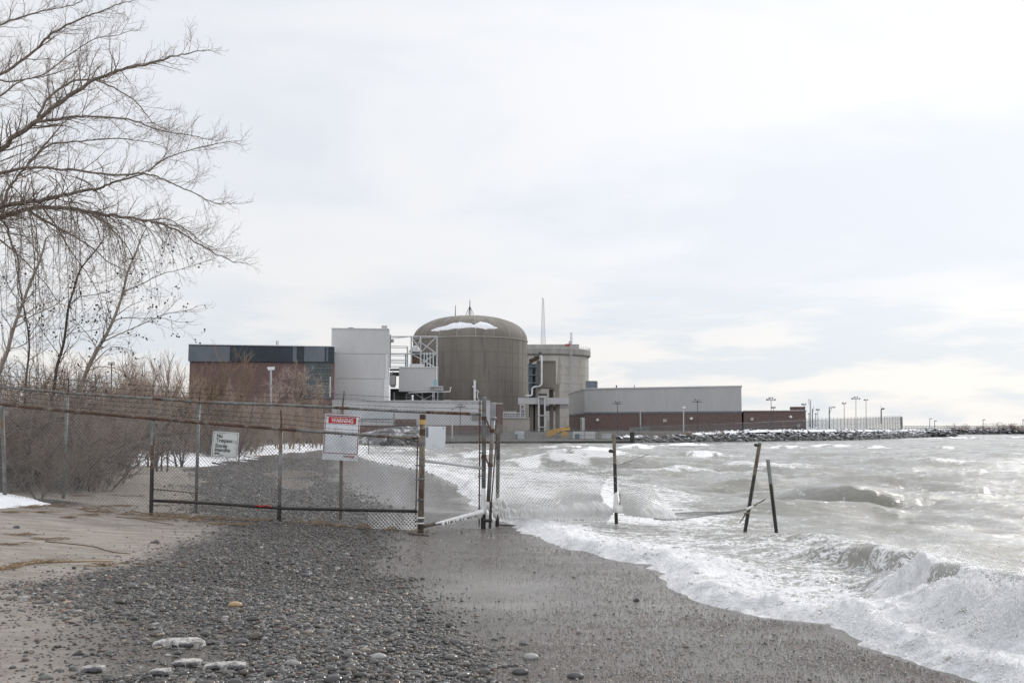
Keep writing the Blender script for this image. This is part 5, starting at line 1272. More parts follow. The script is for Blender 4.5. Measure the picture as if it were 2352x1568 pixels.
# --- rear boundary fence
Fr = thing('chain_link_fence', at(600, 1160, 20), 'rear tall rusty chain link fence carrying three strands of barbed wire', 'fence')
REAR_POSTS = [(-170, 2.5), (155, 2.5), (457, 2.5), (786, 2.5)]
for px, _ in REAR_POSTS:
    Y = RearY(px); t = at(px, rz(rear_rail, px), Y); g = gz(t.x, t.y)
    p_ = part('post', 'galv' if px < 700 else 'browngrey', Fr, lambda m: m.tube([(t.x, t.y, g - 0.3), (t.x, t.y, t.z - 0.03)], 0.034, 12), smooth=True)
    part('barb_arm', 'rust', p_, lambda m: m.tube([(t.x, t.y, t.z - .05), (t.x + 0.015, t.y, t.z + 0.13), (t.x + 0.045, t.y - 0.06, t.z + 0.32)], [0.02, 0.016, 0.013], 6))
part('top_rail', 'galv', Fr, lambda m: m.tube([at(px, py, RearY(px) - 0.01) for px, py in rear_rail], 0.026, 10), smooth=True)
part('rail_coupling', 'rust', Fr, lambda m: [m.tube([at(a, rz(rear_rail, a), RearY(a) - 0.01), at(b, rz(rear_rail, b), RearY(b) - 0.01)], 0.0285, 10) for a, b in ((352, 375), (770, 802), (980, 1080))])
def rearP(u, v):
    px = -250 + u * 1355; Y = RearY(px); t = at(px, rz(rear_rail, px) - 5, Y); g = rear_g(px)
    return Vector((t.x, t.y, t.z + (g + 0.02 - t.z) * v))
_pg = np.linspace(-260, 1120, 60); _gg = [gz(at(p, 1000, RearY(p)).x, RearY(p)) for p in _pg]
def rear_g(px): return float(np.interp(px, _pg, _gg))
_m = MB(); mesh_patch(_m, rearP, 13.0 / CELL, 2.3 / CELL, 0.0029, seg=6); _m.build('chain_link', M['wire'], Fr)
for k, dy in enumerate((9, 20, 31)):
    for a, b in ((-170, 155), (155, 457), (457, 786), (786, 1104)):
        A = at(a, rz(rear_rail, a) - dy, RearY(a) - 0.04); Bq = at(b, rz(rear_rail, b) - (dy + (4 if b > 1000 else 0)), RearY(b) - 0.04); barbed('barbed_wire', Fr, A, Bq, 0.02)
part('tension_bar', 'rust', Fr, lambda m: m.tube([at(1102.5, 918, 18.8), at(1100.5, 1209, 18.8)], 0.013, 6))
for y in (926, 942, 971, 1005, 1039, 1092, 1137, 1167): part('tie_band', 'galv', Fr, lambda m: m.tube([at(1098, y, 18.76), at(1112, y + .5, 18.74)], 0.011, 6))
# --- front gate run
Fg = thing('chain_link_gate', at(650, 1188, 19), 'front lower chain link run with a dark bottom rail and barbed arms', 'fence')
for px, base in ((5, 1120), (352, 1166), (645.5, 1188)):
    Y = FrontY(px); t = at(px, rz(front_rail, px), Y); g = min(gz(t.x, t.y), at(px, base, Y).z)
    m0 = 'galv' if px != 352 else 'rust'
    pb = at(px - 4, base, Y) if px > 100 else at(px + 10, 1120, Y)
    p_ = part('post', m0, Fg, lambda m: m.tube([(pb.x, pb.y, g - 0.3), (t.x, t.y, t.z - 0.02)], [0.037, 0.036], 12), smooth=True)
    if px > 300: part('wet_foot', 'darkpipe', p_, lambda m: m.tube([Vector((pb.x, pb.y, g - 0.3)), Vector((pb.x, pb.y, g - .3)).lerp(t, 0.30 if px > 500 else 0.55)], 0.0385, 12))
    if px == 352: part('upper_sleeve', 'galv', p_, lambda m: m.tube([t + Vector((-.002, 0, -.52)), t + Vector((0, 0, -.05))], 0.040, 12))
    part('barb_arm', 'rust' if px > 500 else 'galv', p_, lambda m: m.tube([(t.x, t.y, t.z - .04), (t.x + 0.004, t.y, t.z + .14), (t.x + (0.0 if px > 500 else -0.05), t.y - .05, t.z + 0.36)], [0.022, 0.017, 0.013], 6))
part('top_rail', 'rust', Fg, lambda m: m.tube([at(px, py, FrontY(px) - .012) for px, py in front_rail if px < 680] + [at(680, 987.3, FrontY(680) - .012)], 0.030, 10), smooth=True)
part('top_rail', 'galv', Fg, lambda m: m.tube([at(680, 987.3, FrontY(680) - .012), at(743, 992, FrontY(743) - .012), at(870, 1001, FrontY(870) - .012)], 0.026, 10), smooth=True)
part('top_rail', 'rust', Fg, lambda m: m.tube([at(869, 1001, FrontY(870) - .012), at(918, 1004, FrontY(918) - .012), at(958, 1006.5, FrontY(958) - .012)], 0.0275, 10), smooth=True)
part('bottom_rail', 'darkpipe', Fg, lambda m: m.tube([at(354, 1149.5, FrontY(354) - .02), at(500, 1156, FrontY(500) - .02), at(645, 1166.5, FrontY(645) - .02), at(800, 1170, FrontY(800) - .02), at(958, 1173.5, FrontY(958) - .02)], 0.029, 10), smooth=True)
_fgx = np.linspace(-260, 980, 60); _fgz = [min(gz(at(p, 1000, FrontY(p)).x, FrontY(p)), 9) for p in _fgx]
def frontP(u, v):
    px = -250 + u * 1209; Y = FrontY(px); t = at(px, rz(front_rail, px) - 5, Y); g = float(np.interp(px, _fgx, _fgz)) + 0.02
    return Vector((t.x, t.y, t.z + (g - t.z) * v))
_m = MB(); mesh_patch(_m, frontP, 10.4 / CELL, 1.8 / CELL, 0.0032, seg=6); _m.build('chain_link', M['wire'], Fg)
for k, dy in enumerate((12, 23, 34)):
    for a, b in ((-170, 5), (5, 352), (352, 645.5), (645.5, 957)):
        A = at(a, rz(front_rail, a) - dy, FrontY(a) - 0.04); Bq = at(b, rz(front_rail, b) - dy, FrontY(b) - 0.04); barbed('barbed_wire', Fg, A, Bq, 0.025)
part('tension_bar', 'rust', Fg, lambda m: m.tube([at(959.5, 1000, 17.95), at(954.5, 1209, 17.95)], 0.013, 6))
for y in (1010, 1024, 1068, 1101, 1148, 1196): part('tie_band', 'galv', Fg, lambda m: m.tube([at(953, y, 17.86), at(974, y + 1, 17.84)], 0.011, 6))
part('cord', 'signred', Fg, lambda m: m.tube([at(588, 1160, 19.0), at(600, 1163, 18.95), at(612, 1160, 18.97), at(624, 1164, 18.95)], 0.012, 5))
# ice on the lower right corner of the mesh
_m = MB()
def frontIce(u, v):
    px = 845 + u * 112; Y = FrontY(px); a = at(px, 1174 + v * 42, Y); g = float(np.interp(px, _fgx, _fgz)); return Vector((a.x, Y - .005, max(a.z, g)))
mesh_patch(_m, frontIce, 1.0 / CELL * 0.95, 0.33 / CELL, lambda u, v: 0.0026 + 0.006 * u * (0.4 + v), seg=6); _m.build('ice_crust', M['ice'], Fg)
# --- stout corner post with yellow paint
p0, p1 = at(966, 1221, 17.8), at(971, 951.5, 17.8)
Gp = thing('gate_post', p0, 'stout rusty gate post with a yellow painted band near its top', 'post')
def seg_(a, b): return p0.lerp(p1, a), p0.lerp(p1, b)
part('shaft', 'browngrey', Gp, lambda m: m.tube([p0 - Vector((0, 0, .3)), p1], 0.052, 16), smooth=True)
part('yellow_band', 'yellow', Gp, lambda m: m.tube(seg_(0.915, 0.955), 0.0535, 16))
for q in ((0.955, 1.0, .054), (0.82, 0.875, .0535)): part('rust_band', 'rust', Gp, lambda m: m.tube(seg_(q[0], q[1]), q[2], 16))
part('wet_foot', 'darkpipe', Gp, lambda m: m.tube([p0 - Vector((0, 0, .3)), p0.lerp(p1, 0.09)], 0.054, 16))
for a in (0.735, 0.755, 0.62, 0.56, 0.445, 0.27, 0.07, 0.115): part('clamp', 'galv' if a > 0.2 else 'ice', Gp, lambda m: m.tube(seg_(a, a + 0.012), 0.062, 14))
part('side_plate', 'bluegrey', Gp, lambda m: m.box(p1.x + .06, p1.x + .10, p1.y - .02, p1.y + .06, at(0, 1004, 17.8).z, at(0, 980, 17.8).z))
# --- panel between the stout post and the tall post
Pn = thing('brace_panel', at(1040, 1200, 18.3), 'slanting pale brace pipes between the stout post and the tall gate post', 'brace')
part('middle_pipe', 'clad2', Pn, lambda m: m.tube([at(975, 1057.5, 17.95), at(1045, 1066, 18.35), at(1108, 1075, 18.7)], 0.027, 10), smooth=True)
part('bottom_pipe', 'browngrey', Pn, lambda m: m.tube([at(972, 1208, 17.9), at(1040, 1194, 18.3), at(1108, 1177, 18.65)], 0.034, 10), smooth=True)
_m = MB(); _r = random.Random(3)
pts = [at(1000 + 108 * i / 30, 1203 - 26.5 * i / 30 - 1.2, 17.98 + 0.65 * i / 30) for i in range(31)]
_m.tube(pts, [0.012 + 0.034 * (i / 30) * _r.uniform(.6, 1.3) + .006 for i in range(31)], 8)
for i in range(40):
    u = _r.random(); p = at(1012 + 96 * u, 1199 - 23 * u + 1, 18.0 + .62 * u); _m.tube([p, p - Vector((0, 0, _r.uniform(.03, .12)))], [0.012, 0.002], 5)
_m.build('ice_crust', M['ice'], Pn, smooth=True)
# --- tall gate post and the leaning pipe clamped to it
q0, q1 = at(1110, 1210, 18.72), at(1112.3, 914, 18.72)
Tp = thing('tall_gate_post', q0, 'tallest round-capped galvanised post beside the leaning pipe', 'post')
part('shaft', 'galv', Tp, lambda m: (m.tube([q0 - Vector((0, 0, .3)), q1, q1 + Vector((0, 0, .018)), q1 + Vector((0, 0, .03))], [0.042, 0.040, 0.032, 0.010], 16)), smooth=True)
part('wet_foot', 'darkpipe', Tp, lambda m: m.tube([q0 - Vector((0, 0, .3)), q0.lerp(q1, 0.11)], 0.046, 14))
part('ice_crust', 'ice', Tp, lambda m: m.tube([q0.lerp(q1, .10), q0.lerp(q1, .14), q0.lerp(q1, .22), q0.lerp(q1, .3)], [0.06, 0.055, 0.05, 0.042], 14), smooth=True)
for a in (0.35, 0.65, 0.9): part('rust_ring', 'rust', Tp, lambda m: m.tube([q0.lerp(q1, a), q0.lerp(q1, a + .008)], 0.0415, 14))
l0, l1 = at(1119, 1200, 18.6), at(1132.5, 960, 18.6)
Lp = thing('leaning_pipe', l0, 'leaning grey pipe clamped against the tall gate post', 'post')
part('shaft', 'galv', Lp, lambda m: m.tube([l0.lerp(l1, .2), l1], 0.038, 14), smooth=True)
part('cap', 'galv', Lp, lambda m: m.lump(l1 + Vector((.01, 0, 0)), 0.055, rng, 2, (1.1, 1, .6), .06))
part('foot_bolt', 'darkpipe', Lp, lambda m: (m.tube([l0 + Vector((.05, 0, -.1)), l0.lerp(l1, .2) + Vector((.05, 0, 0))], 0.026, 8), m.tube([l0 + Vector((-.07, 0, .04)), l0 + Vector((.09, 0, .04))], 0.03, 8)))
for a in (0.86, 0.575):
    pa = q0.lerp(q1, a - (0.02 if a > .7 else 0.035)); pb = l0.lerp(l1, 0.88 if a > .7 else 0.55)
    part('clamp', 'rust', Lp, lambda m: (m.tube([pa + Vector((0, 0, -.03)), pa + Vector((0, 0, .04))], 0.05, 12), m.tube([pb + Vector((0, 0, -.035)), pb + Vector((0, 0, .03))], 0.05, 12), m.bar(pa + Vector((.03, -.04, 0)), pb + Vector((-.03, -.04, 0)), .028)))
part('tension_bar', 'rust', Lp, lambda m: m.tube([at(1142, 982, 18.9), at(1128, 1160, 18.8)], 0.012, 6))
# --- posts of the broken fence in the surf
bp0, bp1 = at(1141.5, 1208, 19.2), at(1144.5, 994, 19.2)
b_ = thing('black_post', bp0, 'slim black square post behind the leaning pipe at the gate', 'post'); part('shaft', 'black', b_, lambda m: m.tube([bp0 - Vector((0, 0, .3)), bp1], 0.036, 4)); part('cap', 'black', b_, lambda m: m.tube([bp1, bp1 + Vector((0, 0, .012))], 0.040, 4))
sp0, sp1 = at(1416.5, 1196, 19.9), at(1410, 997, 19.9)
s_ = thing('surf_post', sp0, 'upright brown post in the surf with torn icy mesh on both sides', 'post')
part('shaft', 'browngrey', s_, lambda m: m.tube([sp0 - Vector((0, 0, .5)), sp0.lerp(sp1, .7), sp1], [0.034, 0.034, 0.034], 12))
part('wet_lower', 'black', s_, lambda m: m.tube([sp0 - Vector((0, 0, .5)), sp0.lerp(sp1, .66)], 0.0355, 12))
part('cap', 'browngrey', s_, lambda m: m.tube([sp1 - Vector((0, 0, .05)), sp1], 0.042, 12))
part('ice_crust', 'ice', s_, lambda m: m.tube([sp0.lerp(sp1, .10), sp0.lerp(sp1, .16), sp0.lerp(sp1, .24), sp0.lerp(sp1, .33)], [0.07, 0.065, 0.047, 0.037], 14), smooth=True)
part('clamp', 'black', s_, lambda m: (m.lump(at(*c7(1052, 300), 19.82), 0.05, rng, 2, (1.1, 1, .8), .05), m.bar(at(*c7(1055, 300), 19.82), at(*c7(1078, 296), 19.86), .03)))
for y in (500, 553): part('tie_band', 'galv', s_, lambda m: m.tube([at(*c7(1076, y + 4), 19.85), at(*c7(1102, y - 2), 19.85)], 0.012, 6))
for (a, b, nm, lb) in ((c7(2130, 915), c7(2243, 236), 'leaning_post', 'dark post in the surf leaning right with a small clamp at its top'), (c7(2368, 880), c7(2308, 370), 'leaning_post', 'shorter black post leaning left, farthest right in the surf')):
    p0_, p1_ = at(*a, 19.7), at(*b, 19.7); o = thing(nm, p0_, lb, 'post', 'leaning posts in the surf')
    part('shaft', 'black', o, lambda m: m.tube([p0_ - (p1_ - p0_) * 0.2, p1_], 0.036, 6))
    part('upper_shaft', 'browngrey' if a[0] < 1740 else 'galv', o, lambda m: m.tube([p0_.lerp(p1_, .62), p1_ + Vector((0, 0, .002))], 0.0375, 6))
    if a[0] < 1740: part('clamp', 'black', o, lambda m: (m.lump(at(*c7(2214, 252), 19.65), 0.042, rng, 2, (1.2, 1, .8), .05), m.bar(at(*c7(2218, 252), 19.65), at(*c7(2240, 250), 19.66), .02)))
# --- icy mesh between gate and surf post
def pl(P, v):
    xs = [p[0] for p in P]; ts = [p[2] for p in P]
    return float(np.interp(v, ts, xs)), float(np.interp(v, ts, [p[1] for p in P]))
LEFT = [(130, 70, 0), (120, 240, .3), (100, 480, .6), (85, 700, .8), (130, 850, 1)]
RIGHT = [(1066, 306, 0), (1058, 430, .22), (1040, 500, .35), (990, 560, .48), (965, 640, .60), (995, 700, .72), (1062, 770, .84), (1060, 800, .9), (1030, 862, 1)]
def topsag(u): return 40 * math.sin(min(1, u * 1.6) * math.pi) * (u < 0.63)
def surfP(u, v):
    a, b = pl(LEFT, v), pl(RIGHT, v); x = a[0] + (b[0] - a[0]) * u; y = a[1] + (b[1] - a[1]) * u + (1 - v) * 60 * math.sin(math.pi * min(1, u)) * 0.9
    Y = 19.1 + 0.75 * u - 0.35 * math.sin(math.pi * u) * math.sin(math.pi * min(1, v * 1.05)) + 0.05 * math.sin(9 * u + 5 * v)
    return at(*c7(x, y), Y)
Im = thing('frozen_mesh', at(1290, 1195, 19.5), 'wide bulging chain link panel sheathed in ice between gate and surf post', 'fence panel')
def ice_amt(u, v, seed=0):
    e = 0.66 + 0.08 * math.sin(5 * u + seed) + 0.05 * math.sin(13 * u + 2) - .10 * u; return max(0.0, min(1.0, (v - e) / 0.34))
_m = MB(); mesh_patch(_m, surfP, 2.45 / CELL, 1.95 / CELL, 0.0034, seg=14); _m.build('chain_link', M['wire'], Im)
_m = MB()
def iceP(u, v): return surfP(u, 0.45 + v * 0.47) - Vector((0, 0.012, 0))
mesh_patch(_m, iceP, 2.45 / CELL, 0.92 / CELL, lambda u, v: 0.0022 + 0.034 * ice_amt(u, 0.45 + v * 0.47) ** 1.3, seg=16); _m.build('ice_crust', M['ice'], Im, smooth=True)
def ice_sheet(P, u0, u1, v0, v1, nu, nv, th, seed, root, drip, vtop=None):
    vs = []; r_ = random.Random(seed)
    col = [r_.uniform(.5, 1.4) for _ in range(nu + 1)]; dr = [r_.random() ** 2 for _ in range(nu + 1)]
    for s in (-1, 1):
        for j in range(nv + 1):
            for i in range(nu + 1):
                u = u0 + (u1 - u0) * i / nu; f_ = j / nv
                vt = v0 + (vtop(u) if vtop else 0) + 0.02 * math.sin(u * 40)
                v = vt + (v1 - vt) * f_; p = P(u, min(v, 1.0))
                t_ = th * math.sin(math.pi * (0.06 + 0.88 * f_)) * col[i] * (0.8 + 0.4 * math.sin(i * 2.1 + j * 0.6))
                z = -drip * dr[i] * max(0, f_ - .75) * 4
                vs.append(p + Vector((0, s * t_ - 0.02, z)))
    N_ = (nu + 1) * (nv + 1); fs = []
    for s in range(2):
        for j in range(nv):
            for i in range(nu):
                a = s * N_ + j * (nu + 1) + i; q = (a, a + 1, a + nu + 2, a + nu + 1); fs.append(q if s == 0 else q[::-1])
    for i in range(nu): fs.append((nv * (nu + 1) + i, N_ + nv * (nu + 1) + i, N_ + nv * (nu + 1) + i + 1, nv * (nu + 1) + i + 1)); fs.append((i, i + 1, N_ + i + 1, N_ + i))
    m = MB(); m.add([tuple(v) for v in vs], fs); return m.build('ice_sheet', M['ice'], root, smooth=True)
ice_sheet(surfP, 0.03, 0.99, 0.86, 0.965, 110, 12, 0.045, 4, Im, 0.06, lambda u: -0.05 + 0.05 * math.sin(4 * u + 1) - 0.10 * max(0, u - .6))
_m = MB(); _r = random.Random(8)
for i in range(90):
    u = _r.uniform(.04, .97); p = surfP(u, 0.95) - Vector((0, .03, 0)); _m.tube([p, p - Vector((0, 0, _r.uniform(.02, .13)))], [_r.uniform(.008, .02), 0.002], 5)
for i in range(46):
    u = _r.uniform(-.03, .14); v = _r.uniform(.78, .93); p = surfP(max(0, u), v) - Vector((0.1 * _r.random(), .04, 0)); _m.tube([p + Vector((0, 0, .05)), p, p - Vector((0, 0, _r.uniform(.06, .16)))], [0.02, _r.uniform(.02, .04), 0.003], 6)
tag(_m.build('icicles', M['ice'], Im, smooth=True), kind='stuff')
# --- torn panel right of the surf post, dragged down to a rope of mesh
TL = [(1100, 418, 0), (1104, 560, .3), (1118, 680, .6), (1130, 760, .8), (1165, 812, 1)]
TR = [(1312, 338, 0), (1345, 450, .2), (1385, 575, .45), (1450, 690, .68), (1545, 790, .88), (1590, 848, 1)]
def tornP(u, v):
    a, b = pl(TL, v), pl(TR, v); x = a[0] + (b[0] - a[0]) * u; y = a[1] + (b[1] - a[1]) * u + 16 * math.sin(math.pi * u) * (v > .5) * (v - .5)
    Y = 19.9 - 0.30 * math.sin(math.pi * u) - 0.12 * v + 0.04 * math.sin(11 * u + 7 * v); return at(*c7(x, y), Y)
Tn = thing('torn_mesh', at(1470, 1190, 19.8), 'torn icy flap of chain link trailing right from the surf post', 'fence panel')
_m = MB(); mesh_patch(_m, tornP, 0.66 / CELL * 1.25, 1.32 / CELL, 0.0027, seg=14)
for k in range(12): _m.tube([tornP(i / 10, (k + .5) / 12) for i in range(11)], 0.0022, 3)
_m.tube([tornP(i / 10, 0) for i in range(11)] + [at(*c7(1350, 330), 19.9)], 0.007, 4)
_m.build('chain_link', M['wire'], Tn)
_m = MB()
def tIce(u, v): return tornP(u, 0.40 + 0.58 * v) - Vector((0, .012, 0))
mesh_patch(_m, tIce, 0.66 / CELL * 1.25, 0.77 / CELL, lambda u, v: 0.0027 + 0.026 * max(0, min(1, v * 1.5 - 0.15 + 0.1 * math.sin(9 * u))), seg=14)
for k in range(11): _m.tube([tIce(i / 10, (k + .5) / 11) for i in range(11)], 0.004 + 0.016 * k / 11, 4)
_m.build('ice_crust', M['ice'], Tn, smooth=True)
ice_sheet(tornP, 0.02, 0.98, 0.84, 0.985, 60, 10, 0.035, 9, Tn, 0.03, lambda u: -0.06 + .05 * math.sin(7 * u) - 0.12 * max(0, .25 - u))
_m = MB(); _m.tube([at(*c7(1140, 640), 19.85), at(*c7(1150, 720), 19.83), at(*c7(1120, 770), 19.8), at(*c7(1098, 790), 19.78)], [0.035, 0.085, 0.10, 0.04], 10); _m.build('ice_lump', M['ice'], Tn, smooth=True)
_m = MB(); _m.tube([at(*c7(1118, 640), 19.78), at(*c7(1128, 690), 19.76), at(*c7(1118, 735), 19.76)], 0.013, 6); _m.build('rust_strap', M['rust'], Tn)
RU = [(1390, 806, 0), (1590, 792, .3), (1750, 792, .5), (1900, 790, .68), (2030, 776, .85), (2140, 758, 1)]
RL = [(1390, 846, 0), (1590, 850, .3), (1750, 838, .5), (1900, 810, .68), (2030, 790, .85), (2140, 770, 1)]
def ropeP(u, v):
    a, b = pl(RU, u), pl(RL, u); y = a[1] + (b[1] - a[1]) * v; y += 6 * math.sin(u * 9); return at(*c7(a[0], y), 19.85 - 0.05 * v)
_m = MB(); mesh_patch(_m, ropeP, 42, 6, 0.0036, seg=10)
_m.tube([ropeP(i / 30, .1) for i in range(31)], 0.007, 4); _m.tube([ropeP(i / 30, .95) for i in range(31)], 0.007, 4); _m.build('mesh_rope', M['wire'], Tn)
_m = MB(); _m.tube([at(*c7(2135, 768), 19.62), at(*c7(2165, 752), 19.6), at(*c7(2196, 738), 19.6)], [0.03, 0.022, 0.008], 8)
_m.build('ice_knot', M['ice'], Tn, smooth=True)
_m = MB(); _m.tube([at(*c7(2190, 742), 19.62), at(*c7(2290, 684), 19.62)], [0.016, 0.012], 6); _m.tube([at(*c7(2140, 790), 19.6), at(*c7(2080, 880), 19.6)], [0.016, 0.01], 6); _m.tube([at(*c7(2118, 802), 19.6), at(*c7(2160, 796), 19.6)], 0.02, 6)
_m.build('broken_rail', M['rust'], Tn)
# mesh along the foot of the surf fence, half under water
_m = MB()
def footP(u, v):
    a = c7(150 + 870 * u, 835 + 62 * v - 20 * u); return at(*a, 19.3 + .6 * u)
mesh_patch(_m, footP, 2.2 / CELL, 0.17 / CELL * 2, 0.0022, seg=4); _m.build('lower_mesh', M['wire'], Im)
def loosP(u, v):   # loose mesh by the leaning pipe
    a = c7(62 + 95 * u, 88 + 220 * v + 30 * u); return at(*a, 18.7 + .4 * u)
_m = MB(); mesh_patch(_m, loosP, 0.24 / CELL, 0.5 / CELL, 0.0024, seg=3); _m.build('loose_mesh', M['wire'], Im)

# ================================================================== signs
def text(body, size, x, z, mat, root, name='lettering', bold=0.0, sx=1.0, y=-0.008):
    cu = bpy.data.curves.new('lettering', 'FONT'); cu.body = body; cu.size = size; cu.offset = bold; cu.extrude = 0.0012; cu.space_character = 1.0 + bold * 3
    t = bpy.data.objects.new('lettering', cu); COL.objects.link(t)
    dg = C.evaluated_depsgraph_get(); me = bpy.data.meshes.new_from_object(t.evaluated_get(dg))
    bpy.data.objects.remove(t, do_unlink=True); bpy.data.curves.remove(cu)
    me.transform(Matrix.Translation((x, y, z)) @ Matrix.Rotation(math.pi / 2, 4, 'X') @ Matrix.Diagonal((sx, 1, 1, 1)))
    me.materials.clear(); me.materials.append(M[mat])
    o = bpy.data.objects.new(name, me); COL.objects.link(o); o.parent = root; return o
def rrect(mb, x0, x1, z0, z1, y0, y1, r, n=5):
    pts = []
    for cx, cz, a0 in ((x1 - r, z1 - r, 0), (x0 + r, z1 - r, 90), (x0 + r, z0 + r, 180), (x1 - r, z0 + r, 270)):
        for k in range(n + 1):
            a = math.radians(a0 + 90 * k / n); pts.append((cx + r * math.cos(a), cz + r * math.sin(a)))
    k = len(pts); vs = [(p[0], y0, p[1]) for p in pts] + [(p[0], y1, p[1]) for p in pts]
    mb.add(vs, [tuple(range(k)), tuple(range(k, 2 * k))[::-1]] + [(i, k + i, k + (i + 1) % k, (i + 1) % k) for i in range(k)])
def lpart(name, mat, root, fn):
    m = MB(); fn(m); return m.build(name, M[mat], root, local=True)
def frame(m, x0, x1, z0, z1, w, y0, y1):
    m.box(x0, x1, y0, y1, z1 - w, z1); m.box(x0, x1, y0, y1, z0, z0 + w); m.box(x0, x0 + w, y0, y1, z0 + w, z1 - w); m.box(x1 - w, x1, y0, y1, z0 + w, z1 - w)
YS = 19.42; tl, tr, bl = at(746, 950, YS), at(827, 954, YS), at(740.5, 1054.5, YS)
w_, h_ = (tr - tl).length, (tl - bl).length; cen = at(783.9, 1004.2, YS)
Ws = thing('warning_sign', cen, 'large white warning sign with red header and dark red border behind the barbed wire', 'sign', rot=(0, math.atan2(-(tr.z - tl.z), tr.x - tl.x) + 0.004, 0))
hw, hh = w_ / 2, h_ / 2
lpart('board', 'signwhite', Ws, lambda m: m.box(-hw, hw, -0.004, 0.006, -hh, hh))
lpart('border', 'signdark', Ws, lambda m: frame(m, -hw + .014, hw - .012, -hh + .125, hh - .016, .013, -.0065, -.004))
lpart('dirty_edge', 'signblack', Ws, lambda m: [m.box(-hw + .03 + i * .018, -hw + .03 + i * .018 + .011, -.0052, -.004, hh - .034 - .012 * ((i * 7) % 5) / 4 - .006, hh - .03) for i in range(int((w_ - .08) / .018))])
hp = lpart('header', 'signred', Ws, lambda m: rrect(m, -hw + .073, hw - .075, hh - .172, hh - .050, -.0075, -.004, .012))
tx = text('WARNING', 0.112, 0, 0, 'white', hp, bold=0.0018, sx=1.0)
xs = [v.co.x for v in tx.data.vertices]; sx = (w_ - .148 - .115) / (max(xs) - min(xs)); tx.data.transform(Matrix.Translation((-hw + .073 + .058 - min(xs) * sx, 0, hh - .150)) @ Matrix.Diagonal((sx, 1, 1, 1)))
text('ONTARIO', 0.040, hw - .285, -hh + .067, 'signblack', Ws, 'emblem', .001, .60); text('POWER', 0.040, hw - .172, -hh + .067, 'signred', Ws, 'emblem', .002, .74)
text('GENERATION', 0.018, hw - .165, -hh + .044, 'signfade', Ws, 'emblem', 0, .95)
lpart('bolt', 'steel_dk', Ws, lambda m: m.lump((.0, -.012, .03), .018, rng, 1, (1, .6, 1), .05))
YS = 19.0; tl, tr, bl = at(489, 989.8, YS), at(549, 993.3, YS), at(485, 1049.2, YS)
w_, h_ = (tr - tl).length, (tl - bl).length; cen = at(517, 1021, YS); hw, hh = w_ / 2, h_ / 2
Ns = thing('no_trespassing_sign', cen, 'aged grey bilingual no trespassing sign with rounded corners hung on the fence', 'sign', rot=(0, math.atan2(-(tr.z - tl.z), tr.x - tl.x) + 0.006, 0))
lpart('board', 'signgrey', Ns, lambda m: rrect(m, -hw, hw, -hh, hh, -.004, .004, .024))
lpart('border', 'signblack', Ns, lambda m: frame(m, -hw + .020, hw - .018, -hh + .019, hh - .020, .005, -.0056, -.004))
for (b, z, s, l) in (('No', hh - .115, .100, -hw + .078), ('Trespass', hh - .198, .100, -hw + .078), ('Entrée', hh - .300, .100, -hw + .066), ('interdite', hh - .376, .100, -hw + .062)):
    text(b, s, l, z, 'signblack', Ns, bold=.0016, sx=.84)
lt = text('ing', .100, 0, hh - .198, 'signfade', Ns, bold=.001, sx=.86, y=-.0075)
pr = [o for o in SC.objects if o.parent == Ns and o.name.startswith('lettering')]
mx_ = max(v.co.x for v in pr[1].data.vertices); lt.data.transform(Matrix.Translation((mx_ + .006, 0, 0)))
text('ONTARIO', .042, -hw + .058, -hh + .062, 'signblack', Ns, 'emblem', .0015, .52); text('POWER', .03, -hw + .058, -hh + .05, 'signfade', Ns, 'emblem', 0, .3); text('GENERATION', .018, -hw + .150, -hh + .040, 'signblack', Ns, 'emblem', 0, .8)
for x, z in ((-hw + .035, hh - .038), (hw - .035, hh - .042), (hw - .035, -hh + .034), (-hw + .035, -hh + .034)): lpart('bolt', 'steel_dk', Ns, lambda m: m.lump((x, -.006, z), .007, rng, 1, (1, .6, 1), .05))
# blank pale board on the fence between the two gate posts
YS = 18.9; a, b = at(978, 1031, YS), at(1023.5, 979, YS); Bb = thing('blank_board', (a + b) / 2, 'blank pale metal board behind the mesh beside the stout post', 'board')
part('sheet', 'signwhite', Bb, lambda m: m.hexa([at(978, 1030, YS), at(1022.5, 1032.5, YS), at(1022.5, 1032.5, YS + .012), at(978, 1030, YS + .012), at(977, 978, YS), at(1024, 979, YS), at(1024, 979, YS + .012), at(977, 978, YS + .012)]))
part('bolt', 'steel_dk', Bb, lambda m: [m.lump(at(1019, 983, YS - .01), .012, rng, 1, (1, .6, 1), .05)])
# small notice on a stake down the beach
a = at(850, 1034, 75); Sn = thing('small_notice', a, 'tiny pale notice on a stake far down the beach near the sea wall', 'sign')
part('stake', 'bark_dark', Sn, lambda m: m.tube([at(847, 1040, 75) - Vector((0, 0, .4)), at(847, 1008, 75)], .03, 6)); part('plate', 'signgrey', Sn, lambda m: m.box(*sum(zip(at(832.5, 1018, 75), at(842.5, 1007, 75)), ())[:2], 74.9, 74.96, at(0, 1018, 75).z, at(0, 1007.5, 75).z))

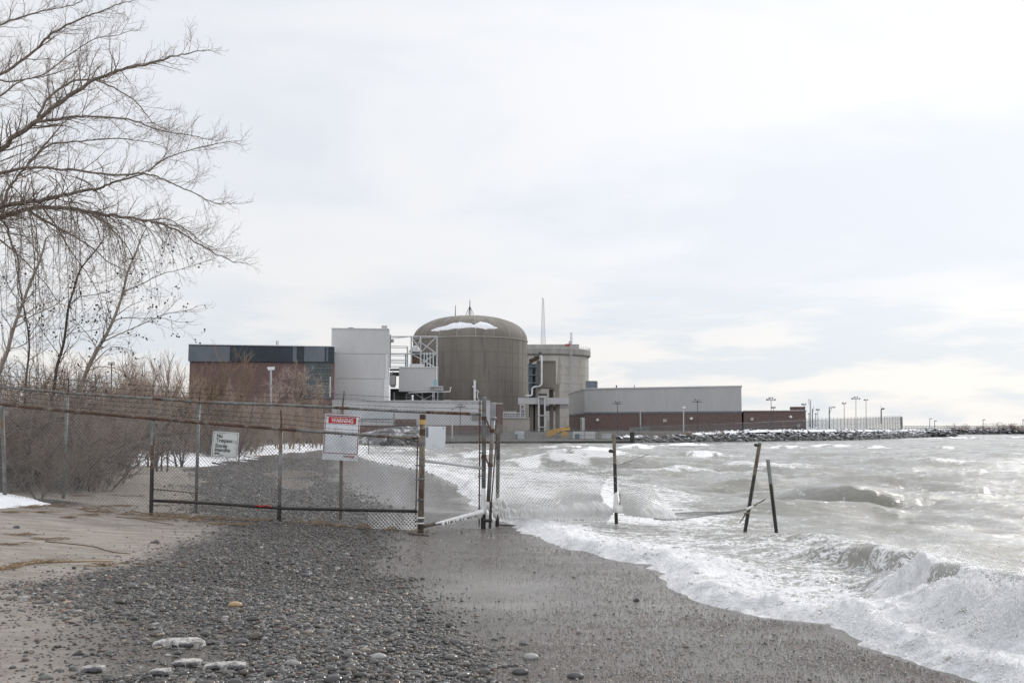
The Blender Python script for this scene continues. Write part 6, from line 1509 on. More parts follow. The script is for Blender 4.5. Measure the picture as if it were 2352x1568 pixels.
# ================================================================== trees, shrubs, snow, drift
def catmull(P, n=6):
    P = [Vector(p) for p in P]; Q = [P[0] * 2 - P[1]] + P + [P[-1] * 2 - P[-2]]; out = []
    for i in range(1, len(Q) - 2):
        a, b, c, d = Q[i - 1:i + 3]
        for k in range(n):
            t = k / n; out.append(0.5 * ((2 * b) + (c - a) * t + (2 * a - 5 * b + 4 * c - d) * t * t + (3 * b - a - 3 * c + d) * t ** 3))
    out.append(P[-1]); return out
class Plant:
    """levels: list of dicts (gap, len0, len1, ang, up, wig, seg, rr); wood goes to mb[0], fine shoots to mb[1]"""
    def __init__(s, seed, lev, fine=2): s.r = random.Random(seed); s.L = lev; s.mb = [MB(), MB()]; s.fine = fine; s.tips = []
    def side(s, pts, rads, level, a0=0.12):
        if level >= len(s.L): return
        L_ = s.L[level]; r = s.r
        acc = 0; total = sum((pts[i + 1] - pts[i]).length for i in range(len(pts) - 1)); nxt = total * a0 + r.random() * L_['gap']; pos = 0
        for i in range(len(pts) - 1):
            d = pts[i + 1] - pts[i]; l = d.length
            if l < 1e-6: continue
            while nxt < pos + l:
                f = (nxt - pos) / l; p = pts[i] + d * f; t = d / l; rad = rads[i] + (rads[i + 1] - rads[i]) * f
                rel = nxt / total
                ang = L_['ang'] * r.uniform(.7, 1.3); ax = Vector((r.gauss(0, 1), r.gauss(0, 1), r.gauss(0, 1))); ax = ax - t * ax.dot(t)
                if ax.length > 1e-3:
                    ax.normalize(); dr = (t * math.cos(ang) + ax * math.sin(ang)); dr.z += L_.get('bias', 0.0); dr.normalize()
                    ln = r.uniform(L_['len0'], L_['len1']) * (1.0 - 0.55 * rel)
                    s.grow(p, dr, ln, max(L_['rmin'], min(rad * L_['rr'], L_.get('rmax', 1))), level)
                nxt += L_['gap'] * r.uniform(.5, 1.5)
            pos += l
    def grow(s, p, d, ln, rad, level):
        L_ = s.L[level]; r = s.r; n = L_['seg']; pts = [p]; st = ln / n; d = d.copy()
        for i in range(n):
            w = L_['wig']; d = d + Vector((r.gauss(0, w), r.gauss(0, w), r.gauss(0, w) + L_['up'])); d.normalize(); p = p + d * st; pts.append(p)
        rads = [rad * (1 - 0.75 * i / n) for i in range(n + 1)]
        s.mb[0 if level < s.fine - 1 else 1].tube(pts, rads, 4 if level < s.fine - 1 else 3, caps=False)
        s.tips.append(pts[-1]); s.side(pts, rads, level + 1)
    def limb(s, P, r0, r1, level=0, n=6, sides=7, a0=0.05):
        pts = catmull(P, n); m = len(pts)
        j = r0 * 0.25
        pts = [q + Vector((s.r.gauss(0, j), s.r.gauss(0, j), s.r.gauss(0, j))) * (0 < i < m - 1) for i, q in enumerate(pts)]
        rads = [r0 + (r1 - r0) * (i / (m - 1)) ** 0.85 for i in range(m)]
        s.mb[0].tube(pts, rads, sides); s.side(pts, rads, level, a0); return pts
# ---- big cottonwood reaching in from the left
TY = 26.0
def px3(P, cv, Y, dy=()): return [at(*cv(x, y), Y + (dy[i] if i < len(dy) else (dy[-1] if dy else 0))) for i, (x, y) in enumerate(P)]
LV = [dict(gap=.145, len0=.6, len1=1.8, ang=.80, up=.035, wig=.13, seg=8, rr=.38, rmin=.0065, rmax=.022, bias=.10),
      dict(gap=.095, len0=.2, len1=.72, ang=.75, up=.05, wig=.15, seg=5, rr=.55, rmin=.0040, bias=.12),
      dict(gap=.10, len0=.08, len1=.26, ang=.7, up=.06, wig=.12, seg=2, rr=.7, rmin=.0030, bias=.12)]
big = Plant(1, LV, 2)
root = at(-190, 1120, TY)
Tr = thing('cottonwood_tree', Vector((root.x, root.y, gz(root.x, root.y))), 'big bare tree sweeping long bare limbs in from the left edge', 'tree')
trunk = MB(); tp = [Vector((root.x, root.y, gz(root.x, root.y) - .4)), at(-185, 980, TY), at(-150, 800, TY), at(-140, 600, TY), at(-120, 420, TY), at(-110, 250, TY), at(-60, 60, TY)]
tpts = catmull(tp, 6); trunk.tube(tpts, [0.34 - 0.22 * i / (len(tpts) - 1) for i in range(len(tpts))], 12)
trunk.build('trunk', M['bark'], Tr, smooth=True)
LIMBS = [([(-300, 560), (0, 440), (200, 300), (300, 200), (480, 110), (560, 80), (700, 25), (810, -5)], .055, .010, (0, .2, .4, .2, 0, -.2)),
         ([(-300, 1180), (0, 880), (200, 720), (360, 600), (540, 480), (690, 415), (860, 380), (1000, 340), (1130, 310), (1230, 295)], .095, .009, (0, 0, -.3, -.5, -.6, -.8, -.9, -1)),
         ([(220, 690), (300, 560), (430, 480), (560, 475), (690, 530), (800, 600), (900, 720), (985, 765)], .042, .009, (-.3, 0, .4, .6, .6, .6)),
         ([(205, 718), (400, 690), (500, 685), (760, 705), (930, 765), (1110, 795), (1280, 830)], .045, .008, (-.3, -.7, -1, -1.2, -1.2)),
         ([(-300, 1500), (0, 1200), (60, 1100), (160, 970), (280, 835), (345, 755), (420, 690)], .06, .015, (0, .3, .6, .8, 1, 1.2)),
         ([(170, 960), (290, 855), (480, 830), (680, 815), (870, 835), (985, 872)], .035, .008, (.8, 1, 1.2, 1.3)),
         ([(-320, 1100), (0, 1020), (160, 985), (360, 995), (690, 1030), (850, 1020), (990, 1070), (1130, 1130), (1280, 1200), (1395, 1190)], .055, .008, (0, -.2, -.5, -.8, -1)),
         ([(870, 1010), (960, 940), (1110, 885), (1300, 840), (1435, 825)], .026, .006, (-.8, -.7, -.5)),
         ([(-300, 1330), (0, 1215), (240, 1180), (400, 1140), (560, 1110), (680, 1070), (850, 1020)], .085, .024, (0, 0, .1, .2, 0, -.5, -.8)),
         ([(-300, 1360), (0, 1280), (150, 1230), (330, 1220), (560, 1250), (680, 1270), (850, 1295), (990, 1330), (1180, 1440), (1350, 1530), (1435, 1550)], .09, .008, (0, .2, .3, .4, .5, .5)),
         ([(-200, 260), (0, 150), (160, 90), (280, 60), (430, 30), (520, -20)], .04, .010, (0, .5, .8)),
         ([(-200, 650), (0, 565), (120, 480), (300, 440), (420, 400), (520, 385)], .03, .008, (0, -.5, -.8)),
         ([(0, 470), (60, 480), (250, 440), (400, 330), (560, 230), (700, 205), (790, 170)], .03, .007, (.5, .6, .8)),
         ([(170, 1240), (270, 1300), (400, 1370), (520, 1440), (640, 1540), (760, 1600)], .045, .009, (.3, 0, -.5, -.8)),
         ([(-250, 1300), (0, 1290), (60, 1420), (105, 1530), (110, 1700), (170, 1900)], .05, .012, (0, .3, .5)),
         ([(250, 1220), (330, 1330), (420, 1480), (540, 1650), (600, 1800)], .03, .008, (.4, .8, 1)),
         ([(560, 1250), (680, 1370), (760, 1470), (800, 1600), (870, 1720)], .024, .006, (.5, .3, .1)),
         ([(850, 1295), (990, 1290), (1090, 1350), (1200, 1430), (1310, 1480)], .020, .006, (.5, .9, 1.1)),
         ([(0, 1410), (140, 1530), (260, 1660), (380, 1830)], .03, .008, (0, -.4, -.8))]
rl = random.Random(17)
droop = Plant(2, [dict(gap=.30, len0=.3, len1=1.3, ang=.75, up=-.01, wig=.18, seg=6, rr=.5, rmin=.005, rmax=.012, bias=-.05), dict(gap=.15, len0=.12, len1=.4, ang=.7, up=.03, wig=.14, seg=3, rr=.7, rmin=.004)], 2); droop.mb = big.mb
for k in range(60):
    x = rl.uniform(-120, 980); y = float(np.interp(x, [-150, 0, 330, 560, 850, 990], [1300, 1270, 1225, 1250, 1295, 1330])) - rl.choice((0, 0, 0, 200, 60)) * (x < 500)
    P = [(x, y)]; dx = rl.uniform(-10, 130); lg = rl.uniform(.5, 1.2) * np.interp(x, [0, 400, 980], [360, 260, 90])
    for j in range(4): x += dx * (1 - .25 * j) + rl.uniform(-15, 15); y += lg * (.25 + .25 * j) * rl.uniform(.6, 1.4); P.append((x, y))
    droop.limb(px3(P, cB, TY, (rl.uniform(-.3, .3), rl.uniform(-1, 1), rl.uniform(-2, 2))), rl.uniform(.009, .018), 0.004, 0, sides=5, a0=.16)
for P, r0, r1, dy in LIMBS: big.limb(px3(P, cB, TY, dy), r0 * .86, r1 * .8, 0)
big.mb[0].build('limbs', M['bark'], Tr, smooth=True); tag(big.mb[1].build('twigs', M['twig'], Tr), kind='stuff')
# ---- leaning poplars behind the fence
LP_ = [dict(gap=.21, len0=.5, len1=1.5, ang=.75, up=.03, wig=.12, seg=7, rr=.42, rmin=.0055, rmax=.016, bias=.08),
       dict(gap=.14, len0=.18, len1=.6, ang=.7, up=.05, wig=.15, seg=4, rr=.6, rmin=.0038, bias=.1),
       dict(gap=.16, len0=.06, len1=.2, ang=.7, up=.05, wig=.12, seg=2, rr=.7, rmin=.0028, bias=.1)]
def cones(pl_, root, n, r_, pick):
    m = MB(); c_ = [t for t in pl_.tips if pick(t)]; r_.shuffle(c_)
    for t in c_[:n]:
        for k in range(r_.choice((1, 1, 2, 3))): m.lump(t + Vector((r_.gauss(0, .03), r_.gauss(0, .03), r_.gauss(0, .03))), r_.uniform(.013, .028), r_, 1, jit=.2)
    return tag(m.build('seed_cones', M['cone'], root), kind='stuff')
def poplar(label, trunkP, Y, r0, r1, branches, seed, mat, ncone, twig='twig'):
    p = Plant(seed, LP_, 2); P = px3(trunkP, cT, Y); g = P[0]; g0 = gz(g.x, g.y)
    T = thing('poplar_tree', Vector((g.x, g.y, g0)), label, 'tree')
    m = MB(); pts = catmull([Vector((P[0].x - (P[1].x - P[0].x) * .3, P[0].y, g0 - .3))] + P, 6); m.tube(pts, [r0 + (r1 - r0) * (i / (len(pts) - 1)) for i in range(len(pts))], 9)
    m.build('trunk', M[mat], T, smooth=True); p.side(pts, [r0 + (r1 - r0) * (i / (len(pts) - 1)) for i in range(len(pts))], 0, .3)
    for B, a, b in branches: p.limb(px3(B, cT, Y - .1), a, b, 0, sides=5)
    p.mb[0].build('limbs', M[mat], T, smooth=True); tag(p.mb[1].build('twigs', M[twig], T), kind='stuff')
    cones(p, T, ncone, random.Random(seed), lambda t: True)
poplar('pale-barked poplar leaning right, the rightmost of the slender leaning trees', [(560, 1200), (590, 1110), (640, 960), (720, 800), (790, 680), (860, 520), (905, 380), (940, 230), (1000, 90), (1040, -20), (1078, -90)], 25.0, .062, .012,
       [([(770, 740), (900, 680), (1020, 630), (1200, 550), (1400, 510), (1455, 475)], .018, .005), ([(830, 600), (900, 575), (1050, 575), (1200, 575), (1300, 600), (1425, 600)], .016, .004),
        ([(905, 380), (1050, 320), (1180, 255), (1330, 215), (1550, 140)], .018, .005), ([(720, 800), (640, 690), (560, 600), (500, 540)], .014, .005), ([(640, 960), (760, 930), (900, 960), (1040, 1040)], .016, .005), ([(660, 930), (800, 800), (900, 790), (1000, 830)], .014, .005)], 21, 'bark_pale', 130)
poplar('dark slender tree leaning right between two paler leaning poplars', [(380, 1230), (400, 1080), (420, 930), (470, 750), (500, 520), (540, 370), (590, 220), (700, 80), (760, 0)], 25.6, .05, .012,
       [([(520, 470), (580, 420), (700, 400), (800, 380), (900, 330)], .014, .004), ([(470, 700), (560, 680), (700, 660), (780, 640)], .012, .004), ([(440, 850), (330, 700), (250, 560)], .012, .004)], 22, 'bark_dark', 50)
poplar('pale leaning poplar nearest the left edge', [(-30, 1100), (0, 960), (50, 830), (100, 650), (160, 480), (230, 300), (300, 130), (340, -20)], 24.6, .06, .02,
       [([(110, 640), (250, 550), (400, 480), (520, 400), (640, 320)], .018, .005), ([(60, 800), (150, 780), (260, 700), (340, 640)], .014, .005), ([(160, 480), (60, 330), (0, 200)], .014, .005)], 23, 'bark_pale', 40)
poplar('young dark sapling with drooping stems left of the leaning poplars', [(180, 1240), (195, 1000), (215, 800), (205, 660), (175, 500), (140, 320), (110, 150)], 26.5, .035, .010, [([(210, 720), (300, 560), (330, 400)], .012, .004)], 24, 'bark_dark', 15)
poplar('slanting dark sapling growing through the fence foot on the sand', [(265, 2010), (290, 1950), (320, 1860), (380, 1740), (440, 1660)], 20.4, .030, .012, [([(300, 1920), (360, 1830), (420, 1790), (500, 1740)], .014, .004), ([(330, 1850), (300, 1780), (330, 1700)], .010, .004)], 25, 'bark', 0)

# ---- shrubs: a few kinds, copied
def shrub(seed, name, label, group, h, spread, stems, lev, mats, lean=(0, 0), r0=.014, cat='shrub', arch=.13, droop_=0.0):
    p = Plant(seed, lev, 2); r = p.r; T = thing(name, (0, 0, 0), label, cat, group)
    for i in range(stems):
        a = r.uniform(0, 6.28); o = r.random() ** .5 * spread * .35
        b = Vector((o * math.cos(a), o * math.sin(a), -.1)); d = Vector((math.cos(a) * spread * r.uniform(.1, .6) / h + lean[0], math.sin(a) * spread * r.uniform(.1, .6) / h + lean[1], 1)).normalized()
        ln = h * r.uniform(.6, 1.05); n = 7; pts = [b]; q = b
        for k in range(n): d = (d + Vector((r.gauss(0, arch), r.gauss(0, arch), r.gauss(0, .05) + .04 - droop_ * k))).normalized(); q = q + d * (ln / n); pts.append(q)
        rr0 = r0 * r.choice((.5, .6, .8, 1, 1.6)); rads = [rr0 * (1 - .7 * k / n) for k in range(n + 1)]
        p.mb[0].tube(pts, rads, 5, caps=False); p.side(pts, rads, 0, .04)
    p.mb[0].build('stems', M[mats[0]], T); tag(p.mb[1].build('twigs', M[mats[1]], T), kind='stuff'); return T
SH = [dict(gap=.11, len0=.3, len1=1.1, ang=.95, up=.0, wig=.22, seg=5, rr=.6, rmin=.005, bias=.05), dict(gap=.10, len0=.12, len1=.5, ang=.9, up=.0, wig=.22, seg=3, rr=.7, rmin=.0038, bias=.05)]
SF = [dict(gap=.13, len0=.5, len1=1.7, ang=.85, up=.05, wig=.16, seg=5, rr=.6, rmin=.012, bias=.1), dict(gap=.15, len0=.25, len1=.85, ang=.8, up=.03, wig=.18, seg=3, rr=.7, rmin=.009, bias=.08)]
def put(src, px, base, Y, sc, rz_, label=None, first=[]):
    p = at(px, base, Y); g = gz(p.x, p.y); loc = (p.x, p.y, g)
    if src.name in first:
        c = copy_thing(src, loc, rz_, sc, label); return c
    first.append(src.name); src.location = loc; src.rotation_euler = (0, 0, rz_); src.scale = (sc,) * 3
    if label: src['label'] = label
    return src
G1 = 'tangled reddish shrubs behind the left end of the fence'; L1 = 'tangled bare reddish-brown shrub crowded behind the left end of the fence'
reds = [shrub(31 + i, 'tangled_shrub', L1, G1, 2.9, 4.2, 26, SH, (('bark_dark', 'bark_pale', 'bark')[i], ('twig_red', 'twig_warm', 'twig')[i]), arch=.2, droop_=.05, r0=.018) for i in range(3)]
r_ = random.Random(5)
for i, (px, Y) in enumerate([(-60, 23.6), (20, 23.4), (80, 23.8), (135, 24.4), (-20, 25.2), (50, 25.5), (110, 25.4), (165, 27.5), (0, 27.5), (85, 28), (130, 30), (-90, 26), (-140, 24), (-40, 30), (40, 31)]):
    put(reds[i % 3], px, 1080, Y, r_.uniform(.9, 1.35) * (1.0 if px < 190 else .85), r_.uniform(0, 6.28))
G2 = 'bare shrubs of the thicket behind the snow bank'; L2 = 'grey-brown bare shrub in the dense thicket behind the snow bank'
thick = [shrub(41 + i, 'thicket_shrub', L2, G2, 4.2, 4.4, 15, SF, (('twig_grey', 'bark', 'bark_dark', 'twig')[i], ('twig_red', 'twig_grey', 'twig', 'twig_warm')[i]), r0=.032, arch=.16) for i in range(4)]
for i in range(64):
    px = r_.uniform(150, 800); Y = r_.uniform(50, 76)
    if px > 560: Y = r_.uniform(96, 128)
    top = np.interp(px, [150, 330, 520, 690, 800], [905, 880, 905, 925, 955]) + r_.uniform(-14, 34)
    hgt = CAM_Z + (985 - top) / F * Y - gz(at(px, 985, Y).x, Y)
    put(thick[i % 4], px, 1000, Y, max(.35, hgt / 4.2), r_.uniform(0, 6.28))
# ---- multi-stem trees in the middle distance
ST = [dict(gap=.22, len0=.8, len1=2.6, ang=.5, up=.10, wig=.10, seg=6, rr=.5, rmin=.018, bias=.15), dict(gap=.20, len0=.4, len1=1.3, ang=.5, up=.10, wig=.12, seg=4, rr=.6, rmin=.010, bias=.15), dict(gap=.3, len0=.2, len1=.6, ang=.5, up=.06, wig=.1, seg=2, rr=.7, rmin=.007, bias=.1)]
G3 = None
for i, (px, top, Y, lb, mats, sp_, ns) in enumerate([(140, 815, 38, 'slim bare tree behind the shrubs, left of the dark leaning tree', ('bark', 'twig'), 2.2, 5), (225, 835, 42, 'slim bare tree behind the pale leaning poplar foot', ('bark_dark', 'twig'), 2.4, 5), (60, 800, 40, 'slim bare tree rising behind the shrubs near the left edge', ('bark', 'twig_warm'), 2.6, 6), (320, 795, 52, 'tall twiggy bare tree right of the pale leaning poplar', ('bark', 'twig_warm'), 2.6, 6), (375, 790, 49, 'tall bare tree between two multi-stemmed trees left of the brick hall', ('bark_dark', 'twig_warm'), 2.4, 5), (345, 800, 46, 'multi-stemmed bare tree left of the brick hall with dark upright stems', ('bark_dark', 'twig_grey'), 2.6, 6), (405, 788, 50, 'tall bare tree just left of the brick hall edge', ('bark', 'twig_grey'), 2.4, 6),
        (462, 792, 58, 'ochre willow in front of the left end of the brick hall', ('bark', 'twig_ochre'), 4.0, 12), (300, 830, 44, 'fine-twigged bare tree behind the leaning poplars, left of the upright dark one', ('bark_dark', 'twig_grey'), 2.4, 6), (265, 850, 48, 'low bare tree in front of the distant light mast', ('bark', 'twig_grey'), 2.6, 7),
        (590, 890, 70, 'thin grey sapling in front of the brick hall near the white box pole', ('twig_grey', 'twig_grey'), 2.4, 4), (735, 895, 92, 'yellowish bush right of the round-crowned willow', ('twig_ochre', 'twig_grey'), 4.0, 9), (520, 860, 66, 'brownish bare sapling right of the ochre willow', ('twig_grey', 'twig_grey'), 2.6, 6),
        (655, 905, 80, 'yellow-brown bush left of the round-crowned willow', ('twig_ochre', 'twig_grey'), 3.4, 8)]):
    g = at(px, 985, Y); gg = gz(g.x, g.y); h = CAM_Z + (985 - top) / F * Y - gg
    t = shrub(60 + i, 'bare_tree' if 'bush' not in lb else 'bare_bush', lb, G3, h * .86, sp_, ns, ST, mats, r0=.055, cat='tree' if 'bush' not in lb else 'bush'); t.location = (g.x, g.y, gg)
# round willow with a thick leaning trunk
wy = 84; wg = at(683, 985, wy); wp = Plant(77, [dict(gap=.20, len0=1.2, len1=2.8, ang=.7, up=.04, wig=.12, seg=6, rr=.45, rmin=.02, bias=.12), dict(gap=.16, len0=.4, len1=1.2, ang=.6, up=.04, wig=.12, seg=4, rr=.6, rmin=.014, bias=.08), dict(gap=.22, len0=.2, len1=.55, ang=.5, up=.03, wig=.1, seg=2, rr=.7, rmin=.011, bias=.05)], 2)
Wt = thing('willow_tree', (wg.x, wg.y, gz(wg.x, wg.y)), 'round-crowned bare tree in front of the brick hall window', 'tree')
for P, a in (([(1075, 1240), (1080, 1120), (1092, 1030), (1075, 930), (1040, 850), (1010, 800)], .20), ([(1092, 1040), (1120, 960), (1140, 880), (1130, 800)], .13), ([(1100, 1030), (1150, 960), (1210, 900), (1270, 870)], .12), ([(1085, 1050), (1020, 980), (960, 920), (920, 870)], .11), ([(1110, 1020), (1200, 980), (1280, 960), (1330, 940)], .09), ([(1078, 930), (1085, 860), (1080, 790)], .09)):
    wp.limb(px3(P, c1, wy, (0, .3, -.5, .6)), a, .03, 0, sides=7, a0=.3)
wp.mb[0].build('trunk', M['bark'], Wt, smooth=True); tag(wp.mb[1].build('twigs', M['twig_grey'], Wt), kind='stuff')
# trees standing on the snow behind the fence
for i, (px, base, top, Y, lb) in enumerate([(381, 1062, 900, 34, 'short dark leaning tree with its foot in the snow behind the middle of the fence'), (340, 1060, 905, 36, 'dark thin-trunked tree on the snow behind the rusty front post'), (432, 1058, 940, 38, 'small dark crooked tree on the snow left of the no trespassing sign')]):
    g = at(px, 985, Y); gg = gz(g.x, g.y); h = CAM_Z + (985 - top) / F * Y - gg
    t = shrub(90 + i, 'bare_tree', lb, None, h * .9, 1.2, 3, [dict(gap=.2, len0=.5, len1=1.3, ang=.7, up=.05, wig=.14, seg=6, rr=.5, rmin=.009, bias=.05), dict(gap=.16, len0=.2, len1=.7, ang=.7, up=.04, wig=.15, seg=4, rr=.6, rmin=.006)], ('bark_dark', 'twig_grey'), r0=.07, cat='tree'); t.location = (g.x, g.y, gg)
# scrub on the banks
for i, (x, y, cv, Y, s, lb) in enumerate([(1185, 560, c3, 226, .62, 'brown scrub clump on the snowy rock bank, left of the bigger clump'), (1420, 548, c3, 232, .78, 'largest brown scrub clump on the snowy rock bank'), (955, 560, c3, 222, .4, 'small faint scrub at the left part of the snowy rock bank'), (1350, 590, c3, 222, .35, 'pale grass tuft low on the rock bank below the large scrub'), (770, 590, c4, 272, .75, 'reddish scrub among the boulders below the floodlights')]):
    b = at(*cv(x, y), Y); tq = min((k / 400 for k in range(400)), key=lambda q: abs(bank_line(q)[0] / bank_line(q)[1] - b.x / b.y)); bq = bank_line(tq); c = copy_thing(thick[1 if i != 4 else 0], (bq[0] - .5, bq[1] + 1.6, .35), i * 1.3, (s * 1.1, s * .8, s * .45), lb); c['group'] = 'scrub clumps on the rock bank'; c.name = 'scrub_clump'
for i, (x, y, s) in enumerate([(1750, 520, 1.35), (1885, 520, 1.2), (2140, 520, 1.7), (2060, 520, .9), (2260, 520, 1.0), (2320, 520, 1.5), (1430, 520, .7), (1950, 520, .7), (1680, 520, .6)]):
    b = at(*c4(x, y), 556); c = copy_thing(thick[i % 4], (b.x, b.y, .6), i * 2.1, (s * 2.2, s * 2.2, s * .75), 'distant bare bush on the far breakwater behind its railing', 'bushes on the far breakwater'); c.name = 'distant_bush'

# ---- snow lying on the beach
def snow_area(name, poly, x0, x1, y0, y1, res, th, seed, holes=0.0, kind='structure'):
    xs = np.arange(x0, x1, res); ys = np.arange(y0, y1, res); XX, YY = np.meshgrid(xs, ys); f_ = XX.ravel(), YY.ravel()
    w = min(1.6, (y1 - y0) / 12)
    s_ = psd(f_[0], f_[1], poly) + w * (fbm(f_[0] / w * .6, f_[1] / w * .6, seed, 5) - .5) * 1.6
    if holes: s_ = np.minimum(s_, (fbm(f_[0] / w * .5, f_[1] / w * .9, seed + 7, 5) - holes) * w * 8)
    z = ground_fields(*f_)[1] + th * sst(0, w * 1.2, s_) * (.75 + .5 * fbm(f_[0] / w, f_[1] / w, seed + 3)) - .012
    ok = (s_ > -res).reshape(XX.shape); keep = ok[:-1, :-1] & ok[1:, :-1] & ok[:-1, 1:] & ok[1:, 1:]
    V, Q, _ = compact(np.stack([*f_, z], 1), grid_quads(len(ys), len(xs), keep), {}); o = np_mesh(name, V, Q, M['snow']); return tag(o, kind=kind)
def gp(*P): return [(q.x, q.y) for q in (on_ground(*p) for p in P)]
SNA = gp((-140, 1118), (0, 1136), (40, 1139), (70, 1146), (100, 1157), (60, 1160), (20, 1160), (0, 1164), (-140, 1185))
snow_area('snow_patch', SNA, -13.5, -7.5, 14.5, 22.5, .05, .10, 2)
SNB = gp((60, 1050), (150, 1036), (300, 1032), (480, 1030), (600, 1024), (700, 1016), (760, 1018), (752, 1034), (640, 1043), (560, 1060), (480, 1072), (400, 1074), (330, 1072), (250, 1080), (225, 1108), (160, 1116), (120, 1092))
snow_area('snow_bank', SNB, -48, -6.5, 20.5, 118, .2, .16, 4, .2)
SNC = gp((-100, 1100), (10, 1098), (60, 1108), (50, 1116), (-100, 1118)); snow_area('snow_patch', SNC, -13, -8.5, 20, 25, .06, .06, 6)
# dirty ice left on the pebbles near the camera
for i, (px, py, wd, dp, h, lb) in enumerate([(412, 1480, .20, .10, .032, 'widest slab of dirty ice on the pebbles, with a dark undercut front'), (432, 1526, .10, .07, .022, 'small dirty ice lump below the widest ice slab'), (520, 1533, .16, .07, .022, 'thin long dirty ice slab right of the small ice lump'), (368, 1548, .07, .05, .02, 'dirty ice scrap at the lower left of the ice slabs'), (212, 1540, .08, .05, .02, 'muddy ice crust half buried in pebbles, farthest left')]):
    p = on_ground(px, py); r2_ = random.Random(40 + i); t = thing('ice_slab', p, lb, 'ice'); m = MB(); n = 26; k = 9; vs = []
    for j in range(k + 1):
        for q in range(n + 1):
            u, v = q / n * 2 - 1, j / k * 2 - 1; e = max(0, 1 - abs(u) ** 3 - abs(v) ** 3 * .9 - .25 * r2_.random()); vs.append((p.x + u * wd + .03 * v, p.y + v * dp * (1 + .2 * math.sin(u * 5)), p.z + .02 + h * e ** .6 * r2_.uniform(.75, 1.25) - (.03 if e <= .02 else 0)))
    fs = [(j * (n + 1) + q, j * (n + 1) + q + 1, (j + 1) * (n + 1) + q + 1, (j + 1) * (n + 1) + q) for j in range(k) for q in range(n)]
    m.add(vs, fs); m.build('crust', M['dirty_ice'] if 'dirty_ice' in M else M['ice'], t, smooth=False)
    m = MB()
    for q in range(9): m.lump((p.x + r2_.uniform(-wd, wd) * .8, p.y - dp * .9, p.z + .015), r2_.uniform(.018, .035), r2_, 1, (1.3, 1, .7), .12)
    part('pebble', 'rock_wet', t, lambda mm: mm.V.extend(m.V) or mm.F.extend(m.F)); t.children[-1]['kind'] = 'stuff'
# single stones that stand out
for i, (px, py, r, mt, lb) in enumerate([(540, 1392, .058, 'stone_tan', 'tan flat stone, the brightest on the grey pebbles'), (556, 1476, .046, 'stone_dark', 'round dark grey stone right of the widest ice slab'), (702, 1323, .045, 'stone_dark', 'smooth dark stone with a pale end near the middle of the shingle'), (1202, 1480, .03, 'stone_dark', 'small dark pebble alone on the wet sand'), (1195, 1546, .05, 'stone_dark', 'dark flat stone on the wet sand at the bottom, left one of two'), (1322, 1556, .05, 'stone_dark', 'dark pointed stone on the wet sand at the bottom, right one of two'), (1220, 1512, .05, 'stone_pale', 'pale flat stone on the wet sand'), (38, 1212, .045, 'stone_dark', 'grey stone alone on the dry sand at the left'), (870, 1512, .05, 'stone_pale', 'pale grey stone at the right rim of the pebbles near the bottom')]):
    p = on_ground(px, py); m = MB(); m.lump(p + Vector((0, 0, r * .25)), r, random.Random(70 + i), 3, (1.25, .9, .62), .015); tag(m.build('stone', M[mt], None, smooth=True), lb, 'stone')
# sticks and drift on the sand
DR = [([(0, 1309), (45, 1302), (80, 1294), (150, 1291), (260, 1290)], .018, 'drift_pale', 'longest pale driftwood stick lying at the left edge of the sand', 1), ([(103, 1216 + 28), (150, 1248), (215, 1256), (260, 1268), (300, 1272)], .010, 'drift', 'dark curved stick above the longest driftwood stick', 0),
      ([(278, 1271 + 22), (340, 1297), (425, 1302)], .012, 'drift', 'straight brown stick at the edge of the pebbles', 0), ([(265, 1182 + 5), (300, 1190), (340, 1196), (400, 1206)], .010, 'drift', 'thin brown stick with a pale end on the upper sand', 0), ([(300, 1173), (345, 1180), (400, 1176)], .010, 'drift', 'short dark stick on the sand near the rusty front post', 0),
      ([(350, 1172 - 48), (420, 1130), (450, 1134)], .018, 'bark_dark', 'dark branch lying behind the fence right of the rusty front post', 0), ([(60, 1112), (78, 1140), (90, 1154)], .02, 'bark_dark', 'short dark stub leaning at the snow patch', 0), ([(0, 1086), (45, 1094), (110, 1090)], .05, 'bark', 'fallen log under the reddish shrubs at the left edge', 0),
      ([(565, 1050), (620, 1046), (670, 1040), (720, 1030)], .03, 'drift', 'long driftwood pole on the snow bank edge', 0), ([(808, 1194), (850, 1190), (868, 1192)], .018, 'bark_dark', 'dark stick on the shingle left of the stout gate post', 0), ([(940, 1226), (985, 1231)], .014, 'bark_dark', 'dark sliver of wood at the foot of the stout gate post', 0), ([(1140, 1205), (1190, 1208), (1225, 1209)], .012, 'bark_dark', 'thin dark plank lying by the foot of the black post', 0)]
for i, (P, r, mt, lb, tufts) in enumerate(DR):
    q = [on_ground(*p) + Vector((0, 0, r * .7)) for p in P]; pts = catmull(q, 6); rr_ = random.Random(200 + i)
    pts = [p + Vector((rr_.gauss(0, r * .4), rr_.gauss(0, r * .4), 0)) for p in pts]; m = MB(); m.tube(pts, [r * (1 - .45 * k / len(pts)) for k in range(len(pts))], 7)
    if tufts:
        t = thing('driftwood_stick', q[0], lb, 'driftwood'); m.build('stick', M[mt], t, smooth=True); m2 = MB()
        for k in range(150):
            b = pts[min(len(pts) - 1, int(rr_.random() * len(pts) * .75))]; d = Vector((rr_.gauss(0, .09), rr_.gauss(0, .09), rr_.uniform(.0, .05))); m2.tube([b, b + d * .6 + Vector((0, 0, .01)), b + d], .0028, 3)
        m2.build('straw_tuft', M['straw'], t)
    else: tag(m.build('driftwood_stick', M[mt], None, smooth=True), lb, 'driftwood')
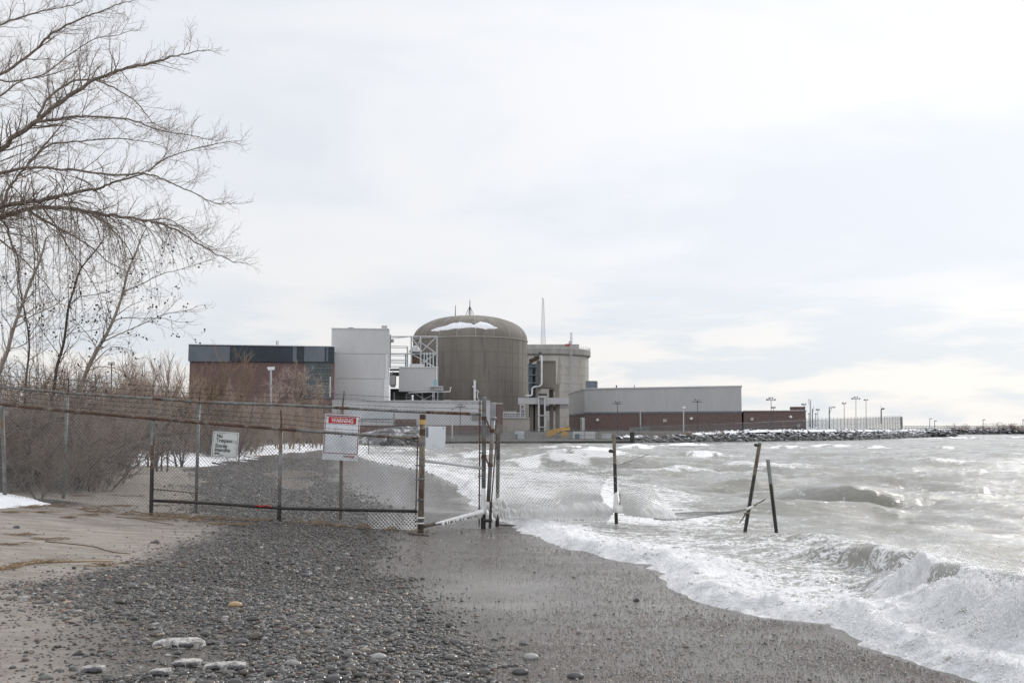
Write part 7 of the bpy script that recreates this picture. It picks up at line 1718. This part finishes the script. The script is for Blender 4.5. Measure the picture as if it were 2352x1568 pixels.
WR = [(205, 1184, .35), (215, 1176, .3), (335, 1182 + 10, .5), (370, 1194, .5), (440, 1196, .4), (480, 1190, .35), (400, 1183, .35), (60, 1174 - 8, .4), (30, 1190 - 12, .3), (100, 1178, .25), (360, 1162, .35), (285, 1173 - 10, .3), (250, 1176 - 12, .3), (85, 1164, .3), (500, 1204, .4), (160, 1190, .2), (30, 1252, .35), (60, 1230, .3), (120, 1240, .35), (230, 1300, .3), (555, 1206, .3), (130, 1162, .3), (290, 1140, .5), (235, 1130, .4), (180, 1140, .4), (410, 1150, .4), (150, 1134, .5), (30, 1130, .4)]
for i, (px, py, w) in enumerate(WR):
    p = on_ground(px, py); rr_ = random.Random(300 + i); m = MB()
    for k in range(34):
        a = rr_.gauss(.1, .35); c = p + Vector((rr_.gauss(0, w * .4), rr_.gauss(0, w * .14), .008 + .025 * rr_.random())); l = rr_.uniform(.06, .22)
        d = Vector((math.cos(a) * l, math.sin(a) * l, rr_.gauss(0, .012))); m.tube([c - d * .5, c + Vector((0, 0, .012 * rr_.random())), c + d * .5], rr_.uniform(.002, .0045), 3)
    tag(m.build('straw_drift', M['straw'], None), 'small wisp of brown straw and twigs washed up on the pale sand', 'straw', 'wisps of straw on the sand')

for i, px in enumerate((300, 352, 380, 420, 458, 510, 560, 600, 645, 700, 740, 786, 840, 900, 960, 250, 200)):
    Y = (FrontY if px % 2 == 0 else RearY)(px) - .12; q = at(px, 985, Y); p = Vector((q.x, Y, gz(q.x, Y))); rr_ = random.Random(500 + i); m = MB(); w = rr_.uniform(.12, .34)
    for k in range(30):
        a = rr_.gauss(0, .5); c = p + Vector((max(-w, min(w, rr_.gauss(0, w * .5))), max(-.08, min(.08, rr_.gauss(0, .04))), .01 + .06 * rr_.random() ** 2)); l = rr_.uniform(.06, .2)
        d = Vector((math.cos(a) * l, math.sin(a) * l, rr_.gauss(0, .03))); m.tube([c - d * .5, c + Vector((0, 0, .02 * rr_.random())), c + d * .5], rr_.uniform(.002, .004), 3)
    m.tube([p + Vector((-w, 0, .01)), p + Vector((0, .02, .02)), p + Vector((w, 0, .01))], .006, 4)
    tag(m.build('straw_drift', M['straw'], None), 'dark wisp of weed and twigs caught along the foot of the chain link fence', 'straw', 'weed caught along the fence foot')
